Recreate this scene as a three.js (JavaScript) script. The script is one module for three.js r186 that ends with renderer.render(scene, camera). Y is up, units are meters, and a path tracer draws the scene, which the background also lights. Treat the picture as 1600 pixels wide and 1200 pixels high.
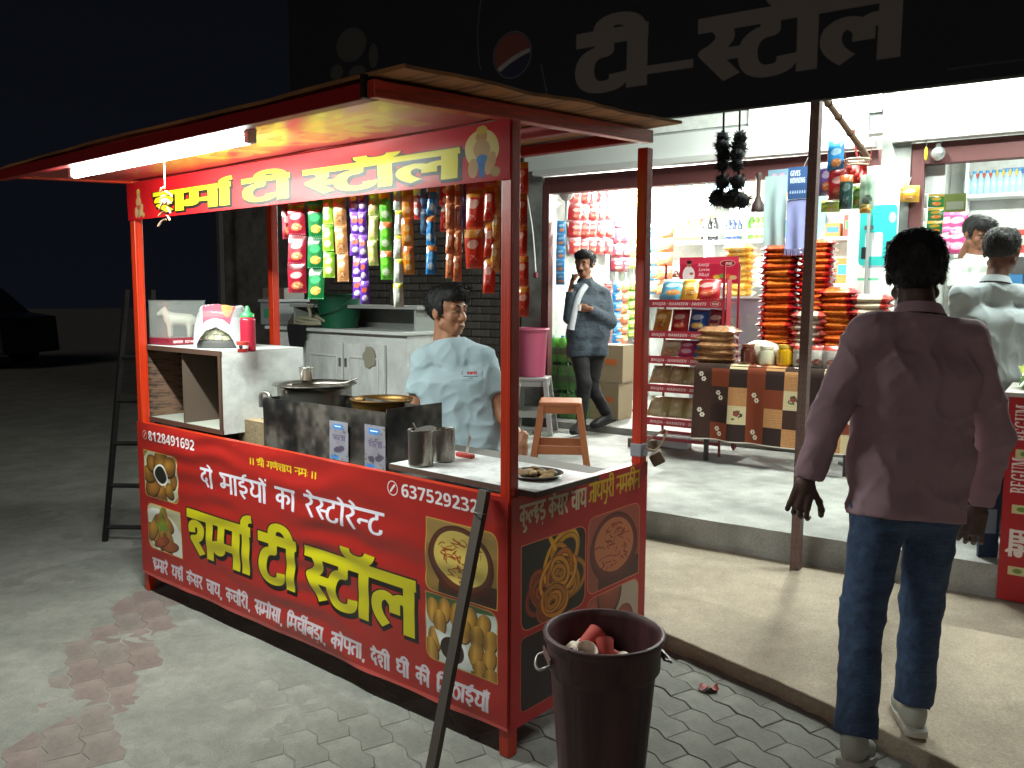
import * as THREE from 'three';
import { RoundedBoxGeometry } from 'three/addons/geometries/RoundedBoxGeometry.js';
import { mergeGeometries, mergeVertices } from 'three/addons/utils/BufferGeometryUtils.js';
import { ImprovedNoise } from 'three/addons/math/ImprovedNoise.js';
import { RectAreaLightUniformsLib } from 'three/addons/lights/RectAreaLightUniformsLib.js';

// ---------------------------------------------------------------- camera, sky, exposure
const scene = new THREE.Scene();
const F = 1329.82;                                  // focal length in pixels of the 1600 x 1200 photograph
const camera = new THREE.PerspectiveCamera(2 * Math.atan(600 / F) * 180 / Math.PI, 4 / 3, 0.05, 200);
camera.position.set(4.0877, 1.4815, 1.9719);
camera.rotation.set(-0.1042, 0.7035, 0.0054, 'YXZ');
camera.updateMatrixWorld(true);
const renderer = new THREE.WebGLRenderer({ antialias: true });
renderer.toneMapping = THREE.LinearToneMapping;
renderer.toneMappingExposure = 2.4;
renderer.shadowMap.enabled = true;
RectAreaLightUniformsLib.init();

{ // night sky: nearly black, a little navy
  const W = 64, H = 32, d = new Float32Array(W * H * 4);
  for (let y = 0; y < H; y++) for (let x = 0; x < W; x++) {
    const up = Math.max(0, (y + 0.5) / H * 2 - 1), k = 1 + 0.9 * Math.pow(1 - up, 4), o = (y * W + x) * 4;
    d[o] = 0.0008 * k; d[o + 1] = 0.0010 * k; d[o + 2] = 0.0016 * k; d[o + 3] = 1;
  }
  const t = new THREE.DataTexture(d, W, H, THREE.RGBAFormat, THREE.FloatType);
  t.mapping = THREE.EquirectangularReflectionMapping; t.magFilter = t.minFilter = THREE.LinearFilter; t.needsUpdate = true;
  scene.background = t; scene.environment = t;
}

{ // faint glow of the street from behind the camera
  const l = new THREE.DirectionalLight('#fff2e6', 0.12); l.position.set(4.5, 5.5, 8); l.target.position.set(1.5, 1, -1.5); l.castShadow = true; l.shadow.radius = 40; l.shadow.mapSize.set(2048, 2048);
  Object.assign(l.shadow.camera, { left: -8, right: 8, top: 6, bottom: -6, near: 0.5, far: 30 }); l.name = 'street_glow'; scene.add(l, l.target);
}

// ---------------------------------------------------------------- helpers
const V = (x, y, z) => new THREE.Vector3(x, y, z);
function rngOf(s) { return () => { s = (s + 0x6d2b79f5) | 0; let t = Math.imul(s ^ (s >>> 15), 1 | s); t = (t + Math.imul(t ^ (t >>> 7), 61 | t)) ^ t; return ((t ^ (t >>> 14)) >>> 0) / 4294967296; }; }
const rnd = rngOf(77), rr = (a, b) => a + (b - a) * rnd();
const PN = new ImprovedNoise(), noise = (x, y, z = 0) => PN.noise(x + 31.7, y + 11.3, z + 7.9);
const fbm = (x, y, z = 0) => noise(x, y, z) + 0.5 * noise(x * 2.1, y * 2.1, z * 2.1) + 0.25 * noise(x * 4.3, y * 4.3, z * 4.3);
const clamp = (x, a, b) => Math.min(b, Math.max(a, x));

// photograph pixel (1600 x 1200) -> direction -> a point on a plane of the place
const ray = (u, v) => V((u - 800) / F, -(v - 600) / F, -1).applyQuaternion(camera.quaternion);
const hit = (u, v, axis, value) => { const d = ray(u, v), t = (value - camera.position[axis]) / d[axis]; return camera.position.clone().addScaledVector(d, t); };
const atY = (u, v, y) => hit(u, v, 'y', y), atZ = (u, v, z) => hit(u, v, 'z', z), atX = (u, v, x) => hit(u, v, 'x', x);
const pd = (u, v, depth) => camera.position.clone().addScaledVector(ray(u, v), depth);
const depthOf = (p) => p.clone().applyMatrix4(camera.matrixWorldInverse).z * -1;
// the shops stand 6.6 degrees off the cart: u along the front, w outwards from the porch edge
const S0 = V(1.5, 0, -2.3), SA = 0.115, EX = V(Math.cos(SA), 0, -Math.sin(SA)), EN = V(Math.sin(SA), 0, Math.cos(SA));
const S = (u, y, w) => S0.clone().addScaledVector(EX, u).addScaledVector(EN, w).setY(y);
const toS = (p) => { const q = p.clone().sub(S0); return { u: q.dot(EX), y: p.y, w: q.dot(EN) }; };
const atW = (px, py, w) => { const d = ray(px, py), t = (S0.clone().sub(camera.position).dot(EN) + w) / d.dot(EN); return toS(camera.position.clone().addScaledVector(d, t)); };
const atU = (px, py, u) => { const d = ray(px, py), t = (S0.clone().sub(camera.position).dot(EX) + u) / d.dot(EX); return toS(camera.position.clone().addScaledVector(d, t)); };

const taken = new Map();
function numbered(n) { const k = taken.get(n) ?? 0; taken.set(n, k + 1); return k ? n + '_' + String(k).padStart(3, '0') : n; }
function tag(o, label, category, group, kind) { Object.assign(o.userData, { label, category }); if (group) o.userData.group = group; if (kind) o.userData.kind = kind; return o; }
function shadows(o) { o.castShadow = o.receiveShadow = true; return o; }
function M(name, geo, mat, parent) { const m = shadows(new THREE.Mesh(Array.isArray(geo) ? merge(geo) : geo, mat)); m.name = parent && parent !== scene ? name : numbered(name); (parent ?? scene).add(m); return m; }
function thing(name, label, category, p = [0, 0, 0], turn = 0, group) { const g = new THREE.Group(); g.name = numbered(name); scene.add(g); if (p.isVector3) g.position.copy(p); else g.position.set(...p); g.rotation.y = turn; return tag(g, label, category, group); }
function struct(name, geo, mat) { const m = M(name, geo, mat); m.userData.kind = 'structure'; return m; }
function clone(o, p, turn, label, group) { const c = o.clone(); c.name = numbered(o.name.replace(/_\d{3}$/, '')); c.userData = { ...o.userData }; scene.add(c); if (p) c.position.copy(p.isVector3 ? p : V(...p)); if (turn !== undefined) c.rotation.y = turn; if (label) c.userData.label = label; if (group) c.userData.group = group; return c; }
function merge(list) {
  const g = list.map((x) => { let y = x.index ? x.toNonIndexed() : x; for (const k of Object.keys(y.attributes)) if (!['position', 'normal', 'uv'].includes(k)) y.deleteAttribute(k); if (!y.attributes.uv) y.setAttribute('uv', new THREE.BufferAttribute(new Float32Array(y.attributes.position.count * 2), 2)); return y; });
  return g.length === 1 ? g[0] : mergeGeometries(g);
}
function box(w, h, d, x = 0, y = 0, z = 0, r = 0) { const g = r ? new RoundedBoxGeometry(w, h, d, 2, r) : new THREE.BoxGeometry(w, h, d); return g.translate(x, y, z); }
const cyl = (r0, r1, h, x = 0, y = 0, z = 0, n = 24, open = false) => new THREE.CylinderGeometry(r1, r0, h, n, 1, open).translate(x, y, z);
const lathe = (pts, n = 40) => new THREE.LatheGeometry(pts.map(([r, y]) => new THREE.Vector2(Math.max(r, 1e-4), y)), n);
function tube(pts, r, seg = 24, n = 8, closed = false) { return new THREE.TubeGeometry(new THREE.CatmullRomCurve3(pts.map((p) => p.isVector3 ? p : V(...p)), closed), seg, r, n, closed); }
function bar(a, b, w, d = w) { // straight bar of rectangular section between two points
  const l = a.distanceTo(b), g = new THREE.BoxGeometry(w, l, d), q = new THREE.Quaternion().setFromUnitVectors(V(0, 1, 0), b.clone().sub(a).normalize());
  return g.applyQuaternion(q).translate((a.x + b.x) / 2, (a.y + b.y) / 2, (a.z + b.z) / 2);
}
function rod(a, b, r0, r1 = r0, n = 12) { const l = a.distanceTo(b), g = new THREE.CylinderGeometry(r1, r0, l, n), q = new THREE.Quaternion().setFromUnitVectors(V(0, 1, 0), b.clone().sub(a).normalize()); return g.applyQuaternion(q).translate((a.x + b.x) / 2, (a.y + b.y) / 2, (a.z + b.z) / 2); }
function bend(g, f) { const p = g.attributes.position, v = V(); for (let i = 0; i < p.count; i++) { v.fromBufferAttribute(p, i); f(v); p.setXYZ(i, v.x, v.y, v.z); } g.computeVertexNormals(); return g; }

const mats = new Map();
function mat(color, roughness = 0.7, o = {}) {
  const key = JSON.stringify([color, roughness, Object.entries(o).map(([k, v]) => [k, v?.isTexture ? v.uuid : v])]);
  if (mats.has(key)) return mats.get(key);
  const m = new THREE.MeshPhysicalMaterial({ roughness, side: THREE.DoubleSide, ...o });
  if (Array.isArray(color)) m.color.setRGB(...color); else m.color.set(color);
  mats.set(key, m); return m;
}
function canvasTex(w, h, draw, srgb = true) {
  const c = document.createElement('canvas'); c.width = w; c.height = h; draw(c.getContext('2d'), w, h);
  const t = new THREE.CanvasTexture(c); if (srgb) t.colorSpace = THREE.SRGBColorSpace; t.magFilter = THREE.LinearFilter; t.anisotropy = 8; return t;
}
// a tiling grey noise texture: value = base + fine grain + coarse patches
function grainTex(n, base, fine, coarse, freq, seed, tint = [1, 1, 1], stretch = 1) {
  const d = new Uint8Array(n * n * 4), r = rngOf(seed), lat = new Map(), cell = (f) => { if (!lat.has(f)) lat.set(f, Float32Array.from({ length: f * f }, () => r() * 2 - 1)); return lat.get(f); };
  const per = (x, y, f) => { const fx = Math.max(2, Math.round(f)), c = cell(fx), X = x / n * fx, Y = (y / n * fx * stretch) % fx, i = Math.floor(X), j = Math.floor(Y), u = X - i, v = Y - j, s = u * u * (3 - 2 * u), t = v * v * (3 - 2 * v), g = (a, b) => c[((b + fx) % fx) * fx + (a + fx) % fx]; return (g(i, j) * (1 - s) + g(i + 1, j) * s) * (1 - t) + (g(i, j + 1) * (1 - s) + g(i + 1, j + 1) * s) * t; };
  for (let y = 0; y < n; y++) for (let x = 0; x < n; x++) {
    const v = base + coarse * (per(x, y, freq) + 0.6 * per(x, y, freq * 3) + 0.4 * per(x, y, freq * 8)) + fine * (r() - 0.5), o = (y * n + x) * 4;
    for (let c = 0; c < 3; c++) d[o + c] = clamp(v * tint[c] * 255, 0, 255);
    d[o + 3] = 255;
  }
  const t = new THREE.DataTexture(d, n, n); t.wrapS = t.wrapT = THREE.RepeatWrapping; t.magFilter = THREE.LinearFilter; t.minFilter = THREE.LinearMipmapLinearFilter; t.generateMipmaps = true; t.needsUpdate = true; return t;
}
const srgb = (t) => { t = t.clone(); t.colorSpace = THREE.SRGBColorSpace; t.needsUpdate = true; return t; };
const rep = (t, x, y = x) => { t = t.clone(); t.repeat.set(x, y); t.needsUpdate = true; return t; };
const uvScale = (g, sx, sy = sx) => { const a = g.attributes.uv; for (let i = 0; i < a.count; i++) a.setXY(i, a.getX(i) * sx, a.getY(i) * sy); return g; };
// uv in metres, from the larger faces of the geometry (box mapping)
function uvBox(g, s = 1) {
  g = g.index ? g.toNonIndexed() : g; g.computeVertexNormals(); const p = g.attributes.position, n = g.attributes.normal, uv = new Float32Array(p.count * 2);
  for (let i = 0; i < p.count; i++) { const ax = Math.abs(n.getX(i)), ay = Math.abs(n.getY(i)), az = Math.abs(n.getZ(i)), x = p.getX(i), y = p.getY(i), z = p.getZ(i); const [a, b] = ay >= ax && ay >= az ? [x, z] : ax >= az ? [z, y] : [x, y]; uv[i * 2] = a * s; uv[i * 2 + 1] = b * s; }
  g.setAttribute('uv', new THREE.BufferAttribute(uv, 2)); return g;
}
// pillow bag: w x h, thickness t, crimped top and bottom, lying in the xy plane, front +z
function pillow(w, h, t, nx = 5, ny = 6, crimp = 0.1, seed = 0, rough = 0.15) {
  const parts = [];
  for (const side of [1, -1]) {
    const g = new THREE.PlaneGeometry(w, h, nx, ny), p = g.attributes.position;
    for (let i = 0; i < p.count; i++) {
      const x = p.getX(i), y = p.getY(i), a = clamp(1 - Math.pow(Math.abs(2 * x / w), 4.5), 0, 1), b = clamp((1 - Math.abs(2 * y / h)) / crimp - 0.35, 0, 1), k = Math.sqrt(a) * Math.pow(b, 0.7);
      const n = noise(x * 40 / (w * 12) + seed, y * 40 / (h * 9), seed * 3.1 + side);
      p.setXYZ(i, x * (1 - 0.06 * k), y + 0.02 * h * n * (1 - a), side * (0.5 * t * k * (1 + rough * 2 * n) + 0.0006));
    }
    if (side < 0) { const ix = g.index.array; for (let i = 0; i < ix.length; i += 3) { const s = ix[i]; ix[i] = ix[i + 1]; ix[i + 1] = s; } const uv = g.attributes.uv; for (let i = 0; i < uv.count; i++) uv.setX(i, 1 - uv.getX(i)); }
    g.computeVertexNormals(); parts.push(g);
  }
  return merge(parts);
}
// ---------------------------------------------------------------- Devanagari lettering, drawn stroke by stroke (headline at y = 0, foot at y = 10)
const GL = {
  'श': [6.8, 'M1.2 4.6 Q.8 2.3 2.2 2.2 Q3.7 2.3 3.5 4.2 Q3.3 5.8 1.5 6.1 L3.7 9.5 M5.8 0 V10'], 'श्र': [6.6, 'M1.4 3 A.95 .95 0 1 1 2.1 1.6 Q.8 .3 2.7 .7 Q4 1.6 2.8 3.8 Q2 5 .9 5 M.8 8.6 L5.4 5.8 M5.6 0 V10'],
  'र': [4.6, 'M2.3 0 V.6 Q4.5 2.8 1 4.7 L3.8 9.8'], 'म': [7, 'M2.1 0 V6.2 A.9 .9 0 1 1 1.2 5.5 H5.8 M5.8 0 V10'], 'ट': [5.8, 'M3.2 0 V2.6 Q.9 2.7 .9 6 Q1 9.2 3 9.2 Q5.2 9.2 4.9 6.9'], 'ठ': [5.8, 'M3 0 V2.4 A2 3.4 0 1 0 3.05 2.4'],
  'ड': [5.6, 'M3 0 V2.2 Q.9 2.5 1 4 Q1.6 5.2 3.3 4.8 Q5 5.1 4.8 7.2 Q4 9.4 1.2 8.1'], 'ड़': [5.6, 'M3 0 V2.2 Q.9 2.5 1 4 Q1.6 5.2 3.3 4.8 Q5 5.1 4.8 7.2 Q4 9.4 1.2 8.1 M2.6 11.2 H3.4'],
  'स': [6.6, 'M2.2 0 V.6 Q4 2.8 1 4.8 L3.7 9.4 M2.2 5.3 H5.4 M5.5 0 V10'], 'स्': [4.4, 'M2.2 0 V.6 Q4 2.8 1 4.8 L3.7 9.4 M2.2 5.3 H4.9'], 'ल': [7.6, 'M6.5 0 V10 M6.5 4.4 Q5.3 2.5 4.2 4.4 V6.6 M4.2 5 Q2.9 2.4 1.4 4.4 Q.5 7 2.8 9.3'], 'ल्': [4.6, 'M4.6 3.6 Q3.9 3 3.6 4.2 V6.2 M3.6 4.8 Q2.6 2.6 1.2 4.2 Q.3 6.8 2.6 9'],
  'द': [4.8, 'M2.8 0 V2 Q.8 2.5 1 5.2 Q1.6 7.2 3.2 6.2 Q4.1 5.1 3 4.6 M3 6.6 L4.3 9.6'], 'भ': [6.9, 'M1.3 0 Q.4 1.6 2.4 1.8 M2.4 1.4 V6 A.95 .95 0 1 1 1.6 5.2 H5.6 M5.7 0 V10'],
  'ई': [5.4, 'M2.9 0 V1.6 Q1 1.9 1.2 3.2 Q1.7 4.3 3.4 3.9 Q4.8 4.4 4.4 6.2 Q3.6 7.6 1.5 6.8 Q2.2 8.8 3.8 10.2 M2.9 0 Q3 -2.4 4.9 -2.2'], 'य': [6.6, 'M1 .3 Q3.4 2.4 1.6 4.2 Q1 7.3 3.2 7.4 Q4.6 7.2 5.5 5.8 M5.6 0 V10'],
  'क': [7, 'M3.5 0 V10 M3.5 3.2 Q.8 3 .9 5.4 Q1.5 7.5 3.5 5.6 M3.5 3.6 Q6 2.2 6.3 4.6 Q6.3 6.4 5.2 6.7'], 'न': [6, 'M2.2 4.7 A.85 .85 0 1 0 1.5 6.2 M1.6 4.6 H5 M5 0 V10'], 'न्': [4, 'M2.2 4.7 A.85 .85 0 1 0 1.5 6.2 M1.6 4.6 H4.2'],
  'ण': [6.8, 'M1.2 0 V5 Q1.4 6.6 2.5 6.6 Q3.7 6.4 3.7 5 V0 M5.8 0 V10'], 'ग': [5.8, 'M2.1 0 V6 A.95 .95 0 1 1 1.2 5.2 M4.8 0 V10'], 'च': [6.4, 'M.6 3 H4.2 M2.4 3 Q1 5 2 7.2 Q3.6 8.2 5.3 6.4 M5.4 0 V10'],
  'ह': [5.2, 'M3 0 V2 Q.9 2 1 3.6 Q2.4 4.6 4 3.6 Q1.6 4.8 2 6.6 Q3.4 7.6 4.2 6.2 Q4 8.8 2.6 10'], 'ब': [6, 'M5 0 V10 M5 3.2 Q.9 2 .9 5 Q1 7.4 5 6.3 M1.7 3.5 L4.6 6.2'], 'प': [6, 'M1.2 0 V4.4 Q1.4 6.3 3.2 6.1 L5 5.7 M5 0 V10'],
  'त': [6, 'M5 0 V10 M5 3.4 Q.9 2.6 .9 6 Q1 7.6 2.2 9'], 'घ': [6.4, 'M1.2 .4 Q.4 2.4 2.4 3.2 Q.5 4.2 1.2 6.6 Q3 8 5.3 5.8 M5.4 0 V10'], 'ध': [6.4, 'M2 .4 A.8 .8 0 1 0 2.4 1.9 Q.4 3.6 1.2 6.4 Q3 8 5.3 5.8 M5.4 0 V10'],
  'ज': [6.2, 'M5.2 0 V10 M5.2 4 H2.6 Q1.4 4.2 2 6 Q2.6 7.4 1.5 8.4 Q.7 8.8 .4 7.8'], 'ा': [2.2, 'M1.1 0 V10'], 'ी': [2.2, 'M1.1 0 V10 M1.1 0 Q.8 -3.2 -1.5 -3 Q-3.2 -2.6 -2.6 0'], 'ि': [2.2, 'M1.1 0 V10 M1.1 0 Q1.3 -3.2 3.6 -3 Q5.6 -2.6 5.2 0'],
  'े': [0, 'M-1 0 Q-1.6 -2 -3.2 -2.6'], 'ो': [2.2, 'M1.1 0 V10 M1.1 0 Q.6 -2 -1 -2.6'], 'ौ': [2.2, 'M1.1 0 V10 M1.1 0 Q.6 -2 -1 -2.6 M1.4 0 Q1.4 -2.2 .2 -3.2'], 'ॉ': [2.2, 'M1.1 0 V10 M-2.2 -3.4 Q-2.2 -1.4 0 -1.4 Q2 -1.4 2.2 -3.2'],
  'ं': [0, 'M-.5 -2.4 H.3'], 'ँ': [0, 'M-3 -2.8 Q-2.8 -1.4 -1.6 -1.4 Q-.4 -1.4 -.2 -2.8 M-2 -3 H-1.2'], 'ु': [0, 'M-2.2 10 Q-1 11 -1.8 12 Q-2.8 12.8 -3.6 11.8'], 'ः': [2, 'M.6 3 H1.4 M.6 7 H1.4'], 'reph': [0, 'M-1 0 Q-2 -2.8 .4 -3'],
  ',': [2.2, 'M1.4 9 Q1.6 10.4 .7 11.4'], 'dd': [5.4, 'M1 0 V10 M4.4 0 V10'], 'dash': [7, 'M.8 5.4 H6.2'],
};
const NOHEAD = new Set(['dd', 'dash', ',', 'ः']);
function devWidth(text, gap) { return text.split('|').reduce((s, w) => s + w.split(' ').reduce((a, t) => a + GL[t][0], 0) + gap, -gap); }
// text: words split by |, signs by spaces. (x, y) = left end of the headline, W, H = box in canvas pixels
function dev(g, text, x, y, W, H, { weight = 1.6, fill = '#fff', gap = 3, edge = 0, edgeColor = '#111', shadow } = {}) {
  const total = devWidth(text, gap), sx = W / total, sy = H / 10;
  const pass = (color, extra, dx, dy) => {
    g.save(); g.translate(x + dx, y + dy); g.scale(sx, sy); g.strokeStyle = color; g.lineJoin = 'round'; g.lineCap = 'butt'; g.lineWidth = weight + extra;
    let p = 0;
    for (const word of text.split('|')) {
      const signs = word.split(' '), x0 = p; let last = p;
      for (const s of signs) { const [w, d] = GL[s]; g.save(); g.translate(p, 0); g.stroke(new Path2D(d)); g.restore(); p += w; if (!NOHEAD.has(s)) last = p; }
      if (last > x0) { g.lineWidth = (weight + extra) * Math.min(1.25, sx / sy); g.beginPath(); g.moveTo(x0 - 0.1 - extra / 2, 0); g.lineTo(last + 0.1 + extra / 2, 0); g.stroke(); g.lineWidth = weight + extra; }
      p += gap;
    }
    g.restore();
  };
  if (shadow) pass(shadow[0], edge, shadow[1], shadow[2]);
  if (edge) pass(edgeColor, edge, 0, 0);
  pass(fill, 0, 0, 0);
}
function latin(g, s, x, y, W, H, color, font = 'bold', family = 'sans-serif') { g.save(); g.font = `${font} 100px ${family}`; g.fillStyle = color; g.textBaseline = 'alphabetic'; const w = g.measureText(s).width; g.translate(x, y + H); g.scale(W / w, H / 73); g.fillText(s, 0, 0); g.restore(); }
function rounded(g, x, y, w, h, r, only) { g.beginPath(); const c = only ?? [1, 1, 1, 1]; g.moveTo(x + c[0] * r, y); g.lineTo(x + w - c[1] * r, y); if (c[1]) g.quadraticCurveTo(x + w, y, x + w, y + r); g.lineTo(x + w, y + h - c[2] * r); if (c[2]) g.quadraticCurveTo(x + w, y + h, x + w - r, y + h); g.lineTo(x + c[3] * r, y + h); if (c[3]) g.quadraticCurveTo(x, y + h, x, y + h - r); g.lineTo(x, y + c[0] * r); if (c[0]) g.quadraticCurveTo(x, y, x + r, y); g.closePath(); }
const ell = (g, x, y, a, b, rot = 0) => { g.beginPath(); g.ellipse(x, y, a, b, rot, 0, Math.PI * 2); };
const jit = (r, a) => (r() - 0.5) * 2 * a, hsl = (h, s, l) => `hsl(${h} ${s}% ${l}%)`;
// printed food pictures
function blobs(g, r, n, x0, y0, w, h, a, b, hue, sat, l0, l1) { for (let i = 0; i < n; i++) { const x = x0 + r() * w, y = y0 + r() * h, t = r() * 3.14, k = 0.7 + r() * 0.6; g.fillStyle = hsl(hue + jit(r, 5), sat + jit(r, 8), l0 * 0.55); ell(g, x, y + b * 0.12, a * k, b * k, t); g.fill(); const gr = g.createRadialGradient(x - a * 0.25, y - b * 0.3, 1, x, y, Math.max(a, b) * k); gr.addColorStop(0, hsl(hue + jit(r, 4), sat, l1)); gr.addColorStop(1, hsl(hue + jit(r, 4), sat, l0)); g.fillStyle = gr; ell(g, x, y, a * k * 0.93, b * k * 0.93, t); g.fill(); } }
function picture(g, kind, x, y, w, h, seed, corners, tint) {
  const r = rngOf(seed); g.save(); rounded(g, x, y, w, h, w * 0.13, corners); g.save(); g.clip();
  const cx = x + w / 2, cy = y + h / 2;
  if (kind === 'kachori') { g.fillStyle = '#8d7440'; g.fillRect(x, y, w, h); g.fillStyle = '#c9c4a8'; ell(g, cx, cy, w * 0.6, h * 0.6); g.fill(); for (let i = 0; i < 8; i++) { const a = i / 8 * 6.283; blobs(g, r, 1, cx + Math.cos(a) * w * 0.36, cy + Math.sin(a) * h * 0.36, 1, 1, w * 0.2, h * 0.2, 33, 55, 26, 44); } g.fillStyle = '#e5e2d8'; ell(g, cx, cy - h * 0.03, w * 0.2, h * 0.23); g.fill(); g.fillStyle = '#23251a'; ell(g, cx, cy - h * 0.03, w * 0.16, h * 0.19); g.fill(); }
  if (kind === 'mirchi') { g.fillStyle = '#b9b08c'; g.fillRect(x, y, w, h); g.fillStyle = '#d8d8cc'; ell(g, cx, cy + h * 0.1, w * 0.62, h * 0.48, 0.3); g.fill(); blobs(g, r, 7, x + w * 0.1, y + h * 0.15, w * 0.6, h * 0.6, w * 0.24, h * 0.16, 36, 55, 30, 50); g.fillStyle = '#6f8a2c'; for (let i = 0; i < 9; i++) { ell(g, x + w * (0.15 + r() * 0.4), y + h * (0.1 + r() * 0.4), w * 0.1, h * 0.035, r() * 3); g.fill(); } blobs(g, r, 3, x + w * 0.3, y + h * 0.75, w * 0.5, h * 0.15, w * 0.22, h * 0.1, 20, 55, 28, 42); }
  if (kind === 'milk') { g.fillStyle = tint ? '#96443a' : '#8a6a36'; g.fillRect(x, y, w, h); g.fillStyle = tint ? '#a34c3c' : '#9b7a44'; g.fillRect(x, y, w, h * 0.35); g.fillStyle = tint ? '#4a2418' : '#3b2216'; g.fillRect(x + w * 0.2, y + h * 0.72, w * 0.8, h * 0.28); g.fillStyle = tint ? '#5a2220' : '#4a2416'; ell(g, cx, cy, w * 0.46, h * 0.47, 0.15); g.fill(); g.fillStyle = tint ? '#6b2a26' : '#5d3220'; ell(g, cx - w * 0.01, cy - h * 0.03, w * 0.43, h * 0.42, 0.15); g.fill(); g.fillStyle = tint ? '#c8744a' : '#d0b45c'; ell(g, cx, cy - h * 0.04, w * 0.38, h * 0.36, 0.15); g.fill(); g.strokeStyle = tint ? '#8d2a1a' : '#93441c'; for (let i = 0; i < 46; i++) { const a = r() * 6.283, q = Math.sqrt(r()) * 0.3, px = cx + Math.cos(a) * w * q, py = cy - h * 0.04 + Math.sin(a) * h * q, t = r() * 3.14; g.lineWidth = w * (0.008 + r() * 0.012); g.beginPath(); g.moveTo(px, py); g.quadraticCurveTo(px + jit(r, w * 0.05), py + jit(r, h * 0.04), px + Math.cos(t) * w * 0.11, py + Math.sin(t) * h * 0.06); g.stroke(); } }
  if (kind === 'fritters') { g.fillStyle = '#4d6a3c'; g.fillRect(x, y, w, h); g.fillStyle = '#cfd5cf'; g.beginPath(); g.moveTo(x, y + h * 0.2); g.lineTo(x + w, y + h * 0.05); g.lineTo(x + w, y + h); g.lineTo(x, y + h); g.fill(); const fr = (px, py, a, b, t) => { const gr = g.createLinearGradient(px - a, py, px + a, py); gr.addColorStop(0, '#7c5418'); gr.addColorStop(0.45, '#cf9c44'); gr.addColorStop(1, '#8d6220'); g.fillStyle = '#5e3d10'; ell(g, px + w * 0.012, py + h * 0.012, a, b, t); g.fill(); g.fillStyle = gr; ell(g, px, py, a * 0.94, b * 0.97, t); g.fill(); }; for (const [a, b, t] of [[0.1, 0.25, -0.1], [0.27, 0.2, 0.05], [0.44, 0.22, 0.1], [0.62, 0.22, 0.3], [0.8, 0.25, 0.5], [0.2, 0.4, 0], [0.55, 0.42, 0.3], [0.72, 0.45, 0.3], [0.9, 0.45, 0.5], [0.12, 0.68, -0.2], [0.08, 0.85, -0.4], [0.7, 0.68, 0.45], [0.88, 0.72, 0.5], [0.75, 0.92, 0.7], [0.9, 0.97, 0.9]]) fr(x + a * w, y + b * h, w * 0.095, h * 0.19, t); g.fillStyle = '#e3e6e2'; g.beginPath(); g.moveTo(x + w * 0.12, y + h * 0.52); g.lineTo(x + w * 0.55, y + h * 0.62); g.lineTo(x + w * 0.68, y + h * 0.95); g.lineTo(x + w * 0.3, y + h * 0.99); g.closePath(); g.fill(); g.fillStyle = '#2c1d15'; ell(g, x + w * 0.38, y + h * 0.76, w * 0.17, h * 0.18, 0.2); g.fill(); }
  if (kind === 'jalebi') { g.fillStyle = '#1e1712'; g.fillRect(x, y, w, h); g.lineCap = 'round'; for (const [a, b, R, hue, l] of [[0.3, 0.62, 0.26, 18, 34], [0.45, 0.8, 0.24, 22, 36], [0.62, 0.3, 0.3, 38, 46], [0.72, 0.6, 0.26, 34, 44], [0.58, 0.48, 0.28, 32, 46], [0.5, 0.78, 0.2, 30, 42]]) for (let k = 0; k < 4; k++) { g.strokeStyle = hsl(hue - 8, 75, l * 0.55); g.lineWidth = w * 0.06; ell(g, x + a * w + jit(r, w * 0.03), y + b * h + jit(r, h * 0.03), w * R * (1 - k * 0.22), h * R * (1 - k * 0.22) * 0.85, jit(r, 1)); g.stroke(); g.strokeStyle = hsl(hue + jit(r, 4), 78, l + jit(r, 5)); g.lineWidth = w * 0.042; g.stroke(); } g.strokeStyle = 'hsl(40 80% 50%)'; g.lineWidth = w * 0.05; g.beginPath(); g.moveTo(x + w * 0.42, y); g.lineTo(x + w * 0.5, y + h * 0.16); g.stroke(); }
  if (kind === 'vada') { g.fillStyle = '#b8a08c'; g.fillRect(x, y, w, h); blobs(g, r, 9, x, y, w, h * 0.8, w * 0.2, h * 0.3, 10, 50, 32, 48); g.fillStyle = '#e0d4c4'; ell(g, cx, y + h * 0.85, w * 0.17, h * 0.22); g.fill(); g.fillStyle = '#6e2c1c'; ell(g, cx, y + h * 0.87, w * 0.12, h * 0.15); g.fill(); }
  g.restore(); g.strokeStyle = tint ? '#d8744c' : '#c89a4a'; g.lineWidth = Math.max(1.5, w * 0.012); rounded(g, x, y, w, h, w * 0.13, corners); g.stroke(); g.restore();
}
function phoneMark(g, x, y, r, c) { g.strokeStyle = c; g.lineWidth = r * 0.16; ell(g, x, y, r, r); g.stroke(); g.lineWidth = r * 0.34; g.lineCap = 'round'; g.beginPath(); g.moveTo(x - r * 0.4, y + r * 0.45); g.quadraticCurveTo(x - r * 0.12, y + r * 0.05, x + r * 0.42, y - r * 0.45); g.stroke(); }
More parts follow.
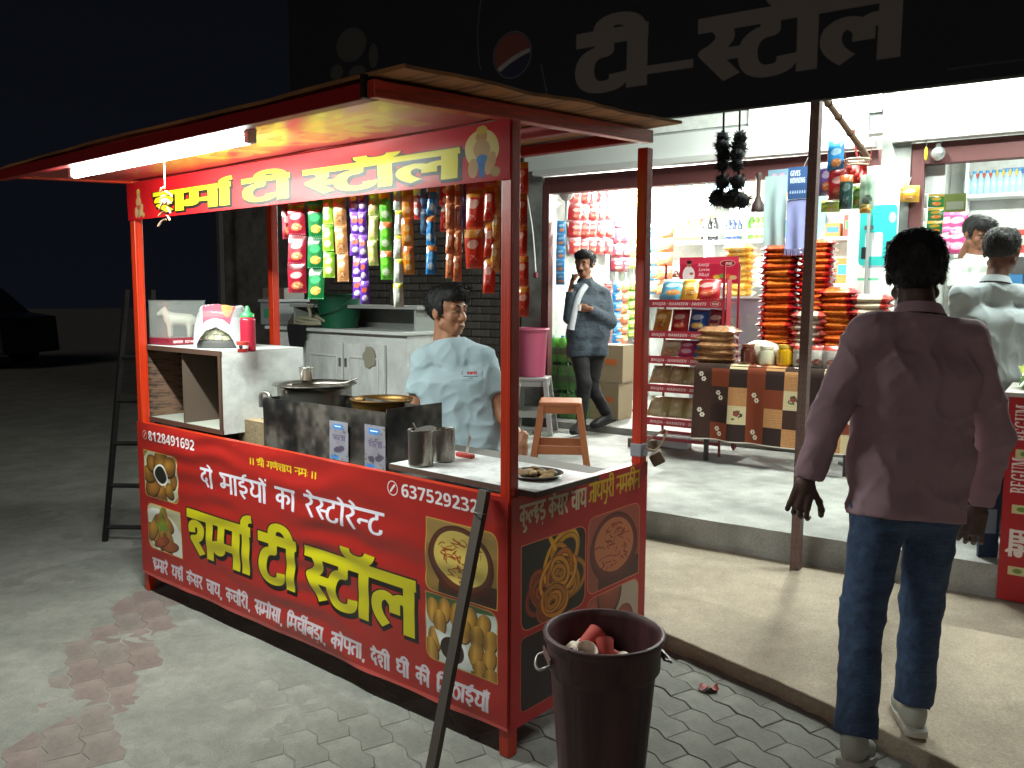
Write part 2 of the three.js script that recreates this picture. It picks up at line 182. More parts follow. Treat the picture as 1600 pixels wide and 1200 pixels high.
// a plain seated figure before a pale disc, printed on the fascia (a generic stand-in)
function figurePrint(g, x, y, w, h, pale) { if (pale) { g.fillStyle = '#d6c37a'; ell(g, x, y - h * 0.05, w * 0.5, h * 0.36); g.fill(); } g.fillStyle = '#b98a58'; ell(g, x, y - h * 0.28, w * 0.17, h * 0.11); g.fill(); g.fillStyle = '#c8a848'; ell(g, x, y - h * 0.4, w * 0.16, h * 0.08); g.fill(); g.fillStyle = '#bb9462'; ell(g, x, y - h * 0.05, w * 0.25, h * 0.18); g.fill(); g.fillStyle = pale ? '#3c6fae' : '#a8483c'; ell(g, x, y + h * 0.18, w * 0.2, h * 0.14); g.fill(); g.fillStyle = '#bb9462'; ell(g, x - w * 0.26, y + h * 0.28, w * 0.15, h * 0.18); g.fill(); ell(g, x + w * 0.25, y + h * 0.22, w * 0.14, h * 0.22, 0.4); g.fill(); g.fillStyle = pale ? '#2f63a4' : '#8d8a6c'; g.fillRect(x - w * 0.09, y + h * 0.2, w * 0.18, h * 0.26); g.fillStyle = '#a98a4c'; ell(g, x + w * 0.4, y + h * 0.38, w * 0.14, h * 0.09); g.fill(); }
// ---------------------------------------------------------------- smooth solid bodies: distance fields meshed with surface nets
const smin = (a, b, k) => { const h = Math.max(k - Math.abs(a - b), 0) / k; return Math.min(a, b) - h * h * k * 0.25; };
// prims: [a, b, ra, rb] tapered capsule, [c, radii(Vector3), 'e'] ellipsoid; a fifth entry { cut: [point, normal], sub: true } trims or carves
function fieldMesh(prims, cell, k, shape) {
  const lo = V(1e9, 1e9, 1e9), hi = V(-1e9, -1e9, -1e9), pad = k * 0.5 + cell * 3;
  const boxes = prims.map((p) => { const e = p[2] === 'e', r = e ? Math.max(p[1].x, p[1].y, p[1].z) : Math.max(p[2], p[3]), a = p[0], b = e ? p[0] : p[1], m = r + pad; const l = V(Math.min(a.x, b.x) - m, Math.min(a.y, b.y) - m, Math.min(a.z, b.z) - m), h = V(Math.max(a.x, b.x) + m, Math.max(a.y, b.y) + m, Math.max(a.z, b.z) + m); if (!p[4]?.sub) { lo.min(l); hi.max(h); } return [l, h]; });
  const nx = Math.ceil((hi.x - lo.x) / cell) + 1, ny = Math.ceil((hi.y - lo.y) / cell) + 1, nz = Math.ceil((hi.z - lo.z) / cell) + 1, f = new Float32Array(nx * ny * nz).fill(0.3);
  prims.forEach((p, n) => {
    const [l, h] = boxes[n], i0 = Math.max(0, Math.floor((l.x - lo.x) / cell)), i1 = Math.min(nx - 1, Math.ceil((h.x - lo.x) / cell)), j0 = Math.max(0, Math.floor((l.y - lo.y) / cell)), j1 = Math.min(ny - 1, Math.ceil((h.y - lo.y) / cell)), k0 = Math.max(0, Math.floor((l.z - lo.z) / cell)), k1 = Math.min(nz - 1, Math.ceil((h.z - lo.z) / cell));
    const e = p[2] === 'e', a = p[0], b = p[1], o = p[4] ?? p[3] ?? {}, ab = e ? null : b.clone().sub(a), l2 = e ? 0 : Math.max(1e-12, ab.lengthSq()), opt = typeof o === 'object' ? o : {};
    for (let z = k0; z <= k1; z++) for (let y = j0; y <= j1; y++) for (let x = i0; x <= i1; x++) {
      const X = lo.x + x * cell, Y = lo.y + y * cell, Z = lo.z + z * cell; let d;
      if (e) { const qx = (X - a.x) / b.x, qy = (Y - a.y) / b.y, qz = (Z - a.z) / b.z, m0 = Math.hypot(qx, qy, qz), m1 = Math.hypot(qx / b.x, qy / b.y, qz / b.z); d = m1 > 1e-9 ? m0 * (m0 - 1) / m1 : -Math.min(b.x, b.y, b.z); }
      else { const px = X - a.x, py = Y - a.y, pz = Z - a.z, t = clamp((px * ab.x + py * ab.y + pz * ab.z) / l2, 0, 1); d = Math.hypot(px - t * ab.x, py - t * ab.y, pz - t * ab.z) - (p[2] + (p[3] - p[2]) * t); }
      if (opt.cut) { const c = opt.cut; d = Math.max(d, (X - c[0].x) * c[1].x + (Y - c[0].y) * c[1].y + (Z - c[0].z) * c[1].z); }
      const q = (z * ny + y) * nx + x; f[q] = opt.sub ? -smin(-f[q], d, k) : smin(f[q], d, opt.k ?? k);
    }
  });
  if (shape) for (let z = 0; z < nz; z++) for (let y = 0; y < ny; y++) for (let x = 0; x < nx; x++) { const q = (z * ny + y) * nx + x; if (Math.abs(f[q]) < 0.06) f[q] = shape(lo.x + x * cell, lo.y + y * cell, lo.z + z * cell, f[q]); }
  const id = new Int32Array(nx * ny * nz).fill(-1), pos = [], idx = [], at = (x, y, z) => (z * ny + y) * nx + x;
  for (let z = 0; z < nz - 1; z++) for (let y = 0; y < ny - 1; y++) for (let x = 0; x < nx - 1; x++) {
    let m = 0, n = 0, sx = 0, sy = 0, sz = 0; const v = [];
    for (let c = 0; c < 8; c++) { const w = f[at(x + (c & 1), y + (c >> 1 & 1), z + (c >> 2))]; v.push(w); if (w < 0) m |= 1 << c; }
    if (m === 0 || m === 255) continue;
    for (let c = 0; c < 8; c++) for (const bit of [1, 2, 4]) if (!(c & bit) && (v[c] < 0) !== (v[c | bit] < 0)) { const t = v[c] / (v[c] - v[c | bit]); sx += (c & 1) + (bit === 1 ? t : 0); sy += (c >> 1 & 1) + (bit === 2 ? t : 0); sz += (c >> 2) + (bit === 4 ? t : 0); n++; }
    id[at(x, y, z)] = pos.length / 3; pos.push(lo.x + (x + sx / n) * cell, lo.y + (y + sy / n) * cell, lo.z + (z + sz / n) * cell);
  }
  for (let z = 1; z < nz - 1; z++) for (let y = 1; y < ny - 1; y++) for (let x = 1; x < nx - 1; x++) {
    const a = f[at(x, y, z)] < 0;
    for (const [dx, dy, dz, A, B] of [[1, 0, 0, [0, 1, 0], [0, 0, 1]], [0, 1, 0, [0, 0, 1], [1, 0, 0]], [0, 0, 1, [1, 0, 0], [0, 1, 0]]]) {
      if (a === (f[at(x + dx, y + dy, z + dz)] < 0)) continue;
      const q = [[0, 0], [1, 0], [1, 1], [0, 1]].map(([s, t]) => id[at(x - s * A[0] - t * B[0], y - s * A[1] - t * B[1], z - s * A[2] - t * B[2])]); if (q.includes(-1)) continue;
      if (a) idx.push(q[0], q[1], q[2], q[0], q[2], q[3]); else idx.push(q[0], q[2], q[1], q[0], q[3], q[2]);
    }
  }
  const g = new THREE.BufferGeometry(); g.setAttribute('position', new THREE.Float32BufferAttribute(pos, 3)); g.setIndex(idx); g.computeVertexNormals();
  const uv = new Float32Array(pos.length / 3 * 2); for (let i = 0; i < uv.length / 2; i++) { uv[i * 2] = pos[i * 3] + pos[i * 3 + 2]; uv[i * 2 + 1] = pos[i * 3 + 1]; } g.setAttribute('uv', new THREE.BufferAttribute(uv, 2));
  return g;
}
// ---------------------------------------------------------------- people
const E3 = (x, y, z, a, b, c, o) => [V(x, y, z), V(a, b, c), 'e', o];
function headGeo() { // centre of the skull at the origin, face towards +z
  const p = [E3(0, 0.03, -0.012, 0.076, 0.093, 0.097), E3(0, -0.03, 0.024, 0.060, 0.082, 0.066), E3(0, -0.088, 0.056, 0.032, 0.027, 0.028)];
  for (const s of [-1, 1]) p.push(E3(s * 0.037, -0.026, 0.060, 0.024, 0.026, 0.02), [V(s * 0.05, -0.06, 0.01), V(s * 0.02, -0.092, 0.05), 0.022, 0.02]);
  p.push([V(0, 0.014, 0.085), V(0, -0.030, 0.106), 0.008, 0.0125], [V(-0.04, 0.026, 0.076), V(0.04, 0.026, 0.076), 0.012, 0.012], [V(-0.018, -0.064, 0.084), V(0.018, -0.064, 0.084), 0.009, 0.009], [V(-0.014, -0.075, 0.081), V(0.014, -0.075, 0.081), 0.009, 0.009], [V(0, -0.05, -0.02), V(0, -0.19, -0.03), 0.050, 0.054]);
  for (const s of [-1, 1]) { p.push([V(s * 0.011, -0.034, 0.096), V(s * 0.012, -0.035, 0.094), 0.009, 0.009], E3(s * 0.078, -0.006, -0.012, 0.011, 0.032, 0.02)); p.push(E3(s * 0.032, 0.006, 0.096, 0.017, 0.011, 0.018, { sub: true })); }
  return fieldMesh(p, 0.004, 0.012);
}
const HEAD = headGeo();
function hairGeo(style) {
  const p = [E3(0, 0.034, -0.014, 0.084, 0.099, 0.103)], full = style === 'full';
  if (full) p.push(E3(0.0, 0.085, 0.022, 0.068, 0.052, 0.078), E3(0.02, 0.10, 0.06, 0.045, 0.03, 0.04), E3(-0.02, 0.09, 0.065, 0.045, 0.03, 0.036), E3(0, 0.05, -0.06, 0.078, 0.075, 0.058)); if (style === 'short') p.push(E3(0, 0.055, -0.02, 0.086, 0.088, 0.1)); 
  return fieldMesh(p, 0.0045, 0.02, (x, y, z, d) => {
    d += 0.004 * noise(x * 90, y * 26, z * 90) + 0.004 * noise(x * 30 + 4, y * 16, z * 34) - 0.003;
    const front = z > 0.03 ? 0.07 + (full ? -0.012 : 0) - y : -1, side = 0.062 * (z + 0.02) / 0.1 - y * 0.9 - (style === 'short' ? 0.03 : 0.012) + (Math.abs(x) > 0.06 && z < 0.04 && z > 0.0 ? -0.022 : 0);
    let c = Math.max(front, side * 0.8, -0.098 - y); if (style === 'bald') c = Math.max(c, 0.055 - Math.hypot(x, z + 0.03) - (y < 0.06 ? 1 : 0));
    return Math.max(d, c);
  });
}
const HAIR = {};
function strands(g, st) { // short tufts over the hair mass, so that its outline is uneven
  const p = g.attributes.position, n = g.attributes.normal, q = rngOf(st.length * 13), list = [g.toNonIndexed()], full = st === 'full', base = new THREE.ConeGeometry(1, 1, 4, 1, true).translate(0, 0.5, 0), pos = [], nor = [];
  for (let i = 0; i < (full ? 1300 : 900); i++) { const k = Math.floor(q() * p.count), o = V().fromBufferAttribute(p, k), d = V().fromBufferAttribute(n, k); if (full ? o.y < -0.02 : o.y < -0.05) continue; if (d.z > 0.6 && o.y < 0.06) continue; const flow = full ? V(0.35 + jit(q, 0.25), -0.25 + jit(q, 0.2), o.z > -0.02 ? 0.7 : -0.35) : V(jit(q, 0.6), -0.5, -0.2 + jit(q, 0.5)); d.multiplyScalar(full ? 0.22 : 0.4).add(flow).normalize(); const l = (full ? 0.026 : 0.014) * (0.6 + q() * 0.8), t = base.clone().scale(0.0016, l, 0.0016).applyQuaternion(new THREE.Quaternion().setFromUnitVectors(V(0, 1, 0), d)).translate(o.x, o.y, o.z); list.push(t); }
  return merge(list);
}
function handGeo(curl, spread = 1) { // wrist at the origin, fingers along -y, thumb on +x, palm towards +z
  const p = [[V(-0.02, -0.015, 0), V(-0.026, -0.085, 0.002), 0.015, 0.012], [V(0, -0.01, 0), V(0, -0.09, 0), 0.018, 0.013], [V(0.018, -0.015, 0), V(0.026, -0.085, 0), 0.015, 0.012], [V(0, 0.03, 0), V(0, -0.02, 0), 0.025, 0.022]];
  for (const [x, len, sp] of [[-0.030, 0.056, -0.12], [-0.011, 0.07, -0.03], [0.009, 0.078, 0.03], [0.028, 0.07, 0.1]]) { let a = V(x, -0.09, 0), c = curl * 0.6; for (let i = 0; i < 3; i++) { const l = len * [0.45, 0.3, 0.25][i], b = a.clone().add(V(Math.sin(sp * spread) * l, -Math.cos(c) * l, Math.sin(c) * l)); p.push([a, b, 0.0088 - i * 0.0008, 0.0080 - i * 0.0008, { k: 0.004 }]); a = b; c += curl * 0.8; } }
  let a = V(0.026, -0.025, 0.006); for (const [dx, dy, dz] of [[0.026, -0.03, 0.012], [0.012, -0.03, 0.012 + curl * 0.01], [0.002, -0.022, 0.006 + curl * 0.012]]) { const b = a.clone().add(V(dx, dy, dz)); p.push([a, b, 0.0115, 0.0095, { k: 0.006 }]); a = b; }
  return fieldMesh(p, 0.0035, 0.010);
}
function orient(y, z) { const Y = y.clone().normalize(), Z = z.clone().addScaledVector(Y, -z.dot(Y)).normalize(), X = Y.clone().cross(Z); return new THREE.Matrix4().makeBasis(X, Y, Z); }
const SHOE = (() => {
  const f = [E3(0, 0.052, -0.088, 0.034, 0.05, 0.036), [V(0, 0.048, -0.05), V(0.004, 0.036, 0.10), 0.038, 0.034], [V(-0.012, 0.03, 0.06), V(-0.008, 0.03, 0.12), 0.03, 0.026], [V(0.016, 0.03, 0.06), V(0.012, 0.028, 0.115), 0.028, 0.024], [V(0, 0.06, -0.055), V(0, 0.10, -0.062), 0.038, 0.036]];
  const upper = fieldMesh(f, 0.0045, 0.02, (x, y, z, d) => Math.max(d, 0.018 - y, y - 0.098 + 0.35 * Math.max(0, z + 0.02))), s = new THREE.Shape(); s.moveTo(-0.03, 0.125); s.bezierCurveTo(-0.04, 0.05, -0.045, -0.02, -0.046, -0.06); s.bezierCurveTo(-0.048, -0.16, 0.046, -0.165, 0.046, -0.07); s.bezierCurveTo(0.046, 0.0, 0.034, 0.06, 0.034, 0.125); s.bezierCurveTo(0.03, 0.148, -0.026, 0.148, -0.03, 0.125);
  return { upper, sole: new THREE.ExtrudeGeometry(s, { depth: 0.016, bevelEnabled: true, bevelSize: 0.003, bevelThickness: 0.003, bevelSegments: 2, curveSegments: 10 }).rotateX(-Math.PI / 2).translate(0, 0.003, 0), collar: new THREE.TorusGeometry(0.036, 0.006, 8, 24).rotateX(Math.PI / 2).scale(0.95, 1, 1.1).translate(0, 0.097, -0.062) };
})();
function person(label, base, J, o) { // J: joints in world space
  const root = thing('person', label, 'person', base, 0), j = {}; for (const [n, p] of Object.entries(J)) j[n] = p.clone().sub(base);
  const s = o.size ?? 1, face = o.face, skin = mat(o.skin, 0.55, { sheen: 0.2, bumpMap: rep(T_FINE, 8), bumpScale: 0.0006 });
  const mid = (a, b, t = 0.5) => a.clone().lerp(b, t), chestA = mid(j.shA, j.hipA, 0.25), chestB = mid(j.shB, j.hipB, 0.25), waistA = mid(j.shA, j.hipA, 0.72), waistB = mid(j.shB, j.hipB, 0.72), inn = (a, b, t) => [mid(a, b, t), mid(b, a, t)];
  const th = o.thick ?? 0.1, torso = (e) => { const [c1, c2] = inn(chestA, chestB, 0.2), [w1, w2] = inn(waistA, waistB, 0.08), [h1, h2] = inn(j.hipA, j.hipB, 0.1), [s1, s2] = inn(j.shA, j.shB, 0.1); const nb = mid(mid(s1, s2), j.neck, 0.55); return [[nb, s1, 0.058 + e, 0.055 + e], [nb, s2, 0.058 + e, 0.055 + e], [c1, c2, th * 0.96 + e, th * 0.96 + e], [w1, w2, th * 0.94 + e, th * 0.94 + e], [h1, h2, th * 0.96 + e, th * 0.96 + e], [mid(c1, c2), mid(w1, w2), th + e, th * 0.98 + e], [c1, w1, th * 0.93 + e, th * 0.93 + e], [c2, w2, th * 0.93 + e, th * 0.93 + e], [w1, h1, th * 0.93 + e, th * 0.95 + e], [w2, h2, th * 0.93 + e, th * 0.95 + e], [mid(s1, s2), j.neck, 0.062 + e, 0.045 + e]]; };
  const limb = (a, b, r0, r1, e, opt) => [a, b, r0 + e, r1 + e, opt];
  const body = [...torso(-0.02)]; for (const k of ['A', 'B']) body.push(limb(j['sh' + k], j['el' + k], 0.046, 0.038, -0.002), limb(j['el' + k], j['wr' + k], 0.038, 0.026, -0.002), limb(j['hip' + k], j['kn' + k], 0.07, 0.05, -0.01), limb(j['kn' + k], j['an' + k], 0.05, 0.036, -0.01)); body.push([j.neck, mid(j.neck, j.head, 0.5), 0.05, 0.05]);
  const hm = new THREE.Matrix4().makeRotationFromEuler(new THREE.Euler(o.nod ?? 0, face, o.roll ?? 0, 'YXZ')).scale(V(s, s, s)).setPosition(j.head), parts = [fieldMesh(body, 0.013, 0.04), HEAD.clone().applyMatrix4(hm)];
  for (const k of ['A', 'B']) { const h = o['hand' + k] ?? {}, dir = h.dir ?? j['el' + k].clone().sub(j['wr' + k]), g = handGeo(h.curl ?? 0.5); if (h.mirror) { g.scale(-1, 1, 1); const ix = g.index.array; for (let i = 0; i < ix.length; i += 3) { const t = ix[i]; ix[i] = ix[i + 1]; ix[i + 1] = t; } g.computeVertexNormals(); } parts.push(g.applyMatrix4(orient(dir, h.palm ?? V(Math.sin(face), 0, Math.cos(face))).setPosition(j['wr' + k]))); }
  M('body', parts, skin, root);
  const head = (g, m, n) => M(n, g.clone().applyMatrix4(hm), m, root);
  if (o.eyes !== false) for (const sd of [-1, 1]) { head(new THREE.SphereGeometry(0.0112, 16, 12).scale(1.1, 0.42, 1).translate(sd * 0.0315, 0.0045, 0.0755), mat('#a89c90', 0.3), 'eye'); head(new THREE.SphereGeometry(0.0060, 12, 10).scale(1, 0.8, 0.6).translate(sd * 0.0315 + (o.gaze ?? 0), 0.0045, 0.034).translate(0, 0, 0.0508), mat('#120c0a', 0.25), 'iris'); head(tube([[sd * 0.017, 0.0085, 0.0835], [sd * 0.031, 0.0125, 0.0865], [sd * 0.046, 0.0085, 0.0775]], 0.0036, 10, 6), skin, 'eyelid'); head(tube([[sd * 0.014, 0.027, 0.090], [sd * 0.03, 0.033, 0.089], [sd * 0.05, 0.025, 0.074]], 0.0038, 10, 6).scale(1, 1, 1), mat('#15100e', 0.9), 'eyebrow'); }
  if (o.eyes !== false) head(tube([[-0.021, -0.067, 0.0875], [-0.008, -0.0655, 0.0945], [0, -0.067, 0.0955], [0.008, -0.0655, 0.0945], [0.021, -0.067, 0.0875]], 0.0042, 14, 6), mat(o.lip ?? '#5c3028', 0.5), 'lips');
  if (o.moustache) head(tube([[-0.026, -0.058, 0.088], [0, -0.051, 0.098], [0.026, -0.058, 0.088]], 0.006, 14, 6), mat('#15100e', 0.95), 'moustache');
  const st = o.hair ?? 'short'; HAIR[st] ??= hairGeo(st); M('hair', strands(HAIR[st], st).applyMatrix4(hm), mat(o.hairColor ?? '#0d0b0b', 0.7, { sheen: 0.4 }), root);
  // clothes follow the body and end at neck, cuffs, waist and hems
  const fold = (amp, sx, sy) => (x, y, z, d) => d - amp * (Math.pow(1 - Math.abs(noise(x * sx * 0.5 + y * 5, y * sy * 0.7, z * sx * 0.5 + y * 3)), 7) + 0.6 * Math.pow(1 - Math.abs(noise(x * sx * 0.9 - y * 8, y * sy * 1.1 + 9, z * sx * 0.9)), 9)) + amp * 0.35;
  const c = o.shirt, shirt = torso(0.012); for (const k of ['A', 'B']) { const a = j['sh' + k], e = j['el' + k], w = j['wr' + k]; if (c.sleeve === 'short') { const q = mid(a, e, 0.62), n = e.clone().sub(a).normalize(); shirt.push([a, mid(a, e, 0.8), 0.062, 0.060, { cut: [q, n] }]); } else { shirt.push([a, e, 0.060, 0.052], [e, mid(e, w, 0.98), 0.052, 0.042, { cut: [mid(e, w, 0.92), w.clone().sub(e).normalize()] }]); } }
  const hip = mid(j.hipA, j.hipB), spine = hip.clone().sub(j.neck).normalize(), hem = hip.clone().addScaledVector(spine, c.drop ?? 0.06);
  if (c.drop !== undefined && c.drop > 0) shirt.push([j.hipA, j.hipA.clone().addScaledVector(spine, c.drop), th + 0.004, th + 0.006], [j.hipB, j.hipB.clone().addScaledVector(spine, c.drop), th + 0.004, th + 0.006]);
  const fs = fold(c.fold ?? 0.006, 13, 7), neckP = j.neck.clone().addScaledVector(spine, c.collar ? 0.012 : 0.0);
  const sg = fieldMesh(shirt, 0.0085, 0.035, (x, y, z, d) => { d = fs(x, y, z, d); const t = (x - hem.x) * spine.x + (y - hem.y) * spine.y + (z - hem.z) * spine.z, arm = Math.min(...['A', 'B'].map((k) => { const w = mid(j['el' + k], j['wr' + k], 0.4); return Math.hypot(x - w.x, y - w.y, z - w.z); })); if (arm > 0.17) d = Math.max(d, t); return Math.max(d, (x - neckP.x) * -spine.x + (y - neckP.y) * -spine.y + (z - neckP.z) * -spine.z); });
  const shirtMesh = M('shirt', sg, c.mat, root);
  if (c.collar) M('collar', [new THREE.CylinderGeometry(0.060, 0.066, 0.036, 30, 2, true), new THREE.CylinderGeometry(0.061, 0.080, 0.038, 30, 2, true)].map((q) => q.scale(1.04, 1, 0.98).rotateX(0.22).rotateY(face).translate(j.neck.x, j.neck.y + 0.006, j.neck.z)), c.mat, root); else M('neckband', new THREE.TorusGeometry(0.064, 0.006, 8, 32).scale(1.06, 0.95, 1).rotateX(Math.PI / 2 + 0.15).rotateY(o.bodyFace ?? face).translate(neckP.x, neckP.y - 0.006, neckP.z), c.bandMat ?? c.mat, root);
  const tr = [[j.hipA, j.hipB, th, th]]; for (const k of ['A', 'B']) tr.push([j['hip' + k], j['kn' + k], 0.086, 0.064], [j['kn' + k], j['an' + k], 0.062, o.trousers.cuff ?? 0.050, { cut: [j['an' + k], j['an' + k].clone().sub(j['kn' + k]).normalize()] }]);
  const ft = fold(0.005, 10, 16); const waist = hip.clone().addScaledVector(spine, -0.10); M('trousers', fieldMesh(tr, 0.010, 0.03, (x, y, z, d) => Math.max(ft(x, y, z, d), (x - waist.x) * -spine.x + (y - waist.y) * -spine.y + (z - waist.z) * -spine.z)), o.trousers.mat, root);
  for (const k of ['A', 'B']) { // shoes: an upper on a sole, turned and tipped with the foot
    const a = j['an' + k], t = j['toe' + k], d = t.clone().sub(a), flat = Math.hypot(d.x, d.z), tip = clamp(Math.atan2(-d.y, flat) - 0.29, -0.1, 0.9), q = new THREE.Matrix4().makeRotationFromEuler(new THREE.Euler(tip, Math.atan2(d.x, d.z), 0, 'YXZ')), at = V(0, 0.09, -0.06).applyMatrix4(q), m = q.clone().setPosition(a.clone().sub(at));
    const sh = M('shoe', SHOE.upper.clone().applyMatrix4(m), o.shoe.mat, root); M('sole', SHOE.sole.clone().applyMatrix4(m), o.shoe.sole ?? mat('#1c1a1a', 0.8), sh); M('collar_lining', SHOE.collar.clone().applyMatrix4(m), o.shoe.lining ?? mat('#2a2624', 0.9), sh);
  }
  return { root, j, hm, shirtMesh };
}
// ---------------------------------------------------------------- lamps (tube fittings that light the place)
const glow = (c, k) => { const key = 'glow' + c + k; if (mats.has(key)) return mats.get(key); const m = new THREE.MeshStandardMaterial({ color: '#ffffff', emissive: c, emissiveIntensity: k, roughness: 0.4 }); mats.set(key, m); return m; };
function rectLight(parent, w, h, pos, look, intensity, color = '#ffffff') { const l = new THREE.RectAreaLight(color, intensity, w, h); l.position.copy(pos); l.lookAt(look); l.name = 'tube_glow'; parent.add(l); return l; }
// a batten with a fluorescent tube along x; faces = directions in which the tube shines
function tubeLamp(name, label, pos, turn, len, power, faces, color = '#f4fff6', group) {
  const g = thing(name, label, 'tube light', pos, turn, group);
  M('batten', box(len + 0.06, 0.022, 0.035, 0, 0.032, 0, 0.005), mat('#d8d8d4', 0.5), g);
  for (const s of [-1, 1]) M('end_cap', box(0.03, 0.04, 0.032, s * (len / 2 + 0.014), 0.008, 0, 0.006), mat('#e4e4e0', 0.45), g);
  M('glass_tube', cyl(0.014, 0.014, len, 0, 0, 0, 16).rotateZ(Math.PI / 2), glow(color, 14), g);
  scene.updateMatrixWorld(true);
  for (const [dx, dy, dz, k = 1] of faces) rectLight(g, len, 0.03, V(dx, dy, dz).normalize().multiplyScalar(0.018), V(dx, dy, dz).normalize().multiplyScalar(3), power * k, color);
  return g;
}

// ---------------------------------------------------------------- textures of the ground and walls
const T_FINE = grainTex(256, 0.8, 0.22, 0.10, 10, 3), T_CONC = grainTex(512, 0.82, 0.12, 0.15, 5, 9), T_DUST = grainTex(512, 0.86, 0.16, 0.07, 6, 21), T_WOOD = grainTex(256, 0.7, 0.12, 0.5, 4, 33, [1, 1, 1], 6);
const dustMat = mat([0.288, 0.282, 0.248], 0.95, { map: srgb(rep(T_DUST, 0.9)), bumpMap: rep(T_DUST, 2.2), bumpScale: 0.004 });
const concMat = mat([0.40, 0.40, 0.37], 0.9, { map: srgb(rep(T_CONC, 0.5)), bumpMap: rep(T_CONC, 1.3), bumpScale: 0.004 });
const porchMat = mat([0.44, 0.44, 0.41], 0.75, { map: srgb(rep(T_CONC, 0.37)), bumpMap: rep(T_CONC, 0.9), bumpScale: 0.002 });
const padMat = mat([0.50, 0.41, 0.31], 0.92, { map: srgb(rep(T_DUST, 0.43)), bumpMap: rep(T_DUST, 1.6), bumpScale: 0.003 });

// ---------------------------------------------------------------- ground, pavers, pad, porch
struct('ground', uvBox(new THREE.PlaneGeometry(160, 160).rotateX(-Math.PI / 2).translate(0, -0.02, 0)), dustMat);
const padFront = [[-0.3, -1.5], [0.2, -1.14], [1.6, -1.12]].map(([x, z]) => V(x, 0, z)).concat([[1035, 985], [1100, 1012], [1200, 1056], [1300, 1101], [1420, 1158], [1500, 1196], [1640, 1265]].map(([u, v]) => atY(u, v, 0.06)));
padFront.push(V(7, 0, padFront.at(-1).z + 0.5));
const padZ = (x) => { for (let i = 1; i < padFront.length; i++) if (x <= padFront[i].x) { const a = padFront[i - 1], b = padFront[i]; return a.z + (b.z - a.z) * (x - a.x) / (b.x - a.x); } return padFront.at(-1).z; };
{ // cement pad before the porch: a top sheet and an uneven front edge
  const s = new THREE.Shape(); s.moveTo(-0.3, 3.2); // shape y = -z
  const n = 220; for (let i = 0; i <= n; i++) { const x = -0.3 + 7.3 * i / n; s.lineTo(x, -padZ(x) + 0.012 * fbm(x * 3, 1) + 0.006 * noise(x * 23, 4)); }
  s.lineTo(7, 3.2); s.closePath();
  const g = new THREE.ExtrudeGeometry(s, { depth: 0.1, bevelEnabled: true, bevelSize: 0.008, bevelThickness: 0.008, bevelSegments: 2, steps: 1 }).rotateX(-Math.PI / 2).translate(0, -0.048, 0);
  struct('cement_pad', uvBox(g), padMat);
}
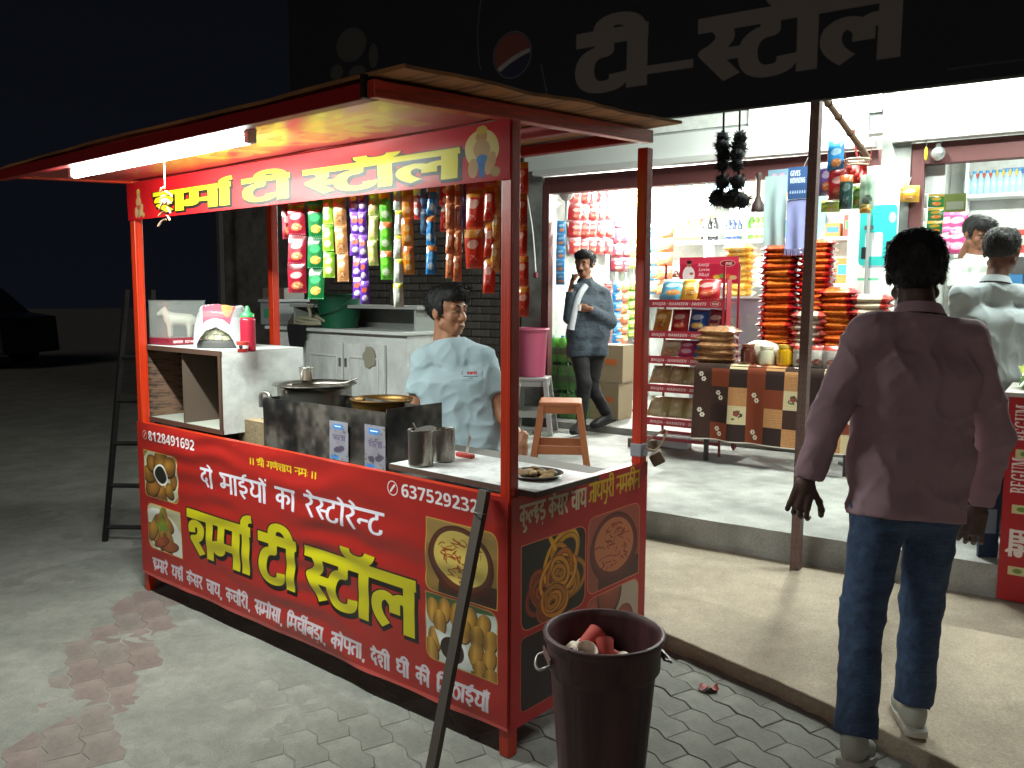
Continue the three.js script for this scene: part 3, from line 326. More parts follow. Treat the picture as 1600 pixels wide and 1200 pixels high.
{ // interlocking zigzag pavers; dust lies nearly flush with them on the street side
  const l = 0.225, h = 0.1125, a = 0.017, gap = 0.0035, sh = new THREE.Shape();
  const pts = []; for (let i = 0; i <= 4; i++) pts.push([i * l / 4, i % 2 ? a : 0]); for (let i = 4; i >= 0; i--) pts.push([i * l / 4, h + (i % 2 ? a : 0)]);
  pts.forEach(([x, y], i) => { const X = clamp(x, gap, l - gap), Y = y + (i < 5 ? gap : -gap); i ? sh.lineTo(X, Y) : sh.moveTo(X, Y); });
  const geo = new THREE.ExtrudeGeometry(sh, { depth: 0.03, bevelEnabled: true, bevelSize: 0.003, bevelThickness: 0.003, bevelSegments: 1 }).rotateX(-Math.PI / 2).translate(0, -0.033, 0);
  uvScale(geo, 1);
  const grey = [[0.285, 0.278, 0.244], [0.268, 0.262, 0.23], [0.30, 0.293, 0.258]].map((c, i) => mat(c, 0.92, { map: srgb(rep(T_DUST, 1.1 + i * 0.13)), bumpMap: rep(T_DUST, 3), bumpScale: 0.003 }));
  const red = [[0.25, 0.188, 0.168], [0.265, 0.2, 0.18], [0.25, 0.205, 0.182]].map((c, i) => mat(c, 0.92, { map: srgb(rep(T_DUST, 1.2 + i * 0.13)), bumpMap: rep(T_DUST, 3), bumpScale: 0.003 }));
  const root = new THREE.Group(); root.name = 'paver_ground'; root.userData.kind = 'structure'; scene.add(root);
  const r = rngOf(5), cand = [], th = -0.32, cs = Math.cos(th), sn = Math.sin(th);
  const A = V(1.16, 0, 0.86), B = V(0.12, 0, 0.02);                     // the band of red pavers runs between these
  for (let j = -40; j < 46; j++) for (let i = -26; i < 26; i++) {
    const lx = (i + (j % 2 ? 0.5 : 0)) * l, lz = j * h, x = 1.8 + lx * cs + lz * sn, z = 0.2 - lx * sn + lz * cs;
    if (x < -2.2 || x > 4.4 || z > 1.75 || z < padZ(x) + 0.05) continue;
    const c = V(x + 0.1, 0, z - 0.05), q = c.clone().project(camera); if (Math.abs(q.x) > 1.12 || q.y < -1.15 || q.z > 1) continue;
    const t = clamp(c.clone().sub(A).dot(B.clone().sub(A)) / B.clone().sub(A).lengthSq(), -2, 1.02), off = c.distanceTo(A.clone().lerp(B, t));
    cand.push({ x, z, red: off < 0.17 + 0.03 * noise(x * 9, z * 9), d: c.distanceTo(camera.position), k: Math.floor(r() * 3), dy: (r() - 0.5) * 0.004, ry: (r() - 0.5) * 0.02, tx: (r() - 0.5) * 0.012, tz: (r() - 0.5) * 0.012 });
  }
  cand.sort((p, q) => p.d - q.d); const rest = { g0: [], g1: [], g2: [], r0: [], r1: [], r2: [] };
  cand.forEach((p, i) => {
    const flat = p.x < 1.9 ? 0.3 : 1;
    if (i < 300) { const m = M('paver', geo, (p.red ? red : grey)[p.k], root); m.position.set(p.x, p.dy * flat, p.z); m.rotation.set(p.tx * flat, th + p.ry, p.tz * flat); }
    else rest[(p.red ? 'r' : 'g') + p.k].push(geo.clone().applyMatrix4(new THREE.Matrix4().makeRotationY(th + p.ry).setPosition(p.x, p.dy * flat, p.z)));
  });
  for (const [k, list] of Object.entries(rest)) if (list.length) { const m = M('far_pavers', list, (k[0] === 'r' ? red : grey)[+k[1]], root); m.userData.kind = 'stuff'; }
  const g = new THREE.PlaneGeometry(7.2, 3.6, 240, 130).rotateX(-Math.PI / 2).translate(1.1, 0, 0.25);
  bend(g, (v) => { const k = clamp((2.45 - v.x + 0.3 * fbm(v.x * 2, v.z * 2)) / 0.9, 0, 1); const q = V(v.x, 0, v.z), A = V(1.16, 0, 0.86), AB = V(0.12, 0, 0.02).sub(A), t = clamp(q.clone().sub(A).dot(AB) / AB.lengthSq(), -2, 1.02), off = q.distanceTo(A.clone().addScaledVector(AB, t)), band = clamp((off - 0.13) / 0.1, 0, 1); v.y = -0.010 + k * (0.0088 + 0.0022 * band) + 0.0034 * k * fbm(v.x * 2.6, v.z * 2.6) + 0.0008 * noise(v.x * 30, v.z * 30); });
  const dust = struct('dust', uvBox(g), dustMat); dust.userData.kind = 'stuff'; tag(dust, 'grey dust lying over and between the paving blocks', 'dust', null, 'stuff');
}
{ // porch with its step
  const g = new THREE.BoxGeometry(9, 0.26, 2.42, 60, 4, 8).translate(0.3, 0.09, -1.21);
  bend(g, (v) => { if (v.z > -0.2) { v.z += 0.012 * fbm(v.x * 3, v.y * 9) + 0.008 * noise(v.x * 17, v.y * 30); if (v.y > 0.2) v.y += 0.004 * noise(v.x * 11, 2); } });
  const gg = uvBox(g.toNonIndexed()); gg.rotateY(SA).translate(S0.x, 0, S0.z); struct('porch_floor', gg, porchMat);
}

// ---------------------------------------------------------------- the shop building
const maroon = mat('#5d3433', 0.55), greyWall = mat([0.30, 0.31, 0.29], 0.9, { map: srgb(rep(T_CONC, 0.6)), bumpMap: rep(T_CONC, 1.5), bumpScale: 0.005 });
const whiteWall = mat([0.74, 0.76, 0.72], 0.8, { map: srgb(rep(grainTex(256, 0.93, 0.06, 0.08, 6, 41), 0.5)) }), darkWall = mat([0.15, 0.143, 0.132], 0.95, { map: srgb(rep(T_CONC, 0.8)) }), shelfMat = mat('#e9ecea', 0.5);
const inWall = mat([0.50, 0.52, 0.49], 0.85, { map: srgb(rep(T_CONC, 0.4)) });
{
  const b = thing('shop_building', 'grey and white shop building with two lit open shopfronts and maroon shutter frames', 'building', S0, SA);
  const P = (name, w, h, d, x, y, z, m) => M(name, uvBox(box(w, h, d, x, y, z)), m, b);
  P('shop_floor', 6, 0.3, 2.5, 0.75, 0.13, -3.65, porchMat);
  P('pier', 0.22, 3.4, 0.16, -2.31, 1.6, -2.44, greyWall);
  P('left_wall', 0.1, 2.9, 2.4, -2.27, 1.5, -3.72, inWall);
  P('back_wall', 5.9, 2.9, 0.1, 0.7, 1.5, -4.95, whiteWall);
  P('partition_wall', 0.14, 2.9, 2.4, 0.86, 1.5, -3.72, whiteWall);
  P('right_wall', 0.1, 2.9, 2.4, 3.6, 1.5, -3.72, whiteWall);
  P('ceiling', 5.9, 0.1, 2.6, 0.7, 2.92, -3.68, whiteWall);
  P('pillar', 0.2, 3.2, 0.18, 0.87, 1.5, -2.43, greyWall);
  P('upper_wall', 6.2, 1.0, 0.14, 0.7, 3.2, -2.46, mat([0.45, 0.47, 0.45], 0.9, { map: srgb(rep(T_CONC, 0.3)) }));
  P('fascia_board', 3.05, 0.20, 0.04, -0.86, 2.74, -2.36, mat([0.62, 0.64, 0.62], 0.6));
  P('fascia_panel', 1.0, 0.5, 0.02, 0.25, 3.1, -2.37, mat([0.8, 0.82, 0.8], 0.5));
  P('fascia_board', 2.6, 0.62, 0.05, 2.14, 2.98, -2.35, mat([0.84, 0.85, 0.82], 0.5));
  P('ledge', 2.98, 0.05, 0.12, -0.76, 2.61, -2.33, mat([0.5, 0.5, 0.48], 0.8)); P('ledge', 2.6, 0.05, 0.12, 2.14, 2.63, -2.33, mat([0.66, 0.68, 0.66], 0.7));
  P('shutter_box', 2.96, 0.15, 0.12, -0.70, 2.50, -2.43, maroon); P('shutter_box', 2.6, 0.15, 0.12, 2.25, 2.52, -2.43, maroon);
  P('shutter_rail', 0.07, 2.28, 0.08, -2.155, 1.36, -2.40, maroon); P('shutter_rail', 0.08, 2.28, 0.08, 0.74, 1.36, -2.40, maroon); P('shutter_rail', 0.10, 2.28, 0.08, 1.01, 1.38, -2.40, maroon);
  P('awning', 6.0, 0.03, 2.6, 0.6, 3.62, -1.15, mat([0.5, 0.5, 0.5], 0.6));
  const w = thing('dark_wall', 'sooty dark brick wall behind the tea stall, left of the shop', 'wall', S(-2.44, 0, -2.42), SA);
  M('wall_core', uvBox(box(4.4, 3.1, 0.16, -2.2, 1.55, -0.03)), darkWall, w);
  // bricks of the wall, proud of the mortar, near the shop end where they can be told apart
  const bg = box(0.215, 0.064, 0.02, 0, 0, 0, 0.006), bm = [0.115, 0.14, 0.165].map((k) => mat([k * 1.08, k, k * 0.92], 0.95, { map: srgb(rep(T_CONC, 2)) })), r = rngOf(8); let n = 0;
  for (let j = 0; j < 24; j++) for (let i = 0; i < 11 && n < 260; i++) { const x = -0.12 - i * 0.227 - (j % 2) * 0.113; const m = M('brick', bg, bm[Math.floor(r() * 3)], w); m.position.set(x, 0.72 + j * 0.076, 0.056 + r() * 0.005); m.rotation.z = (r() - 0.5) * 0.02; n++; }
}
{ // the big sign over the porch
  const u0 = atW(452, 90, 0.2).u, u1 = 3.6, y0 = 2.433, y1 = 3.6, W = 2048, H = Math.round(2048 * (y1 - y0) / (u1 - u0)), k = W / (u1 - u0);
  const at = (px, py) => { const q = atW(px, py, 0.2); return [(q.u - u0) * k, (y1 - q.y) * k]; };
  const tex = canvasTex(W, H, (g) => {
    g.fillStyle = '#0b0d18'; g.fillRect(0, 0, W, H);
    const col = '#625c57', word = (text, a, b, c, wt) => { const p = at(...a), q = at(...b), f = at(...c); dev(g, text, p[0], p[1], q[0] - p[0], f[1] - p[1], { weight: wt, fill: col }); };
    word('ट ी', [902, 66], [1012, 48], [905, 148], 2.3);
    { const a = at(1010, 103), b = at(1083, 94); g.fillStyle = col; g.fillRect(a[0], a[1], b[0] - a[0], 0.045 * k); }
    word('स् ट ॉ ल', [1092, 42], [1412, 6], [1096, 132], 2.1);
    { const [x, y] = at(800, 86), r = 0.125 * k; g.save(); ell(g, x, y, r, r); g.clip(); g.fillStyle = '#7c7874'; g.fillRect(x - r, y - r, 2 * r, 2 * r); g.fillStyle = '#5c2c26'; g.beginPath(); g.moveTo(x - r, y - r); g.lineTo(x + r, y - r); g.lineTo(x + r, y - r * 0.2); g.quadraticCurveTo(x + r * 0.1, y - r * 0.1, x - r, y + r * 0.6); g.fill(); g.fillStyle = '#0e1430'; g.beginPath(); g.moveTo(x + r, y); g.quadraticCurveTo(x, y + r * 0.2, x - r, y + r * 0.9); g.lineTo(x, y + 2 * r); g.lineTo(x + r, y + r); g.fill(); g.restore(); g.strokeStyle = '#54565c'; g.lineWidth = 2; ell(g, x, y, r * 1.06, r * 1.06); g.stroke(); }
    { g.strokeStyle = '#3c3e46'; g.lineWidth = 3; const a = at(752, 0), b = at(742, 60), c = at(752, 110); g.beginPath(); g.moveTo(...a); g.quadraticCurveTo(...b, ...c); g.stroke(); const e = at(845, 100), f = at(855, 150); g.beginPath(); g.moveTo(...e); g.lineTo(...f); g.stroke(); }
    g.fillStyle = '#3a3733'; { const [x, y] = at(548, 70); ell(g, x, y, 0.14 * k, 0.11 * k); g.fill(); ell(g, x - 0.14 * k, y + 0.16 * k, 0.06 * k, 0.05 * k); g.fill(); ell(g, x + 0.05 * k, y + 0.19 * k, 0.08 * k, 0.05 * k); g.fill(); ell(g, x + 0.2 * k, y + 0.1 * k, 0.04 * k, 0.08 * k); g.fill(); }
    { g.fillStyle = '#2a2b30'; const a = at(1480, 108); g.fillRect(a[0], a[1], 1.0 * k, 3); }
  });
  const geo = new THREE.PlaneGeometry(u1 - u0, y1 - y0, 90, 14); bend(geo, (v) => { v.z += 0.012 * fbm(v.x * 1.3, v.y * 2) + 0.004 * noise(v.x * 7, v.y * 3); v.y += 0.006 * noise(v.x * 2, 9) * (v.y < -0.5 ? 1 : 0); });
  const s = thing('awning_sign', 'long dark blue cloth sign with pale letters hung above the shop porch', 'sign', S((u0 + u1) / 2, (y0 + y1) / 2, 0.2), SA);
  M('cloth', geo, mat('#ffffff', 0.85, { map: tex }), s);
  M('hem_pipe', rod(V(u0 - (u0 + u1) / 2, -0.575, -0.035), V(u1 - (u0 + u1) / 2, -0.575, -0.035), 0.014), mat('#2a2624', 0.6), s);
}
{ // post of the awning and the far post behind the cart
  const f = atY(1243, 889, 0.06), top = S(toS(f).u + 0.01, 3.6, toS(f).w - 0.02);
  tag(M('awning_post', bar(f, top, 0.046), mat('#84665f', 0.6, { map: srgb(rep(T_FINE, 2, 30)) })), 'rusty brown square steel post standing at the porch step', 'post');
  const a = atY(352, 640, 0.06), q = pd(356, 470, depthOf(a)); q.y = 0.06; q.x = a.x; q.z = a.z;
  tag(M('awning_post', bar(q, V(q.x, 2.9, q.z), 0.06), mat('#55504e', 0.7)), 'dim grey steel post behind the left end of the tea stall', 'post');
}
// lamps of the shops and of the porch
const shopPower = 115;
{ const p = atW(1013, 312, -3.9); const g = thing('bulb_lamp', 'glaring white bulb shining inside the left shop beside the stall post', 'lamp', S(p.u, p.y, -3.9), SA); M('bulb', new THREE.SphereGeometry(0.045, 20, 14), glow('#ffffff', 40), g); M('bulb_base', cyl(0.016, 0.022, 0.06, 0, 0.07, 0), mat('#dddddd', 0.5), g); M('cable', cyl(0.003, 0.003, 2.86 - p.y - 0.1, 0, (2.86 - p.y + 0.1) / 2, 0, 6), mat('#222', 0.6), g); const l = new THREE.PointLight('#fbfffb', 13, 0, 2); l.name = 'bulb_glow'; l.castShadow = true; l.shadow.radius = 2; g.add(l); }
tubeLamp('shop_tube_light', 'white tube light on the ceiling of the left shop', S(-0.2, 2.78, -3.05), SA, 1.2, shopPower, [[0, -1, 0], [0, -0.3, 1], [0, -0.3, -1]]);
tubeLamp('shop_tube_light', 'white tube light on the ceiling of the right shop', S(2.0, 2.78, -3.2), SA, 1.2, shopPower, [[0, -1, 0], [0, -0.3, 1], [0, -0.3, -1]]);
tubeLamp('porch_tube_light', 'white tube light under the awning above the goods table', S(0.62, 3.35, -1.6), SA + Math.PI / 2, 1.2, 190, [[0, -1, 0], [0, -0.7, 0.7], [0, -0.7, -0.7]]);
tubeLamp('porch_tube_light', 'white tube light under the awning before the right shop fascia', S(2.3, 3.3, -1.0), SA, 1.2, 190, [[0, -1, 0], [0, -0.4, -1], [0, -0.7, 0.7]]);
// ---------------------------------------------------------------- the tea stall
const L = 2.4087, D = 0.8037, HC = 0.8542, HB = 0.0932, HT = 2.0;
const redPaint = mat('#cc3412', 0.38, { clearcoat: 0.3, clearcoatRoughness: 0.3, map: srgb(rep(grainTex(256, 0.9, 0.1, 0.16, 9, 131), 1.5, 0.8)), bumpMap: rep(T_FINE, 2), bumpScale: 0.0006 }), darkRed = mat('#8a1210', 0.45);
const ply = mat('#a9713f', 0.75, { map: srgb(rep(T_WOOD, 0.8)) });
const flexOpt = { clearcoat: 0.5, clearcoatRoughness: 0.22 };
const stall = thing('tea_stall', 'red tea stall cart with printed panels, four posts and a plywood roof', 'food stall');
{
  const W = 2048, k = W / L, Hf = Math.round((HC - HB) * k), RED = '#a8221c', X = (x) => x * k, Y = (y) => (HC - y) * k;
  const front = canvasTex(W, Hf, (g) => {
    g.fillStyle = RED; g.fillRect(0, 0, W, Hf);
    phoneMark(g, X(0.085), Y(0.797), 0.021 * k, '#e8b0a4'); latin(g, '8128491692', X(0.12), Y(0.822), X(0.425), 0.048 * k, '#eee6ea');
    phoneMark(g, X(1.872), Y(0.805), 0.025 * k, '#efe2e4'); latin(g, '6375292321', X(1.915), Y(0.829), X(0.41), 0.046 * k, '#eee6ea');
    picture(g, 'kachori', X(0.06), Y(0.722), X(0.32), 0.225 * k, 3, [0, 1, 1, 1]); picture(g, 'mirchi', X(0.08), Y(0.462), X(0.315), 0.222 * k, 9, [1, 0, 0, 1]);
    picture(g, 'milk', X(2.04), Y(0.732), X(0.325), 0.248 * k, 5, [0, 1, 0, 1]); picture(g, 'fritters', X(2.04), Y(0.474), X(0.325), 0.235 * k, 6, [0, 1, 0, 1]);
    dev(g, 'dd|श्र ी|ग ण े श ा य|न म ः|dd', X(0.985), Y(0.800), X(0.45), 0.028 * k, { weight: 1.5, fill: '#e0c020', gap: 3.2 });
    dev(g, 'द ो|भ ा ई य ो ं|क ा|र े स् ट ो र े न् ट', X(0.585), Y(0.700), X(1.24), 0.082 * k, { weight: 1.25, fill: '#e6e2f0', gap: 4 });
    dev(g, 'श म ा reph|ट ी|स् ट ॉ ल', X(0.455), Y(0.476), X(1.535), 0.19 * k, { weight: 1.8, fill: '#cfc414', gap: 1.9, edge: 0.45, edgeColor: '#1a0a06', shadow: ['#0c0504', 0.012 * k, 0.014 * k] });
    dev(g, 'ह म ा र े|य ह ा ँ|क े स र|च ा य ,|क च ौ र ी ,|स म ो स ा ,|ि म च ी reph ब ड़ ा ,|क ो प त ा ,|द े श ी|घ ी|क ी|ि म ठ ा ई य ा ँ', X(0.105), Y(0.185), X(2.225), 0.056 * k, { weight: 1.75, fill: '#d2c8d2', gap: 4.4 });
    g.fillStyle = '#c8504a'; g.fillRect(0, Hf - 0.012 * k, W, 0.012 * k);
  });
  const flex = (w, h, nx, ny, wr) => bend(new THREE.PlaneGeometry(w, h, nx, ny), wr);
  const bump = grainTex(256, 0.5, 0.25, 0.0, 6, 55);
  const fp = flex(L - 0.002, HC - HB, 150, 60, (v) => {
    const x = v.x + L / 2, t = (v.y + (HC - HB) / 2) / (HC - HB), e = Math.min(1, 6 * Math.min(x, L - x));           // e: fixed along the posts
    v.z += e * (0.005 * fbm(x * 1.6, t * 2.5) + 0.0036 * Math.sin(t * 46 + 5 * fbm(x * 1.2, t)) * clamp(0.5 + noise(x * 2, t * 2), 0, 1) + 0.006 * Math.max(0, 1 - 9 * Math.abs(t - 0.93 + 0.10 * x - 0.05 * x * x + 0.02 * noise(x * 3, 1))) * clamp(1.3 - x, 0, 1));
    if (t > 0.99) { v.y += e * (0.006 * noise(x * 3, 3)); } if (t < 0.01) { v.y += e * (-0.004 + 0.006 * noise(x * 4, 5)); v.z += e * 0.004 * noise(x * 6, 2); }
  });
  const fm = M('front_panel', fp.translate(L / 2, (HC + HB) / 2, 0.006), mat('#ffffff', 0.42, { map: front, bumpMap: rep(bump, 30, 10), bumpScale: 0.0003, clearcoat: 0.25, clearcoatRoughness: 0.4 }), stall); fm.userData.label = 'red flex panel with yellow and white lettering and food pictures';
  const kd = 1024 / D, Hs = Math.round((HC - HB) * kd), XX = (z) => -z * kd, YY = (y) => (HC - y) * kd;
  const sideTex = canvasTex(1024, Hs, (g) => {
    g.fillStyle = '#ad1014'; g.fillRect(0, 0, 1024, Hs);
    dev(g, 'क ु ल् ह ड़|क े स र|च ा य', XX(-0.04), YY(0.818), XX(-0.36), 0.066 * kd, { weight: 1.75, fill: '#cdbb96', gap: 2.6, edge: 0.3, edgeColor: '#5c0c08' });
    dev(g, 'ज ो ध प ु र ी|न म क ी न', XX(-0.415), YY(0.826), XX(-0.335), 0.066 * kd, { weight: 1.75, fill: '#d8ac1c', gap: 2.6, edge: 0.3, edgeColor: '#5c0c08' });
    picture(g, 'jalebi', XX(-0.05), YY(0.69), XX(-0.35), 0.285 * kd, 4, [0, 1, 1, 1], true); picture(g, 'milk', XX(-0.415), YY(0.706), XX(-0.34), 0.278 * kd, 8, [1, 1, 0, 1], true);
    picture(g, 'vada', XX(-0.415), YY(0.412), XX(-0.34), 0.25 * kd, 7, [1, 1, 0, 0], true); g.globalAlpha = 1; g.fillStyle = '#2a1214'; rounded(g, XX(-0.05), YY(0.385), XX(-0.345), 0.25 * kd, 30); g.fill(); g.strokeStyle = '#b8603c'; g.lineWidth = 4; g.stroke();
  });
  const sp = flex(D - 0.002, HC - HB, 50, 40, (v) => { const e = Math.min(1, 6 * Math.min(v.x + D / 2, D / 2 - v.x)); v.z += e * 0.0025 * fbm(v.x * 3, v.y * 3); });
  M('side_panel', sp.rotateY(Math.PI / 2).translate(L + 0.006, (HC + HB) / 2, -D / 2), mat('#ffffff', 0.45, { map: sideTex, bumpMap: rep(bump, 10, 10), bumpScale: 0.0003, clearcoat: 0.2, clearcoatRoughness: 0.4 }), stall);
  // fascia with the name, under the roof
  const y0 = 1.826, y1 = 2.0, Hq = Math.round((y1 - y0) * k);
  const fasc = canvasTex(W, Hq, (g) => { g.fillStyle = '#b41218'; g.fillRect(0, 0, W, Hq); const Yq = (y) => (y1 - y) * k; dev(g, 'श म ा reph|ट ी|स् ट ॉ ल', X(0.25), Yq(1.93), X(1.95), 0.084 * k, { weight: 1.85, fill: '#d6c81a', gap: 2.2, edge: 0.5, edgeColor: '#241208', shadow: ['#140a06', 9, 9] }); figurePrint(g, X(2.295), Yq(1.915), 0.14 * k, 0.165 * k, true); figurePrint(g, X(0.11), Yq(1.9), 0.1 * k, 0.14 * k, false); });
  const fg = flex(L, y1 - y0, 110, 10, (v) => { const x = v.x + L / 2; v.z += 0.0022 * fbm(x * 2.2, v.y * 9) + 0.0016 * Math.sin(v.y * 60 + 3 * noise(x * 1.5, 2)) * clamp(x - 1.2, 0, 1); });
  M('fascia_banner', fg.translate(L / 2, (y0 + y1) / 2, 0.007), mat('#ffffff', 0.5, { map: fasc, clearcoat: 0.10, clearcoatRoughness: 0.26, specularIntensity: 0.3, transmission: 0.22 }), stall);
  // flex sheet under the overhanging roof, reflection of the fascia letters painted into its colour
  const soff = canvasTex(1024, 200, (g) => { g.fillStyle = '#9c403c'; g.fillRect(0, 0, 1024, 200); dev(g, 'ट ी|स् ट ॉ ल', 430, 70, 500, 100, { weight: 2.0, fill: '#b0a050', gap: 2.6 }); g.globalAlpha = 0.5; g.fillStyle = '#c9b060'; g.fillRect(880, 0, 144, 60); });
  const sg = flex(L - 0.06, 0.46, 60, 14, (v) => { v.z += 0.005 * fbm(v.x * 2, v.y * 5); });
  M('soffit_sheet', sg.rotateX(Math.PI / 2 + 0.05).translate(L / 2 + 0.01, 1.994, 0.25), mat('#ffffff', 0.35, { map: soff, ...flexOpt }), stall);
  // frame: posts, beams, roof
  const T = 0.042, post = (x, z, y0 = 0) => M('post', box(T, HT + 0.02 - y0, T, x, (HT + 0.02 + y0) / 2, z, 0.004), redPaint, stall);
  post(T / 2, -T / 2 - 0.001); post(L - T / 2, -T / 2 - 0.001); post(T / 2, -D + T / 2); post(L - T / 2, -D + T / 2);
  const tilt = 0.052, ty = (z) => -tilt * z;
  for (const x of [L - 0.019, 0.019]) M('beam', box(0.04, 0.045, 0.53 + D, 0, 0, 0, 0.004).rotateX(Math.atan(tilt)).translate(x, 2.021 + ty(0.265 - D / 2), 0.265 - D / 2), redPaint, stall);
  M('beam', box(L + 0.10, 0.042, 0.04, L / 2 - 0.07, 2.019 + ty(0.512), 0.512, 0.004), darkRed, stall); M('beam', box(L - 0.08, 0.04, 0.04, L / 2, 2.025 + ty(-D + 0.02), -D + 0.02, 0.004), darkRed, stall);
  M('beam', box(L - 0.08, 0.04, 0.04, L / 2, 2.025 + ty(-D / 2), -D / 2, 0.004), darkRed, stall); M('beam', box(L - 0.1, 0.03, 0.03, L / 2, 2.026, -0.03, 0.004), darkRed, stall);
  M('clamp', box(0.014, 0.058, 0.045, L - 0.03, 2.0, 0.522), mat('#1c1512', 0.6), stall);
  M('rail', box(L - 0.09, 0.03, 0.03, L / 2, HC - 0.02, -0.022), redPaint, stall); M('rail', box(0.03, 0.03, D - 0.09, L - 0.022, HC - 0.02, -D / 2), redPaint, stall); M('rail', box(L - 0.09, 0.03, 0.03, L / 2, HB + 0.02, -0.022), redPaint, stall); M('rail', box(0.03, 0.03, D - 0.09, L - 0.022, HB + 0.02, -D / 2), redPaint, stall);
  const roof = bend(new THREE.BoxGeometry(2.74, 0.01, 1.34, 60, 1, 36), (v) => { v.y += 0.006 * fbm(v.x * 1.2, v.z * 1.2) - 0.02 * Math.pow(clamp((-v.x - 0.7) / 0.7, 0, 1), 2) + 0.012 * clamp((v.x - 1.2) / 0.2, 0, 1) * noise(v.z * 3, 4); if (v.x > 1.3) v.x += 0.016 * fbm(v.z * 4, 3); if (v.z > 0.6) v.z += 0.008 * fbm(v.x * 3, 6); });
  M('roof', uvScale(roof.rotateX(Math.atan(tilt)).translate(1.15, 2.056 + ty(-0.14), -0.14), 2.8, 1.6), ply, stall);
  M('counter_shelf', box(L - 0.06, 0.02, D - 0.05, L / 2, HC - 0.06, -D / 2), mat('#5b5752', 0.7), stall);
  M('back_panel', box(L - 0.1, 0.5, 0.01, L / 2, 0.5, -D + 0.03), mat('#3a1210', 0.8), stall);
}
// tube light under the front edge of the roof
tubeLamp('stall_tube_light', 'glaring white tube light under the front edge of the stall roof', [1.045, 1.962, 0.42], 0, 1.26, 80, [[0, -1, 0], [0, -0.8, 0.6], [0, -0.75, -0.66, 1.15]], '#f2fff8');
{ // charm of dry chillies on a white string
  const t = atZ(258, 245, 0.42), b = atZ(258, 300, 0.42), g = thing('hanging_charm', 'pale dried charm hanging on a white string from the tube light', 'charm', [b.x, 0, 0.42]);
  M('string', rod(V(0, 1.95, 0), V(0, b.y + 0.02, 0), 0.0018), mat('#e8e4dc', 0.8), g); M('lemon', new THREE.SphereGeometry(0.014, 14, 10).scale(1, 0.85, 1).translate(0, b.y - 0.035, 0), mat('#e8c9a0', 0.6), g);
  for (let i = 0; i < 9; i++) { const y = b.y + 0.015 - i * 0.014, s = i % 2 ? 1 : -1; M('chilli', tube([[0, y, 0], [s * 0.018, y - 0.002, 0.004], [s * 0.04, y - 0.014 - 0.004 * (i % 3), 0.002 * i - 0.006]], 0.0032, 8, 6), mat(i % 3 ? '#e3b892' : '#d99a6a', 0.6), g); }
}
// ---------------------------------------------------------------- things on and around the stall
const steel = mat('#b9b6b0', 0.3, { metalness: 0.9 }), steelDull = mat('#96928c', 0.42, { metalness: 0.85, roughnessMap: rep(T_FINE, 3) }), whitePaint = mat([0.66, 0.68, 0.66], 0.55, { map: srgb(rep(grainTex(256, 0.94, 0.05, 0.05, 7, 61), 1)) }), brownEdge = mat('#4a3226', 0.7), clearPlastic = mat('#f4f6f4', 0.12, { transmission: 0.9, thickness: 0 });
{ // open two-bay cabinet on the counter
  const w = 0.70, h = 0.37, d = 0.43, g = thing('counter_cabinet', 'white two-bay cabinet with open brown front on the stall counter', 'cabinet', [0.005, HC + 0.004, -0.045]);
  const t = 0.016, bottom = mat('#9a9a90', 0.6), inside = mat('#6e5240', 0.75, { map: srgb(rep(T_WOOD, 1)) });
  M('top', box(w, t, d, w / 2, h - t / 2, -d / 2), whitePaint, g); M('base', box(w - 2 * t, t, d, w / 2, t / 2, -d / 2), bottom, g); M('side', box(t, h - t, d, t / 2, (h - t) / 2, -d / 2), whitePaint, g); M('side', box(t, h - t, d, w - t / 2, (h - t) / 2, -d / 2), whitePaint, g);
  M('back', box(w - 2 * t, h - 2 * t, t, w / 2, h / 2, -d + t / 2), inside, g); M('divider', box(t * 0.8, h - 2 * t, d * 0.96, w / 2 - 0.01, h / 2, -d / 2 - 0.004), mat('#54453a', 0.7), g);
  for (const x of [t, w - t]) M('lining', box(0.003, h - 2 * t, d - t, x + (x < 0.1 ? 0.002 : -0.002), h / 2, -d / 2 + 0.006), inside, g);
  for (const [bw, bh, x, y] of [[w + 0.006, 0.022, w / 2, h - 0.01], [w + 0.006, 0.02, w / 2, 0.01], [0.02, h - 0.044, 0.01, h / 2], [0.02, h - 0.044, w - 0.01, h / 2]]) M('edge_strip', box(bw, bh, 0.008, x, y, 0.0045), brownEdge, g);
}
const CT = HC + 0.374;                                                    // top of the cabinet
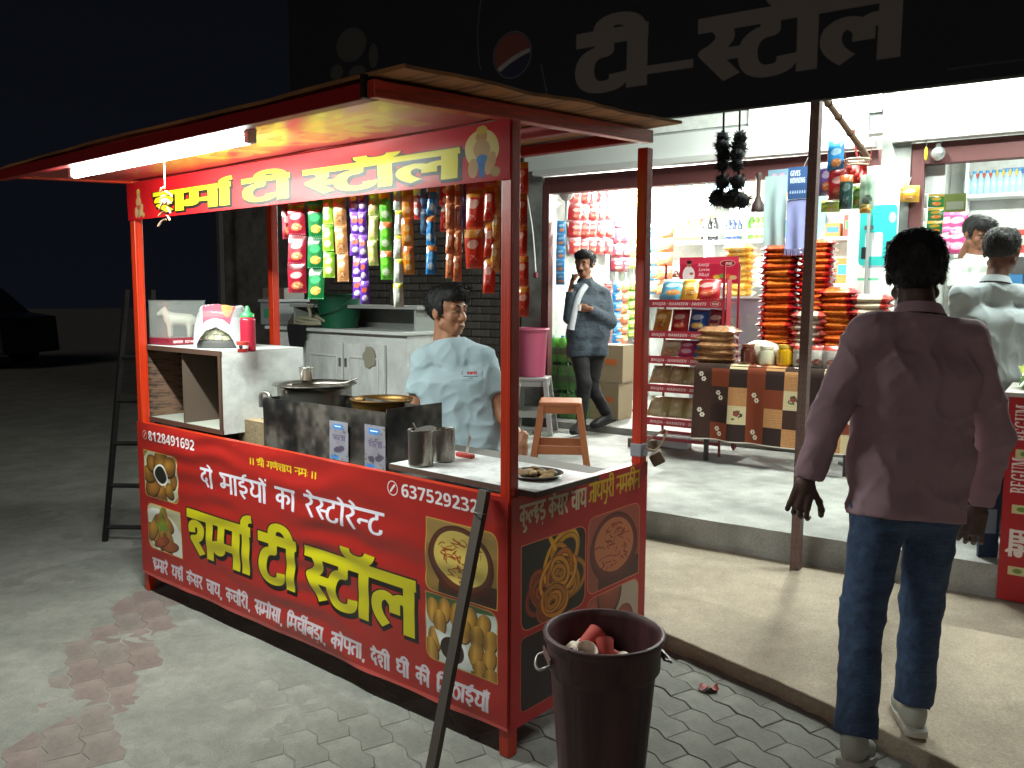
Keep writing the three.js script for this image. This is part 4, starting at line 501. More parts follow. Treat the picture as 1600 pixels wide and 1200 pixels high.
{ // acrylic case with a cow figurine
  const b = atZ(266, 538, -0.10).setY(CT + 0.0005), g = thing('display_case', 'clear acrylic display case with a maroon base on the white cabinet', 'display case', b, 0.12);
  const H = 0.215, W = 0.17, Dp = 0.21;
  const txt = canvasTex(256, 40, (q) => { q.fillStyle = '#8c2434'; q.fillRect(0, 0, 256, 40); dev(q, 'स म प र क', 12, 14, 70, 18, { weight: 1.8, fill: '#e8d8dc' }); latin(q, '9214636700', 96, 11, 146, 20, '#efe4e6'); });
  M('base', box(W, 0.035, Dp, -W / 2, 0.0175, -Dp / 2, 0.003), mat('#7d1f30', 0.45), g);
  M('contact_label', new THREE.PlaneGeometry(Dp * 0.94, 0.026).rotateY(Math.PI / 2).translate(0.002, 0.017, -Dp / 2), mat('#ffffff', 0.5, { map: txt }), g);
  const pane = (w, h, x, y, z, ry) => M('pane', new THREE.BoxGeometry(w, h, 0.003).rotateY(ry).translate(x, y, z), clearPlastic, g);
  pane(W - 0.006, H - 0.035, -W / 2, 0.035 + (H - 0.035) / 2, -0.004, 0); pane(W - 0.006, H - 0.035, -W / 2, 0.035 + (H - 0.035) / 2, -Dp + 0.004, 0); pane(Dp - 0.012, H - 0.035, -0.004, 0.035 + (H - 0.035) / 2, -Dp / 2, Math.PI / 2); pane(Dp - 0.012, H - 0.035, -W + 0.004, 0.035 + (H - 0.035) / 2, -Dp / 2, Math.PI / 2);
  M('lid', new THREE.BoxGeometry(W, 0.003, Dp).translate(-W / 2, H + 0.0015, -Dp / 2), clearPlastic, g);
}
{ // newspaper-covered tub of sweets
  const c = atZ(349, 534, -0.22).setY(CT), R = 0.115, g = thing('sweet_tub', 'clear round tub of pale sweets with a grey base, half covered by newspaper', 'tub', [c.x, CT, c.z]);
  M('base', lathe([[0, 0], [R, 0], [R + 0.004, 0.006], [R + 0.004, 0.03], [R, 0.034], [0, 0.034]]), mat('#4c4b4a', 0.5), g); M('tub_wall', lathe([[R - 0.004, 0.034], [R - 0.002, 0.16], [R - 0.02, 0.185], [0, 0.188]]), clearPlastic, g);
  const r = rngOf(12), sw = new RoundedBoxGeometry(0.032, 0.024, 0.032, 2, 0.006), ms = [mat('#e2d9b4', 0.6), mat('#d8cf9f', 0.6)];
  for (let k = 0; k < 5; k++) for (let i = 0; i < 16; i++) { const a = i / 16 * 6.283 + k * 0.2, q = 0.082; const m = M('sweet', sw, ms[i % 2], g); m.position.set(Math.cos(a) * q, 0.049 + k * 0.0265, Math.sin(a) * q); m.rotation.set(jit(r, 0.15), -a + jit(r, 0.3), jit(r, 0.15)); }
  const paper = canvasTex(512, 512, (q) => { q.fillStyle = '#a8aaaa'; q.fillRect(0, 0, 512, 512); const rr2 = rngOf(4); q.fillStyle = '#9a9c9e'; for (let i = 0; i < 60; i++) q.fillRect(20 + (i % 3) * 165, 14 + Math.floor(i / 3) * 25, 120 + rr2() * 30, 5); q.fillStyle = '#b44a5c'; q.fillRect(130, 300, 260, 170); latin(q, '100%', 150, 330, 130, 60, '#e2d6d8'); q.fillStyle = '#c98a50'; ell(q, 335, 390, 42, 55); q.fill(); q.fillStyle = '#d8b078'; ell(q, 322, 360, 25, 22); q.fill(); });
  const np = new THREE.PlaneGeometry(0.31, 0.33, 32, 32); bend(np.rotateX(-Math.PI / 2), (v) => { const q = Math.hypot(v.x, v.z), over = Math.max(0, q - 0.095); v.y = 0.196 + 0.010 * fbm(v.x * 14, v.z * 14) - over * (v.z > 0 ? 1.15 : 0.75) - over * over * 4; const s = over > 0 ? 0.095 / q + (1 - 0.095 / q) * 0.45 : 1; v.x *= s; v.z *= s; });
  tag(M('newspaper_sheet', np.rotateY(0.75).translate(c.x, CT, c.z), mat('#ffffff', 0.85, { map: paper })), 'crumpled newspaper with a pink advert lying over the sweet tub', 'newspaper');
}
{ const c = atZ(379, 538, -0.08).setY(CT); const cup = thing('paper_cup', 'small red and white paper cup standing before the sweet tub', 'paper cup', [c.x, CT, c.z]); M('cup_wall', lathe([[0, 0], [0.021, 0], [0.026, 0.045], [0.027, 0.047], [0.025, 0.046], [0.02, 0.004], [0, 0.004]]), mat('#c23a30', 0.6), cup); M('cup_band', cyl(0.0236, 0.0252, 0.014, 0, 0.024, 0, 24, true), mat('#efe8e4', 0.6), cup); M('cup_logo', new THREE.SphereGeometry(0.009, 12, 8).scale(1, 1, 0.25).rotateY(0.7).translate(0.0158, 0.026, 0.0192), mat('#1c1a1c', 0.6), cup);
  const b = thing('sauce_bottle', 'red squeeze bottle with a green nozzle cap standing behind the paper cup', 'bottle', [c.x - 0.045, CT, c.z - 0.056]); M('bottle_body', lathe([[0, 0], [0.031, 0], [0.033, 0.006], [0.033, 0.135], [0.028, 0.15], [0, 0.152]]), mat('#a01f34', 0.35), b); M('nozzle_cap', lathe([[0.029, 0.15], [0.029, 0.165], [0.014, 0.172], [0.007, 0.198], [0.004, 0.2], [0, 0.2]]), mat('#2f8a4c', 0.4), b); }
{ // cow figurine (inside the case): one continuous body
  const b = atZ(266, 538, -0.10).setY(CT), g = thing('cow_figurine', 'small white and red cow figurine inside the acrylic case', 'figurine', [b.x - 0.085, CT + 0.036, b.z - 0.10], 4.0);
  const B = []; const cap = (a, c, r0, r1) => B.push([V(...a), V(...c), r0, r1]);
  cap([-0.045, 0.085, 0], [0.045, 0.09, 0], 0.03, 0.032); for (const x of [-0.045, 0.048]) for (const z of [-0.016, 0.016]) cap([x, 0.075, z], [x, 0.006, z], 0.013, 0.009); cap([0.05, 0.1, 0], [0.075, 0.125, 0], 0.02, 0.016); cap([0.075, 0.128, 0], [0.102, 0.112, 0], 0.015, 0.010); cap([0.07, 0.14, 0.008], [0.066, 0.16, 0.014], 0.005, 0.002); cap([0.07, 0.14, -0.008], [0.066, 0.16, -0.014], 0.005, 0.002); cap([-0.07, 0.09, 0], [-0.08, 0.04, 0], 0.006, 0.004);
  M('body', fieldMesh(B, 0.006, 0.012), mat('#d8cfc4', 0.45), g); for (const [x, y, z] of [[0, 0.1, 0.028], [0.03, 0.085, 0.03], [-0.03, 0.08, 0.028]]) M('painted_spot', new THREE.SphereGeometry(0.012, 10, 8).scale(1, 1, 0.3).translate(x, y, z), mat('#a34a34', 0.5), g);
}
{ // cupboard behind the stall
  const z = -1.25, p0 = atZ(632, 525, z), g = thing('cupboard', 'chipped white wooden cupboard with two panelled doors behind the stall', 'cupboard', [p0.x, 0, z]);
  const h = p0.y, w = 1.3, d = 0.42;
  M('carcass', box(w, h - 0.06, d, -w / 2, (h - 0.06) / 2 + 0.06, -d / 2 - 0.02), whitePaint, g); M('plinth', box(w - 0.04, 0.06, d - 0.05, -w / 2, 0.03, -d / 2 - 0.03), mat('#777', 0.8), g); M('cupboard_top', box(w + 0.03, 0.02, d + 0.05, -w / 2, h + 0.0115, -d / 2, 0.004), whitePaint, g);
  for (let i = 0; i < 3; i++) { const dw = 0.36, x = -0.17 - dw / 2 - i * (dw + 0.015), door = M('door', box(dw, h - 0.14, 0.018, x, h / 2 + 0.01, -0.006, 0.003), whitePaint, g); for (const [bw, bh, bx, by] of [[dw - 0.09, 0.012, 0, h / 2 - 0.15], [dw - 0.09, 0.012, 0, -h / 2 + 0.15], [0.012, h - 0.30, dw / 2 - 0.05, 0], [0.012, h - 0.30, -dw / 2 + 0.05, 0]]) M('moulding', box(bw, bh, 0.008, x + bx, h / 2 + 0.01 + by, 0.0065, 0.003), whitePaint, door); M('latch', box(0.012, 0.05, 0.012, x + (i ? dw / 2 - 0.02 : -dw / 2 + 0.02), h * 0.86, 0.008, 0.003), mat('#5a5650', 0.5), door); }
  const st = new THREE.Shape(); for (let i = 0; i <= 26; i++) { const a = i / 26 * 6.283, q = 0.055 * (1 + 0.35 * noise(Math.cos(a) * 2, Math.sin(a) * 2)); i ? st.lineTo(Math.cos(a) * q, Math.sin(a) * q * 1.15) : st.moveTo(q, 0); }
  const pk = atZ(575, 558, z + 0.02); M('peeled_sticker', new THREE.ShapeGeometry(st).translate(pk.x - p0.x, pk.y, 0.012), mat('#8d8a78', 0.8), g);
  M('upper_board', box(1.2, 0.018, 0.32, -0.58, h + 0.155, -0.24), mat([0.40, 0.41, 0.39], 0.6), g); M('upper_side', box(0.018, 0.146, 0.3, -0.02, h + 0.0735, -0.25), mat([0.32, 0.33, 0.31], 0.7), g); M('upper_side', box(0.018, 0.146, 0.3, -1.16, h + 0.0735, -0.25), mat([0.32, 0.33, 0.31], 0.7), g); M('upper_back', box(1.12, 0.14, 0.01, -0.59, h + 0.075, -0.39), mat([0.2, 0.2, 0.19], 0.8), g);
  const top = h + 0.0225, at = (px, py, zz) => atZ(px, py, zz);
  { const c = at(531, 520, z - 0.12), b = thing('green_bucket', 'dark green plastic bucket on top of the white cupboard', 'bucket', [c.x, top, z - 0.12]); M('bucket_wall', lathe([[0, 0], [0.105, 0], [0.11, 0.004], [0.145, 0.2], [0.152, 0.2], [0.152, 0.21], [0.142, 0.21], [0.107, 0.008], [0, 0.008]]), mat('#0f5238', 0.45), b); M('bucket_handle', tube([[0.148, 0.2, 0], [0.12, 0.12, 0.11], [0, 0.085, 0.15], [-0.12, 0.12, 0.11], [-0.148, 0.2, 0]], 0.004, 30, 8), mat('#1b3a2c', 0.5), b); }
  { const c = at(487, 515, z - 0.05), b = thing('hose_coil', 'coil of grubby beige hose lying before the green bucket', 'hose', [c.x, top + 0.012, z - 0.06]); const pts = []; for (let i = 0; i < 60; i++) { const a = i / 60 * 6.283 * 3.2; pts.push(V(Math.cos(a) * (0.15 + 0.01 * Math.sin(a * 1.7)), 0.006 + i * 0.0008 + 0.006 * Math.sin(a * 2.3), Math.sin(a) * 0.055)); } pts.push(V(0.2, 0.03, 0.05)); M('hose', tube(pts, 0.0115, 180, 8), mat('#a29c84', 0.6), b); M('hose_end', tube([[-0.02, 0.05, 0], [-0.03, 0.09, 0.0], [-0.06, 0.12, -0.01]], 0.0115, 12, 8), mat('#a29c84', 0.6), b); }
  { const q = bend(new THREE.PlaneGeometry(0.2, 0.34, 16, 30), (v) => { const t = v.y + 0.17, f = 0.2; if (t > f) { v.z = -(t - f) + 0.03; v.y = 0.012 + 0.012 * Math.abs(fbm(v.x * 12, t * 12)); } else { v.y = t - f; v.x *= 0.45 + 0.55 * (t / f) - 0.25 * Math.max(0, 0.1 - t) * 10 * 0.6; v.z = 0.034 + 0.01 * Math.sin(v.x * 60) * (1 - t / f); } }); const c = at(468, 525, z + 0.01); tag(M('black_cloth', q.translate(c.x, top, z), mat('#131214', 0.95)), 'black rag hanging over the edge of the white cupboard', 'cloth'); }
  { const c = at(455, 500, z - 0.2); const q = new THREE.SphereGeometry(1, 40, 24); bend(q, (v) => { const k = 1 + 0.22 * fbm(v.x * 2.2, v.y * 2.2, v.z * 2.2); v.multiplyScalar(k); v.x *= 0.13; v.y = Math.max(-0.0, v.y) * 0.11; v.z *= 0.09; }); tag(M('brown_sack', q.translate(c.x + 0.02, top, z - 0.2), mat('#4d4238', 0.95, { bumpMap: rep(T_FINE, 6), bumpScale: 0.002 })), 'crumpled brown sack on the cupboard behind the hose', 'sack'); }
  { const c = at(415, 470, z - 0.02), b = thing('storage_box', 'grey plastic storage box with a green patch at the cupboard end', 'box', [c.x, top, z - 0.16]); M('box_body', box(0.2, 0.15, 0.24, 0, 0.075, 0, 0.012), mat('#86898a', 0.55), b); M('box_lid', box(0.225, 0.022, 0.26, 0, 0.161, 0, 0.008), mat('#a6a9a9', 0.5), b); M('green_patch', box(0.06, 0.06, 0.004, -0.02, 0.08, 0.1215), mat('#3f8a62', 0.6), b); const e = thing('carton', 'pale cardboard carton on the lid of the grey storage box', 'carton', [c.x, top + 0.1725, z - 0.16], 0.15); M('carton_body', box(0.2, 0.07, 0.18, 0, 0.035, 0), mat('#8f8e88', 0.85), e); M('flap', box(0.2, 0.003, 0.08, 0, 0.072, 0.03), mat('#a09f98', 0.85), e); }
  { const c = at(618, 482, z - 0.25), b = thing('steel_tumbler', 'small steel tumbler on the board above the cupboard', 'tumbler', [c.x, h + 0.1645, z - 0.25]); M('tumbler_wall', lathe([[0, 0], [0.026, 0], [0.032, 0.1], [0.034, 0.1], [0.03, 0.1], [0.024, 0.004], [0, 0.004]]), steelDull, b); }
}
{ // small cardboard box by the cabinet
  const a = atZ(372, 655, -0.15), b = atZ(412, 655, -0.15), g = thing('carton', 'small brown cardboard box between the white cabinet and the stove screen', 'carton', [(a.x + b.x) / 2, HC - 0.049, -0.21]); M('carton_body', box(b.x - a.x, a.y - HC + 0.05, 0.12, 0, (a.y - HC + 0.05) / 2, 0), mat('#8d7a5c', 0.85, { map: srgb(rep(T_FINE, 2)) }), g); M('flap', box(b.x - a.x, 0.003, 0.06, 0, a.y - HC + 0.053, 0.03), mat('#9c8868', 0.85), g);
}
{ // sooty sheet-metal screen round the stove
  const x0 = 0.905, x1 = 1.70, y0 = HC - 0.05, y1 = 1.035, back = atX(690, 640, x1).z, g = thing('stove_screen', 'sooty black sheet-metal stove screen with pasted milk packets', 'wind screen', [x0, y0, -0.12]);
  const soot = mat([0.10, 0.088, 0.075], 0.6, { metalness: 0.25, map: srgb(rep(grainTex(512, 0.7, 0.22, 0.62, 5, 71), 1)), bumpMap: rep(T_CONC, 2), bumpScale: 0.004 });
  const W = x1 - x0, H = y1 - y0;
  M('front_sheet', uvBox(bend(new THREE.BoxGeometry(W, H, 0.003, 40, 12, 1).translate(W / 2, H / 2, 0), (v) => { v.z += 0.004 * fbm(v.x * 6, v.y * 6); if (v.y > H * 0.95) v.y += 0.008 * (v.x / W) + 0.003 * noise(v.x * 9, 1); })), soot, g);
  M('side_sheet', uvBox(bend(new THREE.BoxGeometry(0.003, H, -0.12 - back, 1, 12, 24).translate(W, H / 2, (0.12 + back) / 2), (v) => { v.x += 0.004 * fbm(v.z * 6, v.y * 6); if (v.y > H * 0.95) v.y += 0.02; })), soot, g); M('side_sheet', uvBox(box(0.003, H, -0.12 - back, 0, H / 2, (0.12 + back) / 2)), soot, g);
  M('back_sheet', uvBox(box(W, H, 0.003, W / 2, H / 2, 0.12 + back)), soot, g); M('burner', lathe([[0, 0.02], [0.07, 0.02], [0.09, 0.05], [0.1, 0.05], [0.1, 0.0], [0, 0.0]]).translate(0.28, 0.0, -0.26), mat('#1c1a18', 0.6, { metalness: 0.6 }), g);
  const pack = (seed) => canvasTex(128, 256, (q) => { const r = rngOf(seed); q.fillStyle = '#7c7c86'; q.fillRect(0, 0, 128, 256); q.fillStyle = '#3a74b0'; rounded(q, 26, 18, 70, 34, 10); q.fill(); q.fillStyle = '#dfe6ee'; q.fillRect(36, 30, 48, 6); dev(q, 'श त ा', 20, 92, 86, 34, { weight: 1.5, fill: '#57506a' }); q.fillStyle = '#4a4456'; for (let i = 0; i < 5; i++) { ell(q, 30 + r() * 80, 175 + r() * 30, 14 + r() * 12, 10 + r() * 8, r() * 3); q.fill(); } q.fillStyle = '#3a74b0'; q.fillRect(10, 226, 50, 26); q.globalAlpha = 0.5; q.fillStyle = '#3c332a'; for (let i = 0; i < 30; i++) { ell(q, r() * 128, r() * 256, r() * 7, r() * 9, r() * 3); q.fill(); } });
  for (const [px0, px1, py0, py1, s] of [[516, 546, 656, 722, 1], [571, 604, 662, 738, 2]]) { const a = atZ(px0, py0, -0.115), b = atZ(px1, py1, -0.115), w = b.x - a.x, h = a.y - Math.max(b.y, y0 + 0.01); M('milk_packet', bend(new THREE.PlaneGeometry(w, h, 8, 10), (v) => { v.z += 0.003 * fbm(v.x * 20, v.y * 20); }).translate((a.x + b.x) / 2 - x0, a.y - h / 2 - y0, 0.010), mat('#ffffff', 0.5, { map: pack(s) }), g); }
}
{ // pots on the stove
  const z = -0.36, a = atZ(430, 600, z), b = atZ(555, 600, z), c = atZ(492, 600, z), R = (b.x - a.x) / 2 * 0.60, y = c.y, h = 0.22;
  const g = thing('milk_pot', 'wide steel milk pot with a flared rim behind the stove screen', 'pot', [c.x, y - h, z]);
  M('pot_wall', lathe([[0, 0], [R * 0.85, 0], [R * 0.92, 0.02], [R * 0.93, h - 0.02], [R * 0.94, h - 0.006], [R * 1.05, h], [R * 1.05, h + 0.004], [R * 0.93, h - 0.002], [R * 0.90, h - 0.02], [R * 0.89, 0.03], [0, 0.02]], 56), mat('#8f8b85', 0.28, { metalness: 0.92 }), g); M('milk', new THREE.CircleGeometry(R * 0.83, 40).rotateX(-Math.PI / 2).translate(0, h - 0.035, 0), mat('#6e5a48', 0.4), g);
  M('ladle_handle', tube([[R * 0.3, h + 0.01, 0.02], [R * 0.8, h + 0.012, -0.05], [R * 1.02, h + 0.03, -0.1]], 0.004, 16, 8), steel, g);
  const t = atZ(449, 600, z + 0.08), cu = thing('steel_tumbler', 'steel tumbler balanced on the rim of the milk pot', 'tumbler', [c.x - R * 0.78, y + 0.0045, z - R * 0.3], 0); M('tumbler_wall', lathe([[0, 0], [0.026, 0], [0.031, 0.055], [0.033, 0.06], [0.029, 0.06], [0.024, 0.004], [0, 0.004]]), steel, cu);
  const k = atZ(596, 622, -0.4), k0 = atZ(550, 622, -0.4), k1 = atZ(641, 622, -0.4), r2 = (k1.x - k0.x) / 2 * 0.72, q = thing('brass_pot', 'brass pot with stained rim and brown tea beside the milk pot', 'pot', [k.x, k.y - 0.16, -0.4]); const brass = mat('#7c5a2c', 0.4, { metalness: 0.75, map: srgb(rep(T_CONC, 2)) });
  M('pot_wall', lathe([[0, 0], [r2 * 0.75, 0], [r2 * 0.9, 0.03], [r2 * 0.88, 0.13], [r2, 0.155], [r2, 0.16], [r2 * 0.86, 0.14], [r2 * 0.84, 0.04], [0, 0.02]], 48), brass, q); M('tea', new THREE.CircleGeometry(r2 * 0.86, 36).rotateX(-Math.PI / 2).translate(0, 0.138, 0), mat('#8d6a3c', 0.5, { map: srgb(rep(T_CONC, 3)) }), q);
  const l = atZ(415, 618, -0.16), m = thing('steel_scoop', 'steel scoop hooked over the left edge of the stove screen', 'scoop', [l.x + 0.02, l.y - 0.02, -0.145]); M('scoop_strap', tube([[0.035, -0.02, 0], [0.03, 0.028, 0], [-0.03, 0.03, 0.0], [-0.035, -0.03, 0]], 0.009, 20, 8), steel, m);
}
{ // white board that widens the counter
  const g = thing('serving_board', 'white laminated board laid over the counter corner', 'board', [0, 0, 0]), y = HC + 0.0035, A = [[1.80, -0.05], [2.462, -0.05], [2.462, -0.36], [1.78, -0.36]];
  const plank = (x0, x1) => M('plank', uvBox(box(x1 - x0 - 0.0016, 0.018, 0.34, (x0 + x1) / 2, y + 0.009, -0.215)), mat([0.70, 0.71, 0.70], 0.35, { map: srgb(rep(grainTex(256, 0.93, 0.03, 0.12, 9, 81), 2)) }), g); plank(1.80, 2.06); plank(2.06, 2.30); plank(2.30, 2.475);
  M('edge_strip', box(0.675, 0.018, 0.003, 2.1375, y + 0.009, -0.0430), mat('#4c3a30', 0.8), g); M('edge_strip', box(0.003, 0.018, 0.34, 2.477, y + 0.009, -0.215), mat('#4c3a30', 0.8), g);
  const top = y + 0.018;
  const can = (px, py, r, h, label) => { const c = atY(px, py, top + 0.001), q = thing('steel_canister', label, 'canister', [c.x, top + 0.0005, c.z - r * 0.8]); M('canister_wall', lathe([[0, 0], [r * 0.94, 0], [r, 0.006], [r, h - 0.006], [r * 1.04, h], [r * 1.0, h + 0.002], [r * 0.95, h - 0.006], [r * 0.95, 0.01], [0, 0.008]], 40), mat('#8f8a83', 0.36, { metalness: 0.88, roughnessMap: rep(T_CONC, 1) }), q); M('contents', new THREE.CircleGeometry(r * 0.94, 28).rotateX(-Math.PI / 2).translate(0, h - 0.03, 0), mat('#2c241e', 0.8), q); return q; };
  const c1 = can(646, 729, 0.045, 0.128, 'steel canister with a spoon in it on the white board'); M('spoon', tube([[0, 0.06, 0], [-0.02, 0.12, 0.0], [-0.034, 0.15, 0.006]], 0.003, 12, 8), steel, c1); M('lid', new THREE.CylinderGeometry(0.041, 0.041, 0.003, 28).rotateX(0.3).translate(0.006, 0.124, -0.012), mat('#bdbab4', 0.3, { metalness: 0.9 }), c1); can(684, 722, 0.040, 0.118, 'shorter steel canister standing behind the one with a spoon');
  { const c = atY(838, 743, top + 0.004), q = thing('steel_plate', 'round steel plate of fried snacks on the white board', 'plate', [Math.min(c.x, 2.40), top, c.z + 0.0]); const R = 0.092; M('plate_dish', lathe([[0, 0], [R * 0.78, 0], [R * 0.95, 0.012], [R, 0.014], [R, 0.0155], [R * 0.93, 0.0145], [R * 0.77, 0.003], [0, 0.003]], 48), mat('#a8a49e', 0.25, { metalness: 0.9 }), q); const r = rngOf(31); for (let i = 0; i < 16; i++) { const a = r() * 6.283, d = Math.sqrt(r()) * R * 0.62; const m = M('snack', bend(new THREE.SphereGeometry(1, 10, 8), (v) => { v.multiplyScalar(1 + 0.2 * noise(v.x * 2 + i, v.y * 2, v.z * 2)); v.x *= 0.026; v.y *= 0.008; v.z *= 0.017; }), mat(['#7d6038', '#8f7044', '#6f5230'][i % 3], 0.75), q); m.position.set(Math.cos(a) * d, 0.009 + 0.004 * (i % 3), Math.sin(a) * d); m.rotation.set(jit(r, 0.2), r() * 6, jit(r, 0.2)); } }
  { const a = atY(722, 712, top + 0.004), q = thing('knife', 'steel knife leaning on a red handle at the back of the white board', 'knife', [a.x, top, a.z]); M('blade', box(0.012, 0.085, 0.002, 0.014, 0.046, -0.004).rotateZ(-0.28), steel, q); M('handle', box(0.085, 0.016, 0.02, 0.02, 0.009, 0.004, 0.004), mat('#a3261c', 0.5), q); }
}
{ // batten leaning on the front panel
  const f = atY(672, 1215, 0.0), t = atZ(757, 766, 0.028); t.y = Math.min(t.y, 0.88);
  const g = thing('leaning_batten', 'dark weathered wooden batten leaning against the stall front', 'batten'); const wood = mat([0.085, 0.068, 0.055], 0.8); M('batten', bend(uvBox(new THREE.BoxGeometry(0.034, 1, 0.022, 2, 24, 1)), (v) => { v.x += 0.004 * fbm(v.y * 3, 2); }).applyMatrix4(new THREE.Matrix4().makeScale(1, f.distanceTo(t), 1)).applyQuaternion(new THREE.Quaternion().setFromUnitVectors(V(0, 1, 0), t.clone().sub(f).normalize())).translate((f.x + t.x) / 2, (f.y + t.y) / 2, (f.z + t.z) / 2), wood, g);
  const k = f.clone().lerp(t, 0.92); M('binding_wire', new THREE.TorusGeometry(0.022, 0.0022, 6, 20).scale(1, 1.0, 0.8).rotateX(Math.PI / 2 - 0.2).translate(k.x, k.y, k.z), mat('#8d8880', 0.5), g);
}
{ // ladder-like iron stand at the left of the stall
  const a = atY(164, 846, 0), b = V(a.x + 0.28, 0, a.z - 0.22), top = V(a.x + 0.2, 1.5, a.z - 0.1), top2 = V(top.x + 0.1, 1.5, top.z - 0.1), iron = mat('#1e1c1c', 0.6, { metalness: 0.4 }), g = thing('iron_ladder', 'dark iron folding ladder standing at the left end of the stall', 'ladder');
  M('rail', bar(a, top, 0.026), iron, g); M('rail', bar(b, top2, 0.026), iron, g); for (let i = 0; i < 5; i++) { const t = 0.06 + i * 0.17; M('rung', bar(a.clone().lerp(top, t), b.clone().lerp(top2, t), 0.02), iron, g); }
}
{ // dustbin and its litter
  const y = 0.55, c = V(2.80, 0, 0.05), R = 0.164, g = thing('dustbin', 'dark maroon plastic dustbin full of paper cups beside the stall', 'dustbin', c);
  const m = mat('#543234', 0.5, { map: srgb(rep(T_CONC, 3, 1)), bumpMap: rep(T_FINE, 3), bumpScale: 0.001 });
  const wall = lathe([[0, 0], [0.105, 0], [0.112, 0.008], [0.115, 0.03], [0.148, 0.43], [0.150, 0.445], [0.158, 0.45], [0.160, 0.52], [0.169, 0.53], [0.172, 0.545], [0.166, y], [0.158, 0.548], [0.152, 0.53], [0.112, 0.02], [0, 0.018]], 64);
  bend(wall, (v) => { if (v.y < 0.44 && v.y > 0.02) { const a = Math.atan2(v.z, v.x), f = 1 - 0.022 * (Math.sin(a * 9) > 0 ? 1 : 0); v.x *= f; v.z *= f; } });
  M('bin_wall', wall, m, g);
  for (const s of [-1, 1]) { const d = V(-0.66 * s, 0, 0.75 * s).normalize(), t = V(d.z, 0, -d.x), at = (o, w, yy) => V(d.x * (0.160 + o) + t.x * w, yy, d.z * (0.160 + o) + t.z * w); const h = M('handle', tube([at(0, -0.045, 0.475), at(0.018, -0.045, 0.468), at(0.03, -0.02, 0.455), at(0.03, 0.02, 0.455), at(0.018, 0.045, 0.468), at(0, 0.045, 0.475)], 0.0045, 24, 8), mat('#8f8c88', 0.4, { metalness: 0.7 }), g); M('handle_plate', box(0.1, 0.022, 0.004).rotateY(Math.atan2(d.x, d.z)).translate(d.x * 0.162, 0.482, d.z * 0.162), mat('#6a4f4c', 0.5), g); }
  const r = rngOf(45), cupG = lathe([[0, 0], [0.02, 0], [0.028, 0.055], [0.0295, 0.056], [0.0275, 0.055], [0.019, 0.002], [0, 0.002]], 18), cols = ['#c9b8a8', '#a83a30', '#b84438', '#d8c8b8'];
  for (let i = 0; i < 22; i++) { const a = r() * 6.283, d = Math.sqrt(r()) * 0.09; const k = tag(M('used_cup', cupG, mat(cols[i % 4], 0.7)), i % 4 === 1 || i % 4 === 2 ? 'crumpled red paper cup thrown in the dustbin' : 'crumpled pale paper cup thrown in the dustbin', 'paper cup', 'used cups in the dustbin'); k.position.set(c.x + Math.cos(a) * d - 0.015, 0.42 + r() * 0.05 + (i > 12 ? 0.035 : 0), c.z + Math.sin(a) * d); k.rotation.set(r() * 3, r() * 6, r() * 3); k.scale.set(1, 0.8 + r() * 0.3, 0.7 + r() * 0.4); }
}
{ const c = atY(1108, 1078, 0), g = bend(new THREE.PlaneGeometry(0.07, 0.045, 8, 6).rotateX(-Math.PI / 2), (v) => { v.y += 0.012 + 0.018 * fbm(v.x * 40, v.z * 40); }); tag(M('litter_wrapper', g.rotateY(0.6).translate(c.x, 0, c.z), mat('#8a2a22', 0.6)), 'crumpled red wrapper lying on the pavers by the pad edge', 'wrapper'); }
{ // bits tied to the rear post, brick on the porch floor
  M('tape_wrap', box(0.05, 0.05, 0.05, L - 0.021, HC + 0.045, -D + 0.021, 0.004), mat('#8d9098', 0.5), stall);
  const g = thing('wood_offcut', 'small wood offcut tied with twine to the rear stall post', 'offcut', [L + 0.035, HC + 0.01, -D - 0.02], 0.5); M('offcut', box(0.05, 0.045, 0.035, 0, 0, 0, 0.006).rotateZ(0.5), mat('#6d5a48', 0.8), g); M('twine', tube([[-0.06, 0.05, 0.02], [-0.01, 0.035, 0.02], [0.02, 0.07, 0], [0.03, 0.11, -0.02], [-0.05, 0.06, 0.0]], 0.004, 24, 6), mat('#cbb898', 0.8), g);
  const c = atY(1003, 700, 0.22); tag(M('brick', uvBox(box(0.23, 0.075, 0.11, 0, 0, 0, 0.006).rotateY(-0.2).translate(c.x, 0.2585, c.z)), mat('#8a7462', 0.9, { map: srgb(rep(T_CONC, 3)) })), 'loose dusty brick lying on the porch floor behind the stall post', 'brick');
}
{ // white cable hanging by the shop pier
  const p = [[810, 250], [822, 300], [832, 360], [837, 425]].map(([u, v]) => { const q = atW(u, v, -2.2); return S(q.u, q.y, -2.2); }); const g = thing('hanging_cable', 'white electric cable hanging down the grey pier beside the stall', 'cable'); M('cable', tube([V(p[0].x - 0.2, p[0].y + 0.35, p[0].z), ...p], 0.007, 40, 8), mat('#c9cac6', 0.6), g); M('plug', box(0.035, 0.05, 0.03, p[3].x, p[3].y - 0.03, p[3].z, 0.006), mat('#7a2f3a', 0.6), g);
}
